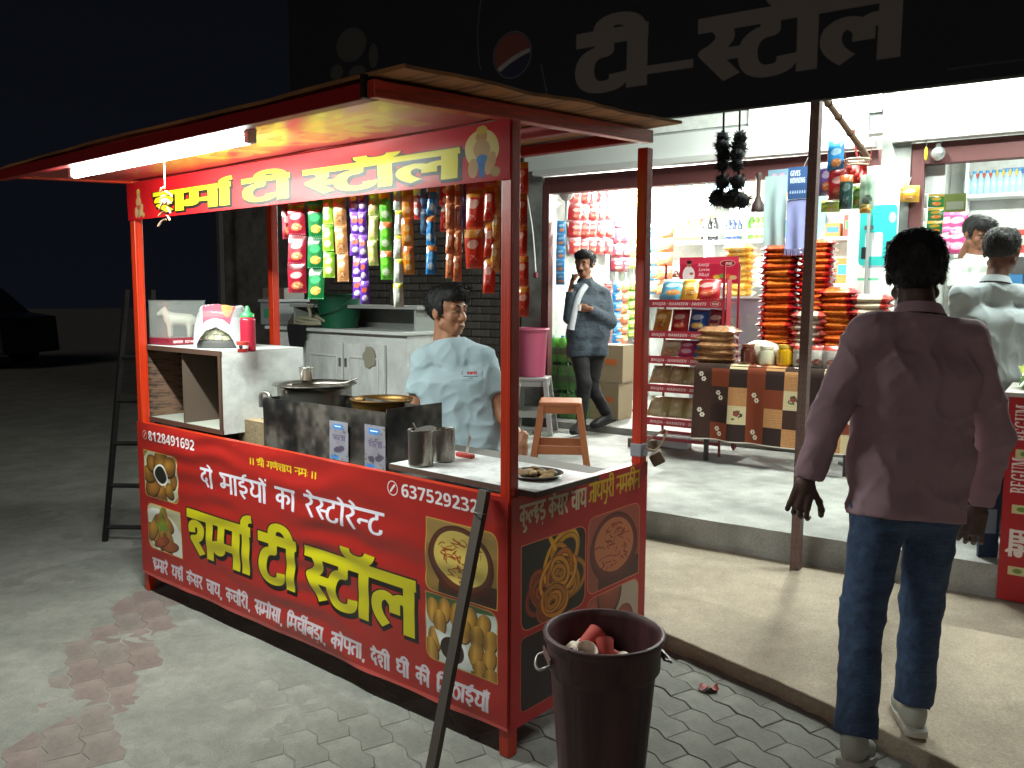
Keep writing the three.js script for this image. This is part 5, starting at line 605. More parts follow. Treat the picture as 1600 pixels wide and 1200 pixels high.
// ---------------------------------------------------------------- strips of sachets hung inside the stall
const sachetTex = (base, band, blob, mark, seed) => canvasTex(64, 96, (g) => { const r = rngOf(seed); g.fillStyle = base; g.fillRect(0, 0, 64, 96); g.fillStyle = band; g.fillRect(0, 0, 64, 20); g.globalAlpha = 0.8; g.fillStyle = mark; g.save(); g.translate(32, 36); g.rotate(-0.12); g.font = 'bold 18px sans-serif'; g.textAlign = 'center'; ell(g, 0, 0, 22, 11); g.fill(); g.restore(); g.globalAlpha = 1; g.fillStyle = blob; ell(g, 34, 70, 21, 13, -0.1); g.fill(); g.fillStyle = 'rgba(255,255,255,.25)'; for (let i = 0; i < 14; i++) { ell(g, 18 + r() * 34, 62 + r() * 16, 2 + r() * 3, 2); g.fill(); } g.fillStyle = 'rgba(255,255,255,.45)'; for (let i = 0; i < 8; i++) g.fillRect(i * 8 + 1, 2, 4, 2), g.fillRect(i * 8 + 1, 92, 4, 2); });
const foil = (t) => mat('#ffffff', 0.28, { map: t, clearcoat: 0.6, clearcoatRoughness: 0.15 });
function sachetStrip(label, m, x, z, yTop, yBot, w, hs, turn, group, name = 'sachet_strip', pos, thick = 0.022) {
  const n = Math.max(1, Math.round((yTop - yBot) / hs)), g = thing(name, label, 'sachet strip', pos ?? [x, yTop, z], turn, group), r = rngOf(Math.round((x * 31 + z * 7 + w * 1000) * 100) | 0), hh = (yTop - yBot) / n, shapes = SACH[Math.floor(r() * SACH.length)];
  let sway = 0; for (let i = 0; i < n; i++) { sway += jit(r, 0.004); const s = M('sachet', shapes, m, g); s.scale.set(w, hh, thick); s.position.set(sway, -hh * (i + 0.5), jit(r, 0.006)); s.rotation.set(jit(r, 0.14), jit(r, 0.25), jit(r, 0.03)); }
  return g;
}
const SACH = [1, 2, 3].map((k) => pillow(1, 1, 1, 5, 6, 0.22, k * 5.3, 0.25));
{
  const yT = 1.945, z0 = -0.075, mk = (...a) => foil(sachetTex(...a));
  const kinds = { maroon: [mk('#7d1224', '#5c0c1a', '#b0643c', '#cfa8a4', 1), 'maroon'], dgreen: [mk('#0f5a2c', '#0a4020', '#b98a34', '#3fae62', 2), 'dark green'], lgreen: [mk('#86b52c', '#5f9a24', '#c9c8a0', '#d8dcb8', 3), 'light green'], tan: [mk('#b47a48', '#9a6438', '#8d5a30', '#dcc4a8', 4), 'tan'], purple: [mk('#5a2a94', '#7a4ab0', '#b9a8cc', '#d8622c', 5), 'purple'], olive: [mk('#a9ac5c', '#bfbf78', '#c8b070', '#c8cc98', 6), 'pale olive'], green: [mk('#4a9a1e', '#c8622c', '#a8b890', '#7ac83c', 7), 'bright green and orange'], white: [mk('#c2c6b8', '#b8b83c', '#a8aca4', '#dfe0d4', 8), 'white and yellow'], orange: [mk('#cc7410', '#b8560c', '#e0a860', '#e8b070', 9), 'amber orange'], redwhite: [mk('#b82c28', '#cfcac8', '#dcd4d0', '#e6dcd8', 10), 'red and white'], blue: [mk('#1c7cc4', '#d8874c', '#9ab4c8', '#4aa4e0', 11), 'bright blue'], blueedge: [mk('#5888b4', '#b8c8d8', '#c8d0d8', '#88aacc', 12), 'pale blue'], peach: [mk('#cc7040', '#e09060', '#a85830', '#e8b898', 13), 'peach orange'], violet: [mk('#4a3a64', '#6a5a84', '#5a4a74', '#8878a4', 14), 'dusky violet'], chips: [mk('#c8361c', '#d88a2c', '#c02814', '#ecc8b8', 15), 'red and orange'], amber: [mk('#c08a3a', '#d8a860', '#b06a30', '#e0d0b0', 16), 'straw yellow'] };
  const rows = [['maroon', 444, 454, 374, 0.11, 0.9], ['maroon', 453, 480, 458, 0.122], ['dgreen', 481, 506, 468, 0.122], ['lgreen', 507, 524, 434, 0.095], ['tan', 525, 544, 440, 0.1], ['purple', 545, 563, 467, 0.085], ['purple', 563, 577, 475, 0.085], ['olive', 578, 594, 415, 0.1], ['green', 594, 612, 437, 0.1], ['white', 613, 628, 480, 0.09], ['orange', 629, 646, 429, 0.105], ['redwhite', 648, 660, 343, 0.1], ['blueedge', 661, 668, 367, 0.1, 1.0], ['blue', 668, 683, 429, 0.1], ['redwhite', 690, 697, 362, 0.09, 1.0], ['peach', 696, 709, 435, 0.09], ['peach', 710, 722, 440, 0.09], ['violet', 724, 732, 360, 0.09, 1.0], ['chips', 729, 757, 420, 0.135], ['chips', 756, 774, 459, 0.12], ['amber', 771, 783, 425, 0.11], ['chips', 806, 824, 495, 0.115]];
  const seen = {};
  rows.forEach(([k, a, b, bot, hs, tw], i) => {
    const z = z0 - (i % 3) * 0.012 - (i === 21 ? 0.3 : 0), p = atZ(a, 380, z), q = atZ(b, 380, z), yb = atZ((a + b) / 2, bot, z).y, turn = 0.45 + (tw ?? 0), w = (b - a) / F * depthOf(p) / Math.cos(turn - 0.70) * 1.04; seen[k] = (seen[k] ?? 0) + 1;
    const twins = rows.filter((r2) => r2[0] === k).length > 1;
    sachetStrip(`strip of ${kinds[k][1]} snack sachets hanging under the stall fascia${{ 0: ', seen edge-on', 1: ', the wide one', 5: ', shorter of two', 6: ', longer of two', 11: ', the shortest', 14: ', a thin one', 18: ', the widest', 19: ', beside the widest', 21: ', beyond the post' }[i] ?? ''}`, kinds[k][0], (p.x + q.x) / 2, z, yT, yb, Math.max(0.03, w), hs, turn, twins ? `${kinds[k][1]} sachet strips in the stall` : undefined);
  });
  const rd = thing('hanging_rod', 'thin steel rod under the stall roof from which the sachet strips hang', 'rod', [0, 0, 0]); M('rod', rod(V(0.04, yT + 0.004, z0 - 0.012), V(L - 0.04, yT + 0.004, z0 - 0.012), 0.005), steelDull, rd);
}
// ---------------------------------------------------------------- goods of the shops
const foilOf = (base, band, blob, mark, seed) => foil(sachetTex(base, band, blob, mark, seed));
const pk = { red: foilOf('#a8242a', '#8d1c22', '#c8583c', '#e0c8c0', 21), maroon: foilOf('#7d2838', '#8d3848', '#a86858', '#d8c0c0', 22), lime: foilOf('#a8b83c', '#c8cc80', '#c8a858', '#e8ecd0', 23), cream: foilOf('#c8b898', '#b8a078', '#a88858', '#e8e0d0', 24), violet: foilOf('#6a4a8c', '#d8d4dc', '#c87840', '#dcd0e4', 25), peach: foilOf('#c8784c', '#d8a070', '#b05838', '#ecd0b8', 26), blue: foilOf('#2c80c0', '#4a98d0', '#c87840', '#b8d4ec', 27), green: foilOf('#5a9a2c', '#88b84c', '#c8a04c', '#d0e4b0', 28), cyan: foilOf('#58a8cc', '#d8e0e4', '#d89050', '#e4f0f4', 29), royal: foilOf('#1c4a9c', '#2c5cae', '#d8a848', '#d8d8e4', 30), gold: foilOf('#c89830', '#d8b050', '#a86a24', '#ecdcb0', 31), pink: foilOf('#c8407c', '#d868a0', '#e8a8c4', '#f0d0e0', 32) };
const SP = (px, py, w) => { const q = atW(px, py, w); return S(q.u, q.y, w); };
{ // packets hung along the left wall of the left shop
  const u = -2.17, col = (px, top, bot, m, name, w, h, extra = '', turnOff = 0, du = 0) => { const t = atU(px, top, u + du), q = atU(px, bot, u + du); return sachetStrip(`${name} on the left shop wall${extra}`, pk[m], px * 0.01, 0, t.y, q.y, w, h, SA + Math.PI / 2 - 0.25 + turnOff, `${name} on the left shop wall`, 'packet_strip', S(u + du, t.y, t.w), 0.06); };
  for (const x of [899, 912, 925, 938, 951]) col(x, 291, 398, 'red', 'strip of red crisp packets', 0.17, 0.17); for (const x of [966, 979]) col(x, 289, 425, 'maroon', 'strip of maroon biscuit packets', 0.16, 0.16); col(990, 289, 420, 'lime', 'strip of lime green packets', 0.13, 0.14); col(999, 289, 415, 'cream', 'strip of cream packets', 0.12, 0.13); col(1006, 289, 415, 'violet', 'strip of violet packets', 0.12, 0.13);
  for (const [x, m, n, b] of [[936, 'peach', 'strip of peach sachets', 548], [948, 'red', 'short strip of red sachets', 562], [965, 'blue', 'strip of blue and orange sachets', 566], [976, 'peach', 'strip of peach sachets', 540], [987, 'green', 'strip of green sachets', 528], [997, 'violet', 'narrow strip of violet sachets', 560]]) col(x, 440, b, m, n, 0.13, 0.11, ' below the crisps', 0, 0.06);
  { const t = atW(879, 345, -2.52), b = atW(879, 445, -2.52); sachetStrip('strip of bright blue sachets hanging beside the shutter rail', pk.blue, 8.7, 0, t.y, b.y, 0.085, 0.13, SA + 0.5, undefined, 'packet_strip', S(t.u, t.y, -2.5)); }
  { const p = SP(885, 300, -2.5), g = thing('plastic_scoop', 'white plastic scoop hanging beside the shutter rail', 'scoop', p, SA + 0.5); M('scoop_bowl', new THREE.SphereGeometry(0.075, 20, 12, 0, 6.283, 0, 1.6).scale(1, 1.4, 0.5).rotateX(Math.PI).translate(0, 0.02, 0), mat('#c4c8c8', 0.4), g); M('scoop_handle', box(0.025, 0.2, 0.012, 0, -0.17, 0, 0.005), mat('#c4c8c8', 0.4), g); }
}
// shelves with bottles at the back of the left shop
{
  const w = -4.72, g = thing('wall_shelf', 'white wall shelves with rows of bottles at the back of the left shop', 'shelf', S(0, 0, w), SA); const ys = [atW(1060, 381, w).y, atW(1060, 381, w).y + 0.42, atW(1080, 446, w).y]; for (const y of ys) M('shelf_board', box(2.9, 0.03, 0.3, -0.7, y, 0), shelfMat, g); for (const u of [-2.12, -1.45, -1.0, -0.4, 0.3, 0.7]) M('shelf_upright', box(0.025, 1.5, 0.28, u, ys[0] + 0.1, -0.012), shelfMat, g);
  const bottle = (cls, body, cap, r, h) => { const q = thing('bottle', cls, 'bottle', [0, 0, 0], 0); q.removeFromParent(); taken.set('bottle', taken.get('bottle') - 1); M('bottle_body', lathe([[0, 0], [r, 0], [r, h * 0.62], [r * 0.4, h * 0.82], [r * 0.36, h * 0.9], [0, h * 0.9]], 14), mat(body, 0.2, { clearcoat: 0.5 }), q); M('cap', cyl(r * 0.42, r * 0.42, h * 0.1, 0, h * 0.95, 0, 12), mat(cap, 0.4), q); M('bottle_label', cyl(r * 1.02, r * 1.02, h * 0.26, 0, h * 0.32, 0, 14, true), mat('#d8dcd0', 0.6), q); return q; };
  const put = (proto, n, px0, px1, py, label, group, sh = 0) => { for (let i = 0; i < n; i++) { const u = atW(px0 + (px1 - px0) * i / Math.max(1, n - 1), py, w).u, o = clone(proto, S(u, ys[sh] + 0.0152, w + 0.04), 0, label, group); } };
  put(bottle('b', '#6aa82c', '#d8e4c8', 0.05, 0.27), 7, 1058, 1094, 378, 'light green drink bottle on the white wall shelf', 'green bottles on the shelf'); put(bottle('b', '#1c1a20', '#c8b040', 0.042, 0.29), 3, 1101, 1118, 378, 'dark drink bottle on the white wall shelf', 'dark bottles on the shelf'); put(bottle('b', '#1c2c5c', '#d0d8e4', 0.042, 0.25), 3, 1141, 1156, 378, 'navy blue bottle on the white wall shelf', 'navy bottles on the shelf'); put(bottle('b', '#5c9c34', '#d8e4c8', 0.05, 0.27), 4, 1168, 1192, 378, 'green drink bottle behind the hanging towels', 'green bottles by the towels'); put(bottle('b', '#b8d4e0', '#4a90c0', 0.045, 0.27), 9, 1062, 1160, 340, 'clear water bottle with blue cap on the top shelf', 'water bottles on the top shelf', 1); put(bottle('b', '#5c3420', '#d8d0c8', 0.05, 0.17), 11, 1058, 1140, 440, 'small dark jar with pale lid on the lower shelf', 'jars on the lower shelf', 2);
}
{ // packets hung at the left of the shelves
  for (const [px, m, n] of [[1026, 'cyan', 'strip of cyan and white crisp packets'], [1042, 'peach', 'strip of pale orange crisp packets']]) { const t = atW(px, 350, -4.2), b = atW(px, 460, -4.2); sachetStrip(`${n} hanging before the wall shelves`, pk[m], px * 0.01, 0, t.y, b.y, 0.17, 0.14, SA + 0.5, undefined, 'packet_strip', S(t.u, t.y, -4.2), 0.05); }
}
{ // cartons and tins that fill the wall shelves of both shops
  const w = -4.72, r = rngOf(64), names = { '#b83c34': 'red', '#2c6a9c': 'blue', '#c8a03c': 'yellow', '#3c8a54': 'green', '#8a4a8c': 'purple', '#d07030': 'orange', '#c8c4b8': 'cream', '#3aa0a8': 'teal' }, cols = Object.keys(names);
  const fill = (y, u0, u1, where) => { let u = u0; while (u < u1) { const bw = 0.09 + r() * 0.1, bh = 0.14 + r() * 0.14, c = cols[Math.floor(r() * 8)], g = thing('stock_carton', `${names[c]} stock carton on ${where}`, 'carton', S(u + bw / 2, y, w - 0.02), SA + jit(r, 0.06), `stock on ${where}`); M('carton_body', box(bw, bh, 0.14, 0, bh / 2, 0), mat(c, 0.5), g); M('carton_label', box(bw * 0.8, bh * 0.4, 0.002, 0, bh * 0.55, 0.0712), mat(cols[Math.floor(r() * 8)], 0.5), g); u += bw + 0.012 + r() * 0.03; } };
  const yL = atW(1060, 381, w).y + 0.0155, yLow = atW(1080, 446, w).y + 0.0155, yA = atW(1540, 308, w).y + 0.0155, yB = atW(1540, 400, w).y + 0.0155;
  fill(yL + 0.42, -0.75, 0.6, 'the top shelf of the left shop'); fill(yL, -0.62, 0.6, 'the middle shelf of the left shop'); fill(yLow, -0.7, 0.6, 'the lower shelf of the left shop'); fill(yL, -2.05, -1.62, 'the shelf corner of the left shop'); fill(yL + 0.42, -2.05, -1.6, 'the top shelf corner of the left shop');
  fill(yA, 1.15, 1.55, 'the upper shelf of the right shop'); fill(yA + 0.42, 1.15, 3.3, 'the top shelf of the right shop'); fill(yB, 1.15, 3.3, 'the middle shelf of the right shop'); fill(yB - 0.45, 1.15, 3.3, 'the low shelf of the right shop');
}
// packs lying flat in stacks; a pack is one thing
const FLAT = [1, 2, 3, 4].map((k) => pillow(1, 1, 1, 7, 5, 0.16, k * 3.7 + 20, 0.3).rotateX(-Math.PI / 2));
function stack(name, label, category, m, px, pyTop, pyBot, w, wd, h, dp, group, jitter = 0.015, seed = 1) {
  const q = atW(px, pyTop, w), y0 = atW(px, pyBot, w).y, n = Math.max(1, Math.round((q.y - y0) / h)), r = rngOf(seed + px), hh = (q.y - y0) / n;
  for (let i = 0; i < n; i++) { const o = tag(M(name, FLAT[Math.floor(r() * 4)], Array.isArray(m) ? m[Math.floor(r() * m.length)] : m), i === n - 1 ? label + ', topmost' : i === 0 ? label + ', lowest' : label, category, group); o.scale.set(wd, hh * 1.35, dp); const p = S(q.u + jit(r, jitter), y0 + (i + 0.5) * hh, w + jit(r, jitter)); o.position.copy(p); o.rotation.y = SA + jit(r, 0.12); }
}
const snack = (a, b, c, s) => mat('#ffffff', 0.25, { clearcoat: 0.8, clearcoatRoughness: 0.1, map: canvasTex(128, 64, (g) => { const r = rngOf(s); g.fillStyle = a; g.fillRect(0, 0, 128, 64); g.fillStyle = b; g.fillRect(0, 0, 26, 64); g.fillRect(104, 0, 24, 64); for (let i = 0; i < 160; i++) { g.strokeStyle = c; g.globalAlpha = 0.5; g.lineWidth = 1 + r() * 2; const x = 28 + r() * 70, y = r() * 64; g.beginPath(); g.moveTo(x, y); g.lineTo(x + jit(r, 12), y + jit(r, 5)); g.stroke(); } g.globalAlpha = 0.8; g.fillStyle = '#e8dcd0'; ell(g, 64, 30, 18, 7); g.fill(); }) });
const packOrange = [snack('#c8541c', '#a01c20', '#e08a3c', 1), snack('#b8481c', '#a01c20', '#d87834', 2), snack('#c86420', '#941a20', '#e8a048', 3)], packYellow = [snack('#d8b050', '#c89030', '#e8d490', 4), snack('#d4a848', '#c08428', '#ecd898', 5)], packPale = [snack('#c8b8a0', '#b84038', '#d8ccb8', 6), snack('#b8a898', '#a84840', '#d0c4b4', 7)], packTan = [snack('#a87a54', '#9c6c48', '#c8a078', 8), snack('#b0845c', '#a07450', '#d0a880', 9)], packPuff = [snack('#c8bc90', '#b8a878', '#d8d0b0', 10), snack('#bcae80', '#a89868', '#d4caa4', 11)];
{ // table under the patchwork cloth
  const w = -1.62, a = atW(1092, 566, w), b = atW(1338, 582, w), bl = atW(1092, 690, w), W = b.u - a.u + 0.05, y = (a.y + b.y) / 2, dp = 0.75, drop = y - 0.40;
  const g = thing('goods_table', 'long goods table on thin iron legs under a patchwork cloth', 'table', S((a.u + b.u) / 2, 0, w), SA); M('table_top', box(W - 0.02, 0.03, dp, 0, y - 0.02, -dp / 2), mat('#5c4434', 0.8), g); for (const x of [-W / 2 + 0.08, W / 2 - 0.08]) for (const z of [-0.06, -dp + 0.06]) M('leg', box(0.03, y - 0.255, 0.03, x, 0.22 + (y - 0.255) / 2, z), mat('#2a2624', 0.6), g);
  const tex = canvasTex(1024, 512, (q) => { const r = rngOf(17), n = 10, m = 5, c = 1024 / n; for (let i = 0; i < n; i++) for (let j = 0; j < m; j++) { const k = (i * 3 + j * 5 + (i * j) % 3) % 5, x = i * c, yy = j * c; q.fillStyle = ['#3a2018', '#c8b890', '#c89460', '#2c1812', '#7a3418'][k]; q.fillRect(x, yy, c + 1, c + 1); if (k === 2) { q.strokeStyle = '#8d5a34'; q.lineWidth = 1.5; for (let t = 0; t < 16; t++) { q.beginPath(); q.moveTo(x, yy + t * c / 16); q.lineTo(x + c, yy + t * c / 16 + jit(r, 3)); q.stroke(); q.beginPath(); q.moveTo(x + t * c / 16, yy); q.lineTo(x + t * c / 16, yy + c); q.stroke(); } } if (k === 1) { q.strokeStyle = '#a89870'; for (let t = 0; t < 8; t++) { q.lineWidth = 1; q.beginPath(); q.moveTo(x + 8, yy + 10 + t * 12); q.lineTo(x + c - 8, yy + 10 + t * 12 + jit(r, 4)); q.stroke(); } if ((i + j) % 2) { q.fillStyle = '#8a3a24'; for (let t = 0; t < 5; t++) { ell(q, x + c * 0.5 + Math.cos(t * 1.257) * 10, yy + c * 0.4 + Math.sin(t * 1.257) * 10, 9, 9); q.fill(); } q.fillStyle = '#3c4434'; for (let t = 0; t < 7; t++) { ell(q, x + 20 + r() * 60, yy + 25 + r() * 60, 9, 4, r() * 3); q.fill(); } q.fillStyle = '#3a3448'; ell(q, x + c * 0.75, yy + c * 0.5, 8, 9); q.fill(); } } if ((k === 0 || k === 4) && (i + j) % 2) { q.fillStyle = '#ddd4c4'; for (const [fx, fy] of [[0.4, 0.35], [0.55, 0.62]]) { for (let t = 0; t < 6; t++) { ell(q, x + fx * c + Math.cos(t * 1.047) * 9, yy + fy * c + Math.sin(t * 1.047) * 9, 6, 5, t); q.fill(); } q.fillStyle = '#3a2018'; ell(q, x + fx * c, yy + fy * c, 4, 4); q.fill(); q.fillStyle = '#ddd4c4'; } } } q.fillStyle = '#d8d0c0'; q.fillRect(0, 506, 1024, 6); });
  const nx = 80, ny = 34, cg = new THREE.PlaneGeometry(W, dp + drop, nx, ny); bend(cg, (v) => { const s = v.y + (dp + drop) / 2; if (s > drop) { v.y = y + 0.002 + 0.0015 * noise(v.x * 8, s * 8); v.z = -(s - drop); } else { const t = (drop - s) / drop; v.y = y - (drop - s) + 0.02 * t * noise(v.x * 2.2, 3); v.z = 0.012 + t * (0.022 * Math.sin(v.x * 17 + 2 * noise(v.x * 3, 1)) + 0.03) ; } });
  { const a2 = cg.attributes.uv; for (let i = 0; i < a2.count; i++) a2.setXY(i, a2.getX(i) * W / 1.36, a2.getY(i) * (dp + drop) / 0.68); tex.wrapS = tex.wrapT = THREE.RepeatWrapping; }
  const o = tag(M('patchwork_cloth', cg.translate(0, 0, 0), mat('#ffffff', 0.9, { map: tex })), 'brown and cream patchwork cloth with flowers draped over the goods table', 'tablecloth'); o.position.copy(S((a.u + b.u) / 2, 0, w)); o.rotation.y = SA;
  // goods on the table
  const T = y + 0.004, py = (px, ww) => { const uu = atW(px, 560, ww); let lo = 300, hi = 700; for (let i = 0; i < 30; i++) { const m = (lo + hi) / 2; if (atW(px, m, ww).y > T) lo = m; else hi = m; } return lo; };
  stack('namkeen_pack', 'flat clear bag of brown peanuts stacked at the table end', 'bag', packTan, 1124, 512, py(1124, -1.78), -1.78, 0.30, 0.055, 0.2, 'peanut bags on the goods table', 0.02, 3);
  const st = (px, top, w, m, label, group, wd, seed, h = 0.045) => stack('namkeen_pack', label, 'snack pack', m, px, top, py(px, w), w, wd, h, 0.2, group, 0.012, seed);
  st(1222, 385, -2.08, packOrange, 'flat orange snack pack in the tall stack left of the rusty post', 'orange packs, tall stack', 0.29, 1); st(1278, 376, -2.10, packOrange, 'flat orange snack pack in the tall stack behind the rusty post', 'orange packs behind the post', 0.27, 2); st(1312, 452, -1.86, packOrange, 'flat orange snack pack in the low stack right of the rusty post', 'orange packs, low stack', 0.27, 4); st(1362, 462, -1.86, [packOrange[0], packPale[0]], 'flat red and pale snack pack in the low stack beside the white poster', 'mixed packs, low stack', 0.27, 5); st(1266, 488, -1.80, packPale, 'flat pale snack pack stacked at the foot of the orange packs', 'pale packs', 0.24, 6);
  stack('namkeen_pack', 'flat yellow snack pack in the column before the shelves', 'snack pack', packYellow, 1158, 383, 462, -3.2, 0.26, 0.055, 0.2, 'yellow packs', 0.015, 7);
  { const q = atW(1158, 462, -3.2), b2 = thing('glass_counter', 'low glass-fronted shop counter behind the goods table', 'counter', S(q.u + 0.35, 0.28, -3.2), SA); const hh = q.y - 0.285; M('counter_body', box(1.5, hh - 0.02, 0.4, 0, (hh - 0.02) / 2, 0), mat('#8f8a98', 0.5), b2); M('counter_top', box(1.54, 0.018, 0.44, 0, hh - 0.01, 0), shelfMat, b2); for (const x of [-0.5, 0, 0.5]) M('glass_front', box(0.44, hh * 0.7, 0.006, x, hh * 0.5, 0.204), clearPlastic, b2); }
  // tubs and bags along the front of the table
  const jar = (px, color, lid, r, h, label, food) => { const q = atW(px, py(px, -1.70), -1.70), j2 = thing('plastic_jar', label, 'jar', S(q.u, T, -1.72), SA); M('jar_wall', lathe([[0, 0], [r * 0.9, 0], [r, 0.02], [r, h * 0.8], [r * 0.8, h * 0.92], [r * 0.8, h]], 24), mat(color, 0.15, { clearcoat: 0.8 }), j2); M('jar_lid', cyl(r * 0.84, r * 0.84, 0.02, 0, h + 0.01, 0), mat(lid, 0.4), j2); };
  jar(1167, '#5a2a1c', '#7a4434', 0.055, 0.13, 'dark brown jar of sweets on the goods table'); jar(1225, '#c8960c', '#d8b848', 0.06, 0.135, 'bright yellow jar on the goods table'); jar(1196, '#c8c4a8', '#d4d0bc', 0.058, 0.12, 'pale jar of puffed rice between the brown and yellow jars');
  { const q = atW(1190, 520, -1.84), o2 = tag(M('puffed_rice_bag', bend(new THREE.SphereGeometry(1, 24, 16), (v) => { v.multiplyScalar(1 + 0.1 * fbm(v.x * 2, v.y * 2, v.z * 2)); v.x *= 0.15; v.y *= 0.09; v.z *= 0.08; }), mat('#cfc4b4', 0.4, { clearcoat: 0.4 })), 'clear bag of puffed rice lying behind the jars', 'bag'); o2.position.copy(S(q.u, T + 0.085, -1.86)); }
  for (const [px, i] of [[1252, 0], [1276, 1], [1300, 2]]) { const q = atW(px, 545, -1.70), o3 = tag(M('tea_pouch', SACH[i], foilOf(['#b8b4ac', '#c0bcb4', '#b4aca8'][i], '#b8483c', '#7a3a30', '#d8d0c8', 60 + i)), ['white and red pouch standing beside the yellow jar', 'white and red pouch standing behind the rusty post', 'white and red pouch standing right of the rusty post'][i], 'pouch'); o3.scale.set(0.11, 0.16, 0.06); o3.position.copy(S(q.u, T + 0.08, -1.70)); o3.rotation.y = SA + 0.2; }
}
{ // red snack rack
  const w = -1.86, l = atW(1008, 600, w).u, r = atW(1128, 600, w).u, W = r - l, g = thing('snack_rack', 'red wire snack rack with printed shelf strips and a header card', 'display rack', S((l + r) / 2, 0, w), SA), redm = mat('#8d1c28', 0.45), dp = 0.36;
  const strip = canvasTex(512, 48, (q) => { q.fillStyle = '#a82434'; q.fillRect(0, 0, 512, 48); latin(q, 'BHUJIA · NAMKEEN · SWEETS', 40, 16, 360, 18, '#e4c8c8', 'italic bold'); q.fillStyle = '#8d1420'; ell(q, 460, 24, 34, 14); q.fill(); q.strokeStyle = '#e0c0b8'; q.lineWidth = 2; q.stroke(); latin(q, 'BIKAJI', 438, 18, 44, 12, '#ecd8d0'); });
  const ys = [470, 519, 559, 604, 657].map((v) => atW(1060, v, w).y), floor = 0.222;
  for (const x of [-W / 2 + 0.01, W / 2 - 0.01]) for (const z of [-0.01, -dp + 0.01]) M('upright', box(0.016, ys[0] + 0.3 - floor, 0.016, x, floor + (ys[0] + 0.3 - floor) / 2, z), redm, g);
  M('base_rail', box(W, 0.025, 0.02, 0, atW(1060, 688, w).y, 0.004), redm, g); M('base_rail', box(W, 0.025, 0.02, 0, atW(1060, 688, w).y, -dp), redm, g);
  ys.forEach((y, i) => { M('shelf', box(W - 0.04, 0.008, dp, 0, y - 0.012, -dp / 2), redm, g); M('shelf_strip', new THREE.BoxGeometry(W, 0.062, 0.004).translate(0, y - 0.022, 0.012), [redm, redm, redm, redm, mat('#ffffff', 0.4, { map: strip }), redm], g); });
  const hd = canvasTex(512, 220, (q) => { q.fillStyle = '#b01c3c'; q.fillRect(0, 0, 512, 220); q.fillStyle = '#c8304c'; q.fillRect(0, 0, 512, 60); q.fillStyle = '#dcd4d4'; ell(q, 84, 150, 54, 74); q.fill(); q.fillStyle = '#9c6a54'; ell(q, 88, 58, 22, 26); q.fill(); q.fillStyle = '#241814'; ell(q, 86, 42, 23, 15); q.fill(); q.fillStyle = '#9c6a54'; ell(q, 108, 140, 18, 12); q.fill(); q.save(); q.font = 'italic 34px serif'; q.fillStyle = '#e8d8d8'; q.fillText('Amitji', 160, 76); q.fillText('Loves', 170, 118); q.fillText('Bikaji', 168, 160); q.restore(); q.fillStyle = '#7a0c1c'; ell(q, 420, 56, 62, 26); q.fill(); q.strokeStyle = '#e4c8b8'; q.lineWidth = 3; q.stroke(); latin(q, 'BIKAJI', 382, 45, 76, 22, '#ecd8d0'); for (const [x, y, c] of [[330, 170, '#c8a430'], [380, 160, '#5c8a3c'], [430, 165, '#c85a2c'], [470, 175, '#c8a878']]) { q.fillStyle = c; ell(q, x, y, 32, 18); q.fill(); } });
  const a = atW(1037, 400, w), b = atW(1131, 441, w); M('header_card', new THREE.BoxGeometry(b.u - a.u, a.y - b.y, 0.006).translate((a.u + b.u) / 2 - (l + r) / 2, (a.y + b.y) / 2, -dp + 0.03), [redm, redm, redm, redm, mat('#ffffff', 0.4, { map: hd }), redm], g);
  M('side_card', box(0.006, 0.38, 0.1, W / 2 + 0.012, ys[0] - 0.02, -0.06), redm, g);
  // packets standing on the rack
  const row = (i, items, hgt, lean = 0.25) => items.forEach(([t, m, wd, label]) => { const o = tag(M('snack_packet', SACH[Math.floor(rnd() * 3)], m), label, 'packet', `packets on rack shelf ${['one', 'two', 'three', 'four', 'five'][i]}`); o.scale.set(wd, hgt, 0.07); o.position.copy(S((l + r) / 2 + t * W, ys[i] + hgt / 2 - 0.006, w - 0.08 - rnd() * 0.05)); o.rotation.set(-lean, SA + jit(rnd, 0.2), jit(rnd, 0.08), 'YXZ'); });
  row(0, [[-0.2, pk.cyan, 0.2, 'pale blue snack bag lying on the top shelf of the red rack'], [0.22, pk.red, 0.2, 'red snack bag leaning on the top shelf of the red rack'], [0.02, pk.gold, 0.16, 'golden snack bag at the back of the top shelf']], 0.19, 0.5);
  row(1, [[-0.36, pk.gold, 0.14, 'golden snack packet on the second shelf of the red rack'], [-0.1, pk.red, 0.15, 'red and yellow snack packet on the second shelf'], [0.14, pk.royal, 0.16, 'royal blue snack packet on the second shelf'], [0.36, pk.maroon, 0.15, 'maroon snack packet on the second shelf']], 0.19); row(2, [[-0.2, pk.cream, 0.2, 'cream snack bag tipped over on the third shelf'], [0.0, pk.pink, 0.14, 'pink snack packet on the third shelf'], [0.2, pk.blue, 0.15, 'sky blue snack packet on the third shelf'], [0.4, pk.gold, 0.13, 'golden snack packet on the third shelf']], 0.15, 0.5);
  row(3, [-0.38, -0.13, 0.12, 0.37].map((t, k) => [t, packPuff[k % 2], 0.17, 'clear bag of pale puffed snacks on the fourth shelf']), 0.17, 0.6); row(4, [-0.38, -0.13, 0.12, 0.37].map((t, k) => [t, packPuff[k % 2], 0.17, 'clear bag of pale puffed snacks on the lowest shelf']), 0.19, 0.6);
  { const p = atW(1045, 676, w - 0.12), o = thing('tile_box', 'low white tiled box under the red snack rack', 'box', S(p.u, 0.2225, w - 0.2), SA); M('box_body', box(0.3, 0.09, 0.1, 0, 0.045, 0), mat('#b8c0c4', 0.4), o); for (let i = 0; i < 4; i++) M('tile', box(0.07, 0.075, 0.004, -0.112 + i * 0.075, 0.045, 0.0525), mat('#cdd6da', 0.25), o); }
}
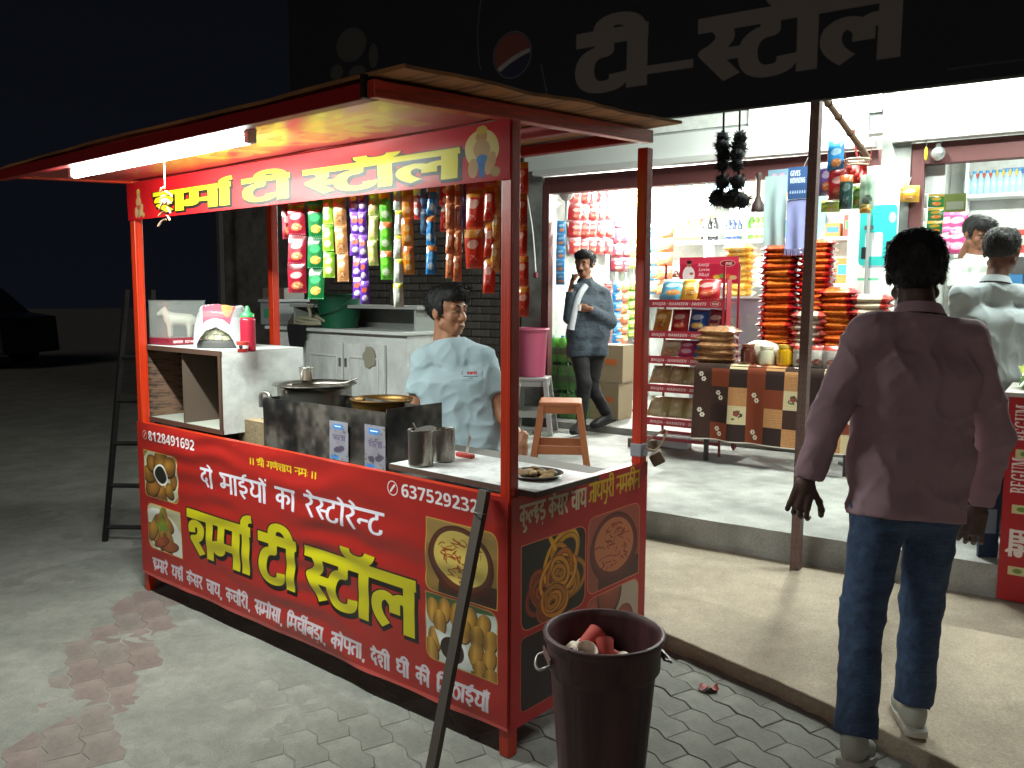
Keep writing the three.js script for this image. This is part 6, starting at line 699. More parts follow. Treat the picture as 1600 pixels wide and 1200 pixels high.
{ // soda crates and cartons inside the left shop
  const w = -2.66, u0 = atW(858, 560, w).u, u1 = atW(938, 560, w).u, r = 0.052, floor = 0.2825;
  const bG = lathe([[0, 0], [r * 0.9, 0], [r, 0.012], [r, 0.18], [r * 0.75, 0.215], [r * 0.32, 0.245], [r * 0.3, 0.262], [0, 0.262]], 14), green = [mat('#1f7a2c', 0.2, { clearcoat: 0.6 }), mat('#4f9a24', 0.2, { clearcoat: 0.6 })], film = mat('#bfe8b0', 0.15, { transmission: 0.85, thickness: 0 });
  for (let k = 0; k < 3; k++) { const g = thing('soda_pack', ['shrink-wrapped pack of green soda bottles at the bottom of the pile', 'shrink-wrapped pack of green soda bottles in the middle of the pile', 'shrink-wrapped pack of light green soda bottles on top of the pile'][k], 'bottle pack', S(u0 + 0.16 + 0.05, floor + k * 0.272, w), SA + 0.15); for (let i = 0; i < 4; i++) for (let z = 0; z < 3; z++) { const b = M('bottle', bG, green[k === 2 ? 1 : 0], g); b.position.set((i - 1.5) * r * 2.02, 0.003, -z * r * 2.02); if (z === 0) { M('bottle_label', cyl(r * 1.015, r * 1.015, 0.07, 0, 0.11, 0, 14, true), mat('#1c3a24', 0.5), b); M('cap', cyl(r * 0.34, r * 0.34, 0.02, 0, 0.25, 0, 10), mat(k === 2 ? '#2c70b8' : '#2c8a3c', 0.4), b); } } M('shrink_film', box(r * 8.4, 0.245, r * 6.6, 0, 0.125, -r * 2.02, 0.02), film, g); }
  const c1 = thing('carton', 'brown printed carton standing behind the man on the phone', 'carton', S(u1 - 0.02, floor, w - 0.25), SA); M('carton_body', box(0.34, 0.36, 0.3, 0, 0.18, 0), mat('#8a7a60', 0.85), c1); M('print', box(0.12, 0.05, 0.002, 0.05, 0.2, 0.1512), mat('#b8602c', 0.8), c1); M('tape', box(0.05, 0.002, 0.302, 0, 0.3612, 0), mat('#a8987c', 0.5), c1); const c2 = clone(c1, S(u1, floor + 0.365, w - 0.25), SA + 0.08, 'brown printed carton stacked on top of another carton');
  const br = thing('broom', 'grass broom with a red handle lying on the shop floor by the wall', 'broom', S(-1.75, 0.2975, -3.35), SA); M('handle', rod(V(0, 0.012, 0), V(0.28, 0.03, 0.02), 0.014), mat('#8d3030', 0.5), br); M('handle_tip', new THREE.SphereGeometry(0.017, 12, 8).translate(-0.004, 0.012, 0), mat('#a8a860', 0.5), br); M('bristles', bend(cyl(0.02, 0.09, 0.4, 0, 0, 0, 18).rotateZ(-Math.PI / 2 + 0.15), (v) => { v.z *= 1.2; v.y = v.y * 0.35 + 0.045; v.x += 0.48; }), mat('#7a6848', 0.9), br);
}
{ // stools and the pink bucket on the porch
  const stool = (name, label, p, turn, col, h, t, b) => { const g = thing(name, label, 'stool', p, turn), m = mat(col, 0.45); M('seat', box(t * 2, 0.035, t * 2, 0, h - 0.0175, 0, 0.012), m, g); M('seat_apron', [box(t * 1.94, 0.05, 0.012, 0, h - 0.055, t - 0.012), box(t * 1.94, 0.05, 0.012, 0, h - 0.055, -t + 0.012), box(0.012, 0.05, t * 1.9, t - 0.012, h - 0.055, 0), box(0.012, 0.05, t * 1.9, -t + 0.012, h - 0.055, 0)], m, g); for (const x of [-1, 1]) for (const z of [-1, 1]) M('leg', bar(V(x * (t - 0.02), h - 0.03, z * (t - 0.02)), V(x * b, 0.0, z * b), 0.06, 0.04), m, g); for (const s of [-1, 1]) { const k = t + (b - t) * 0.62 - 0.01; M('cross_rail', bend(box(k * 2, 0.06, 0.014, 0, h * 0.36, s * k), (v) => v), m, g); M('cross_rail', box(0.014, 0.055, k * 2, s * k, h * 0.36, 0), m, g); } return g; };
  const f = atY(872, 738, 0.22), hb = atW(868, 625, toS(f).w).y - 0.22; stool('plastic_stool', 'brown plastic stool standing on the porch behind the stall', V(f.x, 0.2215, f.z - 0.02), 0.62, '#a05e38', clamp(hb, 0.46, 0.54), 0.15, 0.2);
  const w = -2.05, q = atW(835, 590, w), p = S(q.u, 0.2215, w), hs = q.y - 0.2215 + 0.01; stool('plastic_stool', 'grey plastic stool carrying the pink bucket by the pier', p, SA + 0.4, '#8f8a88', hs, 0.14, 0.18);
  const b = thing('pink_bucket', 'pink plastic bucket standing on the grey stool', 'bucket', V(p.x - 0.03, 0.2225 + hs, p.z)), top = atW(825, 512, w).y - 0.222 - hs; M('bucket_wall', lathe([[0, 0], [0.115, 0], [0.12, 0.006], [0.142, top - 0.03], [0.155, top - 0.03], [0.157, top], [0.142, top], [0.117, 0.01], [0, 0.01]], 40), mat('#b0506c', 0.4), b); M('rim_band', new THREE.TorusGeometry(0.155, 0.006, 8, 40).rotateX(Math.PI / 2).translate(0, top - 0.012, 0), mat('#b85a74', 0.4), b);
}
{ // things hanging over the porch
  const fluff = (r, n, seed) => { const q = rngOf(seed), list = [new THREE.IcosahedronGeometry(r * 0.75, 1)]; for (let i = 0; i < n; i++) { const d = V(q() - 0.5, q() - 0.5, q() - 0.5).normalize(), l = r * (0.85 + q() * 0.4); list.push(new THREE.ConeGeometry(r * 0.13, l, 4).translate(0, l / 2, 0).applyQuaternion(new THREE.Quaternion().setFromUnitVectors(V(0, 1, 0), d))); } return merge(list.map((g) => g.index ? g.toNonIndexed() : g)); }, fl = [fluff(0.066, 140, 1), fluff(0.066, 140, 2)], black = mat('#0d0d10', 0.95), w = -0.9;
  for (const [i, px, label] of [[0, 1131, 'black woollen pompom string hanging over the porch, the slightly higher one'], [1, 1156, 'black woollen pompom string hanging over the porch, the slightly lower one']]) { const t = SP(px, 176, w), g = thing('pompom_string', label, 'pompom string', t, SA), y = (py) => SP(px, py, w).y - t.y; M('string', tube([[0, 0.5, 0], [0, 0, 0], [0.004, y(240), 0], [0, y(310), 0]], 0.007, 30, 6), black, g); for (const [py, s] of [[214, 0.8], [228, 0.95], [242, 0.9], [258, 0.85], [284, 0.95], [308, 1.15], [314, 1.0]]) { const m = M('pompom', fl[i], black, g); m.position.set((py > 300 ? (py === 308 ? -0.03 : 0.035) : jit(rnd, 0.01)) , y(py), jit(rnd, 0.02)); m.scale.setScalar(s); m.rotation.set(rnd() * 3, rnd() * 3, 0); } }
  { const p = SP(1186, 270, -2.2), g = thing('hanging_funnel', 'dark brown funnel-shaped bell hanging under the shop lintel', 'bell', p, SA), h = p.y - SP(1186, 330, -2.2).y; M('bell', lathe([[0.02, 0], [0.026, -0.03], [0.016, -0.06], [0.014, -h * 0.6], [0.05, -h * 0.85], [0.055, -h], [0.045, -h], [0.01, -h * 0.6], [0, -0.05]], 28), mat('#33211e', 0.6), g); }
  const cloth = (name, label, x0, y0, x1, y1, ww, m, cat, fringe) => { const a = atW(x0, y0, ww), b = atW(x1, y1, ww), W = b.u - a.u, H = a.y - b.y, g = thing(name, label, cat, S((a.u + b.u) / 2, a.y, ww), SA), q = new THREE.PlaneGeometry(W, H, 18, 20); M('cloth', bend(q, (v) => { v.z += 0.012 * Math.sin(v.x * 60 + 1.5 * noise(v.y * 3, 1)) * (0.5 - v.y / H) + 0.004 * noise(v.x * 20, v.y * 8); v.y -= H / 2; }), m, g); if (fringe) { const list = []; for (let i = 0; i < 22; i++) list.push(rod(V(-W / 2 + W * i / 21, -H, 0.01), V(-W / 2 + W * i / 21 + jit(rnd, 0.006), -H - 0.05, 0.014), 0.0025, 0.0018, 5)); M('fringe', list, m, g); } return { g, W, H }; };
  cloth('hanging_towel', 'pale grey green towel hanging under the lintel', 1196, 276, 1226, 384, -2.15, mat('#8fa4a4', 0.9), 'towel', true); const lv = cloth('hanging_towel', 'lavender blue towel with a dark blue header card', 1230, 312, 1262, 388, -1.95, mat('#8488b4', 0.9), 'towel', true); cloth('hanging_towel', 'light teal towel hanging right behind the rusty post', 1268, 300, 1288, 378, -2.1, mat('#8fb4bc', 0.9), 'towel', false);
  { const tx = canvasTex(256, 160, (q) => { q.fillStyle = '#2c4a78'; q.fillRect(0, 0, 256, 160); q.fillStyle = '#284470'; q.fillRect(0, 90, 256, 70); latin(q, 'GIVES', 24, 16, 120, 28, '#c8d0dc'); latin(q, 'WINNING', 24, 52, 180, 28, '#c8d0dc'); for (let i = 0; i < 7; i++) latin(q, 'a', 24 + i * 28, 112, 20, 20, '#a8b8d0'); }); const a = atW(1232, 264, -1.95), b = atW(1264, 312, -1.95); M('header_card', new THREE.BoxGeometry(b.u - a.u, a.y - b.y, 0.004).translate(0, (a.y - b.y) / 2, 0.006), mat('#ffffff', 0.5, { map: tx }), lv.g); M('string', rod(V(0.03, a.y - b.y, 0), V(0.08, 0.42, -0.1), 0.002), mat('#777', 0.8), lv.g); }
  { const tx = canvasTex(128, 128, (q) => { q.fillStyle = '#6f8c9c'; q.fillRect(0, 0, 128, 128); q.fillStyle = '#b8889c'; for (const x of [40, 88]) for (const y of [30, 80]) { ell(q, x, y, 16, 9); q.fill(); } }); const a = atW(1200, 266, -2.25), b = atW(1232, 300, -2.25); tag(M('sheet_of_stickers', box(b.u - a.u, a.y - b.y, 0.004), mat('#ffffff', 0.5, { map: tx })), 'grey blue card of stickers above the pale towel', 'card').position.copy(S((a.u + b.u) / 2, (a.y + b.y) / 2, -2.25)); }
  { const a = SP(1286, 150, -0.35), b = SP(1356, 246, -1.5); const g = thing('bamboo_pole', 'slanting bamboo pole under the awning with goods tied to it', 'pole'); M('bamboo', rod(b, a, 0.02, 0.017), mat('#6a4c34', 0.7), g); for (const t of [0.2, 0.45, 0.7, 0.9]) { const p = b.clone().lerp(a, t); M('joint', new THREE.TorusGeometry(0.0195, 0.004, 6, 16).applyQuaternion(new THREE.Quaternion().setFromUnitVectors(V(0, 0, 1), a.clone().sub(b).normalize())).translate(p.x, p.y, p.z), mat('#54392a', 0.7), g); } }
  const hang = (label, px, py, m, wd, h, ww, cat, str = 0.2, turn = 0.2) => { const p = SP(px, py, ww), g = thing('hanging_packet', label, cat, p, SA + turn); const o = M('packet', SACH[0], m, g); o.scale.set(wd, h, 0.05); M('string', rod(V(0, h / 2, 0), V(jit(rnd, 0.03), h / 2 + str, 0), 0.0022), mat('#b85048', 0.8), g); };
  hang('blue toy packet hanging from the bamboo pole', 1306, 244, pk.blue, 0.1, 0.2, -1.4, 'packet', 0.1); hang('violet packet hanging beside the rusty post', 1291, 280, pk.violet, 0.09, 0.22, -1.45, 'packet'); hang('red and white packet hanging right of the rusty post', 1309, 288, pk.red, 0.11, 0.2, -1.4, 'packet'); hang('dark green packet hanging under the bamboo pole', 1322, 300, foilOf('#2c4a44', '#c86a34', '#3c5a54', '#88a098', 71), 0.08, 0.22, -1.35, 'packet'); hang('lime packet hanging low beside the rusty post', 1298, 322, pk.lime, 0.12, 0.08, -1.4, 'packet'); hang('pale green box hanging under the ring at the bamboo end', 1355, 300, foilOf('#a8c0ac', '#b8ccb8', '#5c6c5c', '#8ab094', 72), 0.09, 0.22, -1.4, 'packet'); hang('green and yellow card hanging before the turquoise poster', 1340, 308, pk.green, 0.06, 0.15, -1.42, 'card'); hang('brown toffee packet hanging under the pale green box', 1352, 326, pk.gold, 0.07, 0.06, -1.4, 'packet');
  { const p = SP(1340, 250, -1.42), g = thing('ring_hanger', 'pale plastic ring hanger with red ribbons at the bamboo end', 'hanger', p, SA); M('ring', new THREE.TorusGeometry(0.075, 0.008, 8, 36).rotateX(Math.PI / 2), mat('#c8b8a0', 0.5), g); M('ring', new THREE.TorusGeometry(0.07, 0.006, 8, 36).rotateX(Math.PI / 2).translate(0, -0.035, 0), mat('#c8b8a0', 0.5), g); for (let i = 0; i < 8; i++) M('spoke', rod(V(Math.cos(i * 0.785) * 0.075, 0, Math.sin(i * 0.785) * 0.075), V(Math.cos(i * 0.785) * 0.07, -0.035, Math.sin(i * 0.785) * 0.07), 0.003), mat('#c8b8a0', 0.5), g); M('ribbon', tube([[0, 0, 0], [-0.02, 0.1, 0], [-0.03, 0.2, 0]], 0.006, 10, 6), mat('#b0302c', 0.7), g); for (let i = 0; i < 5; i++) M('ribbon', bend(new THREE.PlaneGeometry(0.03, 0.12, 2, 8), (v) => { v.z += 0.02 * Math.sin(v.y * 40 + i); v.x += (i - 2) * 0.022; v.y -= 0.09; }), mat('#b83228', 0.6), g); }
}
{ // white poster stand against the pillar between the shops
  const w = -2.22, a = atW(1330, 262, w), b = atW(1396, 500, w), W = b.u - a.u, H = a.y - b.y, g = thing('poster_stand', 'tall white poster stand with a turquoise advert before the shop pillar', 'poster stand', S((a.u + b.u) / 2, 0, w), SA);
  const tx = canvasTex(256, 512, (q) => { q.fillStyle = '#cfd4d2'; q.fillRect(0, 0, 256, 512); q.fillStyle = '#2aa8a4'; rounded(q, 60, 130, 190, 200, 24); q.fill(); q.fillStyle = '#bcc8c6'; rounded(q, 92, 220, 90, 80, 8); q.fill(); q.fillStyle = '#14161a'; rounded(q, 74, 268, 26, 40, 6); q.fill(); rounded(q, 200, 250, 34, 62, 8); q.fill(); q.fillStyle = '#a43a34'; ell(q, 217, 282, 6, 6); q.fill(); q.fillStyle = '#9cc8c4'; ell(q, 226, 172, 18, 18); q.fill(); q.fillStyle = '#8a98a0'; q.fillRect(84, 330, 120, 8); q.fillStyle = '#5cb890'; q.fillRect(60, 372, 110, 8); });
  M('poster', new THREE.BoxGeometry(W, H, 0.012).translate(0, (a.y + b.y) / 2, 0), mat('#ffffff', 0.5, { map: tx }), g); M('stand_pole', rod(V(-0.02, 0.24, 0.05), V(-0.02, b.y + H * 0.75, 0.05), 0.012), mat('#8f9494', 0.4), g); M('stand_base', cyl(0.14, 0.13, 0.02, -0.02, 0.2325, 0.05, 28), mat('#6a6c6c', 0.5), g); M('stand_clip', box(0.06, 0.03, 0.02, -0.02, b.y + H * 0.6, 0.04), mat('#4a4c4c', 0.5), g);
}
{ // right shop: shelves, bottles, hanging goods, counter
  const w = -4.72, g = thing('wall_shelf', 'white wall shelves at the back of the right shop with water bottles', 'shelf', S(0, 0, w), SA), yA = atW(1540, 308, w).y, yB = atW(1540, 400, w).y; for (const y of [yA, yB, yA + 0.42, yB - 0.45]) M('shelf_board', box(2.5, 0.03, 0.3, 2.28, y, 0), shelfMat, g); for (const u of [1.1, 1.75, 2.4, 3.05, 3.45]) M('shelf_upright', box(0.025, 1.9, 0.28, u, yB + 0.3, -0.012), shelfMat, g);
  const p = thing('bottle', 'clear water bottle with blue cap on the right shop shelf', 'bottle', S(0, -5, 0), 0, 'water bottles in the right shop'); M('bottle_body', lathe([[0, 0], [0.034, 0], [0.034, 0.13], [0.015, 0.18], [0.014, 0.2], [0, 0.2]], 14), mat('#a8c8d4', 0.15, { clearcoat: 0.6 }), p); M('cap', cyl(0.016, 0.016, 0.024, 0, 0.212, 0, 12), mat('#2c88c0', 0.4), p);
  for (let i = 0; i < 10; i++) { const pos = S(atW(1512 + i * 10, 300, w).u, yA + 0.0152, w + 0.05); if (i) clone(p, pos); else p.position.copy(pos); }
  { const a = atW(1560, 268, w), q = thing('soap_carton', 'blue and white carton on the top shelf of the right shop', 'carton', S(a.u + 0.12, yA + 0.0152, w - 0.06), SA); M('carton_body', box(0.3, 0.24, 0.12, 0.06, 0.12, 0), mat('#5c7cb4', 0.6), q); M('carton_stripe', box(0.302, 0.05, 0.004, 0.06, 0.16, 0.0605), mat('#b4c4e0', 0.6), q); }
  for (let i = 0; i < 2; i++) for (let k = 0; k < 2; k++) { const c = SP(1479 + i * 16, 350 + k * 24, -3.9), o = tag(M('detergent_packet', SACH[i], pk.pink), 'pink packet in the square block behind the shopkeeper', 'packet', 'pink packets'); o.scale.set(0.17, 0.25, 0.06); o.position.copy(c); o.rotation.y = SA + 0.1; }
  { const t = atW(1463, 303, -2.7), b = atW(1463, 366, -2.7); sachetStrip('strip of dark green sachets with orange print hanging in the right shop doorway', foilOf('#1c6a34', '#c8a030', '#c86a24', '#d89a30', 75), 14.6, 0, t.y, b.y, 0.11, 0.09, SA + 0.2, undefined, 'packet_strip', S(t.u, t.y, -2.7)); sachetStrip('strip of pale silver sachets hanging beside the dark green ones', foilOf('#a8b4b0', '#b8c4c0', '#98a4a0', '#c8d0cc', 76), 14.5, 0, t.y, b.y, 0.08, 0.11, SA + 0.4, undefined, 'packet_strip', S(t.u - 0.1, t.y, -2.72)); }
  { const a = atW(1428, 250, -2.5), b = atW(1476, 300, -2.5), q = thing('hanging_board', 'blank white board hanging from a hook in the right shop doorway', 'board', S((a.u + b.u) / 2, (a.y + b.y) / 2, -2.5), SA); M('board', box(b.u - a.u, a.y - b.y, 0.012, 0, 0, 0, 0.004), mat('#d8dcda', 0.5), q); const hk = SP(1466, 240, -2.3); M('hook', new THREE.TorusGeometry(0.02, 0.004, 8, 20).translate(0.04, (a.y - b.y) / 2 + 0.018, 0), mat('#8a8c8c', 0.3, { metalness: 0.8 }), q); }
  { const q = thing('silver_disc', 'round silver alarm bell on the maroon shutter box', 'bell', SP(1466, 240, -2.33), SA); M('dome', new THREE.SphereGeometry(0.05, 20, 12, 0, 6.283, 0, 1.5).rotateX(Math.PI / 2), mat('#c0c6c8', 0.25, { metalness: 0.7 }), q); M('bracket', box(0.03, 0.05, 0.02, 0, 0.06, -0.005), mat('#555', 0.5), q); }
  { const q = thing('yellow_pod', 'small yellow chilli charm hanging above the white board', 'charm', SP(1447, 240, -2.3), SA); M('pod', new THREE.SphereGeometry(1, 12, 10).scale(0.012, 0.05, 0.012), mat('#c8b020', 0.5), q); M('string', rod(V(0, 0.05, 0), V(0, 0.1, 0), 0.002), mat('#555', 0.8), q); }
  { const q = thing('snack_bag', 'yellow and white snack bag hanging beside the maroon shutter rail', 'bag', SP(1418, 303, -2.3), SA + 0.3); const m = M('bag', SACH[1], pk.gold, q); m.scale.set(0.16, 0.12, 0.06); M('tie', rod(V(0, 0.06, 0), V(0.02, 0.12, 0), 0.003), mat('#aaa', 0.7), q); }
  { const q = thing('shampoo_card', 'lime green and grey card hanging by the shopkeeper', 'card', SP(1490, 317, -2.9), SA); M('card', box(0.17, 0.14, 0.006), mat('#8a9a54', 0.5), q); M('card_print', box(0.12, 0.06, 0.002, 0.01, -0.02, 0.0045), mat('#b4bcb0', 0.5), q); }
  { const t = thing('wash_packet', 'grey and white washing powder cards hanging left of the dark green sachets', 'card', SP(1415, 345, -2.45), SA); M('card', box(0.24, 0.2, 0.006), mat('#b8c0c0', 0.5), t); M('card_line', box(0.24, 0.012, 0.002, 0, -0.02, 0.0045), mat('#5c6668', 0.5), t); }
  // counter wrapped in a printed banner, at the porch edge
  const c0 = atW(1553, 930, 0.02), top = atW(1583, 620, 0.02), q = thing('banner_counter', 'low counter wrapped in a red printed banner at the porch edge', 'counter', S(c0.u, 0, 0.02), SA), H = top.y - 0.085;
  const tx = canvasTex(512, 512, (g2) => { const R = '#a8141c'; g2.fillStyle = R; g2.fillRect(0, 0, 512, 512); const im = (y, h, s) => { const r = rngOf(s); g2.save(); g2.beginPath(); g2.rect(62, y, 450, h); g2.clip(); const gr = g2.createLinearGradient(62, y, 62, y + h); gr.addColorStop(0, '#5a2c14'); gr.addColorStop(0.5, '#8a4a20'); gr.addColorStop(1, '#2a140c'); g2.fillStyle = gr; g2.fillRect(62, y, 450, h); blobs(g2, r, 12, 62, y + h * 0.2, 300, h * 0.6, 60, 24, 22, 60, 18, 34); g2.restore(); }; im(30, 150, 1); im(245, 205, 2); latin(g2, 'BEGUM', 70, 200, 150, 32, '#e6dcd8', 'bold', 'serif'); latin(g2, 'BEGUM', 300, 200, 150, 32, '#e6dcd8', 'bold', 'serif'); latin(g2, 'BEGUM', 40, 462, 160, 34, '#e6dcd8', 'bold', 'serif'); latin(g2, 'BEGUM', 280, 462, 160, 34, '#e6dcd8', 'bold', 'serif'); g2.save(); g2.translate(44, 0); g2.rotate(-Math.PI / 2); latin(g2, 'BEGUM', -110, -34, 90, 26, '#e6dcd8', 'bold', 'serif'); latin(g2, 'BEGUM', -240, -34, 90, 26, '#e6dcd8', 'bold', 'serif'); dev(g2, 'ब े ग म', -400, -28, 70, 24, { weight: 2, fill: '#e6dcd8' }); g2.restore(); for (const y of [130, 268, 424]) { g2.fillStyle = '#c8c090'; g2.fillRect(14, y, 28, 22); g2.fillStyle = '#6a8a3c'; ell(g2, 28, y + 11, 7, 6); g2.fill(); } });
  M('counter_body', box(1.4, H, 0.5, 0.72, 0.085 + H / 2, -0.26), mat('#6a6058', 0.7), q); M('printed_banner', bend(new THREE.PlaneGeometry(1.42, H + 0.02, 20, 20), (v) => { v.z += 0.006 * fbm(v.x * 3, v.y * 3); }).translate(0.72, 0.08 + H / 2, 0.012), mat('#ffffff', 0.4, { map: tx }), q); M('counter_top', box(1.46, 0.02, 0.56, 0.72, 0.085 + H + 0.011, -0.26), mat('#b8b4ac', 0.5), q);
  { const b = atW(1548, 880, -0.1), s = thing('blue_panel', 'narrow dark blue printed panel beside the banner counter', 'panel', S(b.u - 0.02, 0.2215, -0.12), SA + 0.5); M('panel', box(0.09, 0.5, 0.02, 0, 0.25, 0), mat('#22304c', 0.6), s); M('panel_print', box(0.06, 0.12, 0.002, 0, 0.18, 0.0115), mat('#7a8494', 0.6), s); }
  const y1 = 0.085 + H + 0.0215, cols = ['green', 'red', 'gold', 'cyan', 'lime', 'peach', 'maroon', 'cream'], nm = { green: 'green', red: 'red', gold: 'golden', cyan: 'cyan', lime: 'lime', peach: 'peach', maroon: 'maroon', cream: 'cream' };
  cols.forEach((m, i) => { const o = tag(M('counter_packet', SACH[i % 3], pk[m]), `${nm[m]} packet lying on the banner counter`, 'packet'); o.scale.set(0.13, 0.16, 0.05); o.position.copy(S(c0.u + 0.1 + (i % 4) * 0.16, y1 + 0.03 + (i > 3 ? 0.055 : 0), -0.2 - (i % 2) * 0.1)); o.rotation.set(-1.35, SA + jit(rnd, 0.6), 0, 'YXZ'); });
}
// ---------------------------------------------------------------- far left, in the dark
{
  const carAt = pd(-110, 372, 17).setY(0), c = thing('parked_car', 'dark parked car with a pale windscreen beyond the stall', 'car', carAt, 0.55), dark = mat('#0d1016', 0.35, { clearcoat: 0.6 }), gl = mat('#3c5054', 0.2);
  const prof = new THREE.Shape(); [[-2.1, 0.35], [-2.1, 0.85], [-1.2, 0.98], [-0.5, 1.48], [0.9, 1.5], [1.5, 1.02], [2.05, 0.95], [2.1, 0.35]].forEach(([x, y], i) => i ? prof.lineTo(x, y) : prof.moveTo(x, y)); prof.closePath();
  M('car_body', new THREE.ExtrudeGeometry(prof, { depth: 1.5, bevelEnabled: true, bevelSize: 0.06, bevelThickness: 0.08, bevelSegments: 3 }).translate(0, 0, -0.75), dark, c); M('windscreen', bar(V(-1.15, 1.08, 0), V(-0.58, 1.50, 0), 0.02, 1.35), gl, c); for (const z of [-0.84, 0.84]) { M('side_window', box(0.8, 0.32, 0.012, 0.0, 1.26, z), gl, c); for (const x of [-1.35, 1.3]) { const wh = M('wheel', cyl(0.31, 0.31, 0.2, 0, 0, 0, 28).rotateX(Math.PI / 2).translate(x, 0.31, z * 0.95), mat('#0a0a0a', 0.8), c); M('rim', cyl(0.18, 0.18, 0.02, 0, 0, 0, 20).rotateX(Math.PI / 2).translate(x, 0.31, z * 0.95 + Math.sign(z) * 0.105), mat('#66686c', 0.4, { metalness: 0.6 }), wh); } } for (const z of [-0.55, 0.55]) M('headlight', new THREE.SphereGeometry(0.1, 14, 10).scale(0.4, 0.7, 1.2).translate(-2.14, 0.72, z), mat('#8a98a8', 0.1), c);
}
// ---------------------------------------------------------------- the people
{ // vendor behind the stall
  const b = V(1.16, 0, -1.02), d = depthOf(V(b.x, 1.2, b.z)), P = (u, v, o = 0) => pd(u, v, d + o), down = (p, y) => p.clone().setY(y);
  const hipA = P(686, 735), hipB = P(766, 735); hipA.y = hipB.y = Math.min(hipA.y, 0.86);
  const J = { head: P(700, 487), neck: P(701, 530, 0.02), shA: P(663, 562, 0.03), shB: P(754, 560, -0.02), elA: P(644, 650, 0.02), elB: P(786, 648, -0.02), wrA: P(668, 688, -0.18), wrB: P(816, 690, -0.17), hipA, hipB, knA: down(hipA, 0.46), knB: down(hipB, 0.46), anA: down(hipA, 0.09), anB: down(hipB, 0.09), toeA: V(hipA.x + 0.1, 0.03, hipA.z + 0.1), toeB: V(hipB.x + 0.1, 0.03, hipB.z + 0.1) };
  const v = person('vendor in a pale blue T-shirt behind the stall, looking aside', b, J, { face: 1.62, bodyFace: 0.62, nod: 0.02, size: 0.99, thick: 0.086, skin: '#a26f52', hair: 'full', gaze: 0.002, shirt: { sleeve: 'short', mat: mat('#9fb2ba', 0.9, { sheen: 0.3 }), bandMat: mat('#93a8b2', 0.9), drop: 0.08, fold: 0.009 }, trousers: { mat: mat('#3a3436', 0.9) }, shoe: { mat: mat('#2a2422', 0.7) }, handB: { curl: 0.35, palm: V(-0.3, -1, 0.2), dir: V(-0.2, 0.9, -0.5) }, handA: { curl: 0.6 } });
  const logo = canvasTex(128, 64, (g) => { g.fillStyle = '#9fb2ba'; g.fillRect(0, 0, 128, 64); latin(g, 'E', 6, 12, 14, 18, '#8a3a44', 'bold', 'serif'); dev(g, 'श ा द ी', 38, 16, 60, 14, { weight: 2, fill: '#b0303c' }); g.fillStyle = '#3a4650'; g.fillRect(22, 38, 84, 4); g.fillRect(54, 48, 26, 4); });
  // chest print: laid on the shirt where a ray from the front meets it
  v.root.updateMatrixWorld(true); const rc = new THREE.Raycaster(), n = 12, pts = [], uvs = [], idx = [], c = P(742, 583), dir = V(Math.sin(0.55), 0, Math.cos(0.55)), right = V(dir.z, 0, -dir.x);
  for (let y = 0; y <= n; y++) for (let x = 0; x <= n; x++) { const o = c.clone().addScaledVector(right, (x / n - 0.5) * 0.105).add(V(0, (y / n - 0.5) * 0.05, 0)).addScaledVector(dir, 0.6); rc.set(o, dir.clone().negate()); const h = rc.intersectObject(v.shirtMesh)[0], q = h ? h.point.addScaledVector(dir, 0.0025) : c; pts.push(q.x - b.x, q.y, q.z - b.z); uvs.push(x / n, y / n); }
  for (let y = 0; y < n; y++) for (let x = 0; x < n; x++) { const a = y * (n + 1) + x; idx.push(a, a + 1, a + n + 2, a, a + n + 2, a + n + 1); }
  const lg = new THREE.BufferGeometry(); lg.setAttribute('position', new THREE.Float32BufferAttribute(pts, 3)); lg.setAttribute('uv', new THREE.Float32BufferAttribute(uvs, 2)); lg.setIndex(idx); lg.computeVertexNormals(); M('chest_print', lg, mat('#ffffff', 0.9, { map: logo }), v.root);
}
{ // man in the purple shirt walking to the shop
  const b = V(3.30, 0.0, -0.84), d = depthOf(V(b.x, 1.0, b.z)), P = (u, v, o = 0) => pd(u, v, d + o);
  const back = V(Math.sin(3.3), 0, Math.cos(3.3));
  const J = { head: P(1431, 428, 0.06), neck: P(1436, 488, 0.03), shA: P(1352, 520), shB: P(1516, 532, 0.02), elA: P(1294, 652, -0.02), elB: P(1556, 682, 0.06), wrA: P(1261, 752, 0.04), wrB: P(1528, 792, 0.12), hipA: P(1376, 792), hipB: P(1456, 792, 0.02), knA: P(1347, 960, 0.0), knB: P(1440, 940, 0.10), anA: P(1338, 1122, -0.09), anB: P(1428, 1092, 0.12), toeA: P(1318, 1186, 0.02), toeB: P(1412, 1105, 0.28) };
  J.anB.y = 0.155; J.toeB.y = 0.095; J.anA.y = 0.15; J.toeA = V(J.anA.x - 0.02, 0.035, J.anA.z - 0.17);
  person('man in a purple shirt and blue jeans walking away towards the shop', b, J, { face: 3.35, nod: 0.05, size: 1.0, thick: 0.09, eyes: false, skin: '#4a342c', hair: 'short', hairColor: '#0c0a0a', shirt: { sleeve: 'long', collar: true, drop: 0.035, fold: 0.009, mat: mat('#9c7e88', 0.85, { sheen: 0.3 }) }, trousers: { cuff: 0.062, mat: mat('#42597c', 0.85, { map: srgb(rep(grainTex(256, 0.8, 0.3, 0.1, 12, 91), 4)) }) }, shoe: { mat: mat('#a6a69c', 0.8), sole: mat('#b8b4a8', 0.7), drop: 0.055 }, handA: { curl: 0.75, palm: back, mirror: true }, handB: { curl: 0.6, palm: back } });
}
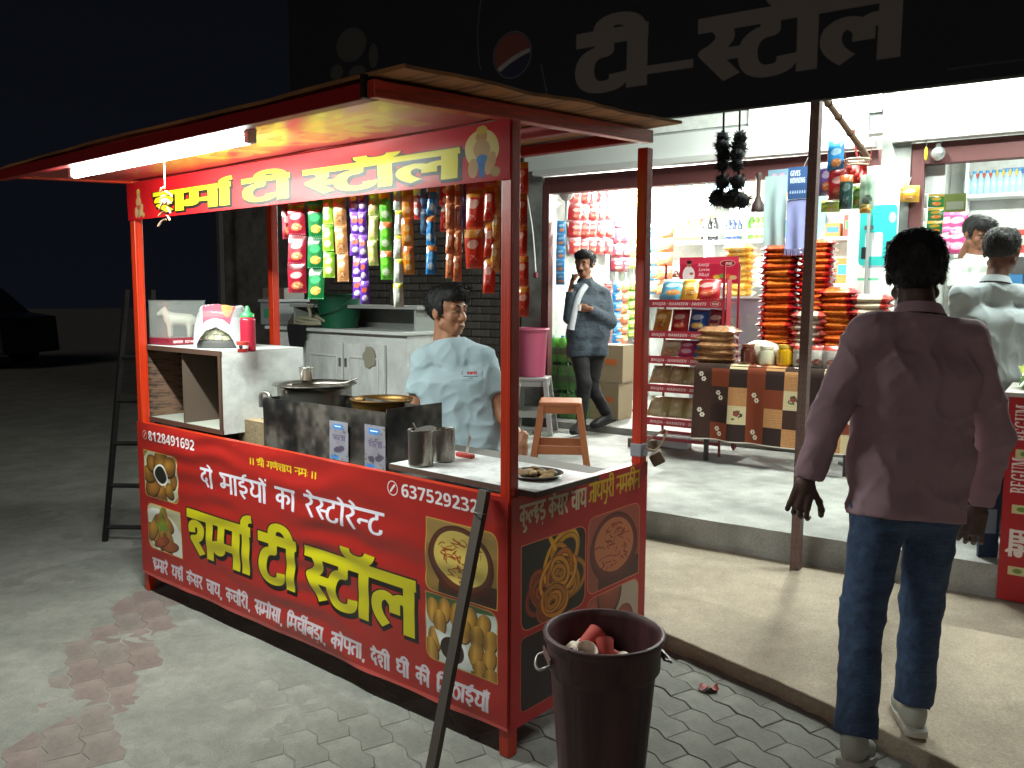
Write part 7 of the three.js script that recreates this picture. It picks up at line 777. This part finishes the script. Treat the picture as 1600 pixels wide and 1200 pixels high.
{ // man on the phone in the shop doorway
  const q = S(-1.60, 0.28, -2.30), b = q, d = depthOf(V(q.x, 1.2, q.z)), P = (u, v, o = 0) => pd(u, v, d + o);
  const J = { head: P(913, 413), neck: P(915, 438, 0.02), shA: P(898, 456, -0.05), shB: P(944, 460, 0.05), elA: P(890, 497, -0.12), elB: P(954, 503, 0.0), wrA: P(892, 452, -0.14), wrB: P(918, 482, -0.16), hipA: P(904, 545), hipB: P(932, 545, 0.05), knA: P(913, 600, -0.08), knB: P(924, 604, 0.1), anA: P(908, 658, -0.05), anB: P(948, 646, 0.1), toeA: P(898, 672, -0.16), toeB: P(925, 662, 0.0) };
  J.anA.y = 0.37; J.toeA.y = 0.31; J.toeB.y = J.anB.y - 0.09;
  const v = person('man in a grey printed shirt and black jeans talking on a phone', b, J, { face: 0.25, nod: 0.1, size: 0.98, skin: '#8a5c46', hair: 'full', moustache: true, shirt: { sleeve: 'long', collar: true, drop: 0.07, fold: 0.005, mat: mat('#46525e', 0.85, { map: srgb(rep(grainTex(128, 0.8, 0.5, 0.15, 16, 95), 5)) }) }, trousers: { mat: mat('#141416', 0.85) }, shoe: { mat: mat('#1c1a1a', 0.6) }, handA: { curl: 0.7, dir: V(0.0, -0.9, 0.2), palm: V(0.8, 0.0, -0.4) }, handB: { curl: 0.75, dir: V(0.7, -0.1, -0.3), palm: V(-0.2, 0.2, -0.9), mirror: true } });
  const h = J.wrA.clone().add(V(0.02, 0.07, 0.0)); const ph = thing('phone', 'black phone held to the ear of the man in grey', 'phone', h, 0.5); M('phone_body', box(0.012, 0.13, 0.065, 0, 0, 0, 0.005), mat('#101114', 0.25), ph); M('phone_screen', box(0.002, 0.12, 0.058, 0.0072, 0, 0), mat('#06070a', 0.1), ph);
  const c = J.wrB.clone().add(V(-0.055, -0.02, 0.06)), cup = thing('paper_cup', 'small white paper cup in the hand of the man on the phone', 'paper cup', c); M('cup_wall', lathe([[0, 0], [0.02, 0], [0.026, 0.055], [0.028, 0.056], [0.025, 0.055], [0.019, 0.003], [0, 0.003]], 20), mat('#d0c0bc', 0.6), cup);
  // white scarf over the shoulder
  const sc = [P(915, 446, -0.12), P(905, 462, -0.16), P(898, 485, -0.17), P(892, 515, -0.16)]; const g = tube(sc, 0.03, 30, 10); tag(M('scarf', bend(g, (w) => { w.x += 0.004 * noise(w.x * 40, w.y * 40, w.z * 40); }), mat('#b9bec4', 0.9)), 'white cloth hanging from the neck of the man on the phone', 'scarf');
}
{ // customer in the pale shirt, seen from behind
  const f = atY(1520, 848, 0.22), b = V(f.x, 0.22, f.z - 0.12), d = depthOf(V(b.x, 1.2, b.z)) + 0.1, P = (u, v, o = 0) => pd(u, v, d + o);
  const J = { head: P(1566, 392, 0.05), neck: P(1556, 440, 0.02), shA: P(1502, 462), shB: P(1614, 470, 0.04), elA: P(1500, 560, 0.16), elB: P(1640, 580, 0.14), wrA: P(1540, 600, 0.36), wrB: P(1630, 610, 0.34), hipA: P(1518, 640, 0.02), hipB: P(1580, 640, 0.06), knA: P(1516, 740, 0.02), knB: P(1574, 740, 0.06), anA: P(1516, 826, 0.0), anB: P(1572, 832, 0.05), toeA: P(1500, 838, 0.16), toeB: P(1566, 838, 0.22) };
  J.anA.y = J.anB.y = 0.312; J.toeA.y = J.toeB.y = 0.252;
  person('balding man in a pale grey shirt buying at the shop counter', b, J, { face: 3.0, nod: 0.15, roll: 0.0, size: 1.02, eyes: false, skin: '#6a4636', hair: 'bald', hairColor: '#1a1716', shirt: { sleeve: 'long', collar: true, drop: 0.08, fold: 0.007, mat: mat('#a8b2b4', 0.85, { sheen: 0.3 }) }, trousers: { mat: mat('#3a3634', 0.9) }, shoe: { mat: mat('#4a3024', 0.7) } });
}
{ // shopkeeper in the right shop
  const w = -2.75, q = atW(1528, 360, w), c = S(q.u, 0.28, w), d = depthOf(V(c.x, q.y, c.z)), P = (u, v, o = 0) => pd(u, v, d + o), y = (p, h) => p.clone().setY(h);
  const hipA = y(P(1512, 500), 1.05), hipB = y(P(1556, 500), 1.05);
  const J = { head: P(1527, 366), neck: P(1524, 402, 0.03), shA: P(1496, 418, 0.02), shB: P(1558, 418), elA: P(1490, 470), elB: P(1572, 470, -0.04), wrA: P(1510, 500, -0.2), wrB: P(1560, 500, -0.22), hipA, hipB, knA: y(hipA, 0.7), knB: y(hipB, 0.7), anA: y(hipA, 0.37), anB: y(hipB, 0.37), toeA: hipA.clone().add(V(0.03, 0, 0.14)).setY(0.31), toeB: hipB.clone().add(V(0.03, 0, 0.14)).setY(0.31) };
  person('shopkeeper in a white shirt looking down behind the right shop counter', c, J, { face: 0.95, nod: 0.4, size: 1.0, skin: '#7a4f3a', hair: 'full', shirt: { sleeve: 'short', collar: true, drop: 0.06, mat: mat('#c4ccc4', 0.85) }, trousers: { mat: mat('#333236', 0.9) }, shoe: { mat: mat('#222', 0.7) } });
}
scene.updateMatrixWorld(true);
renderer.render(scene, camera);
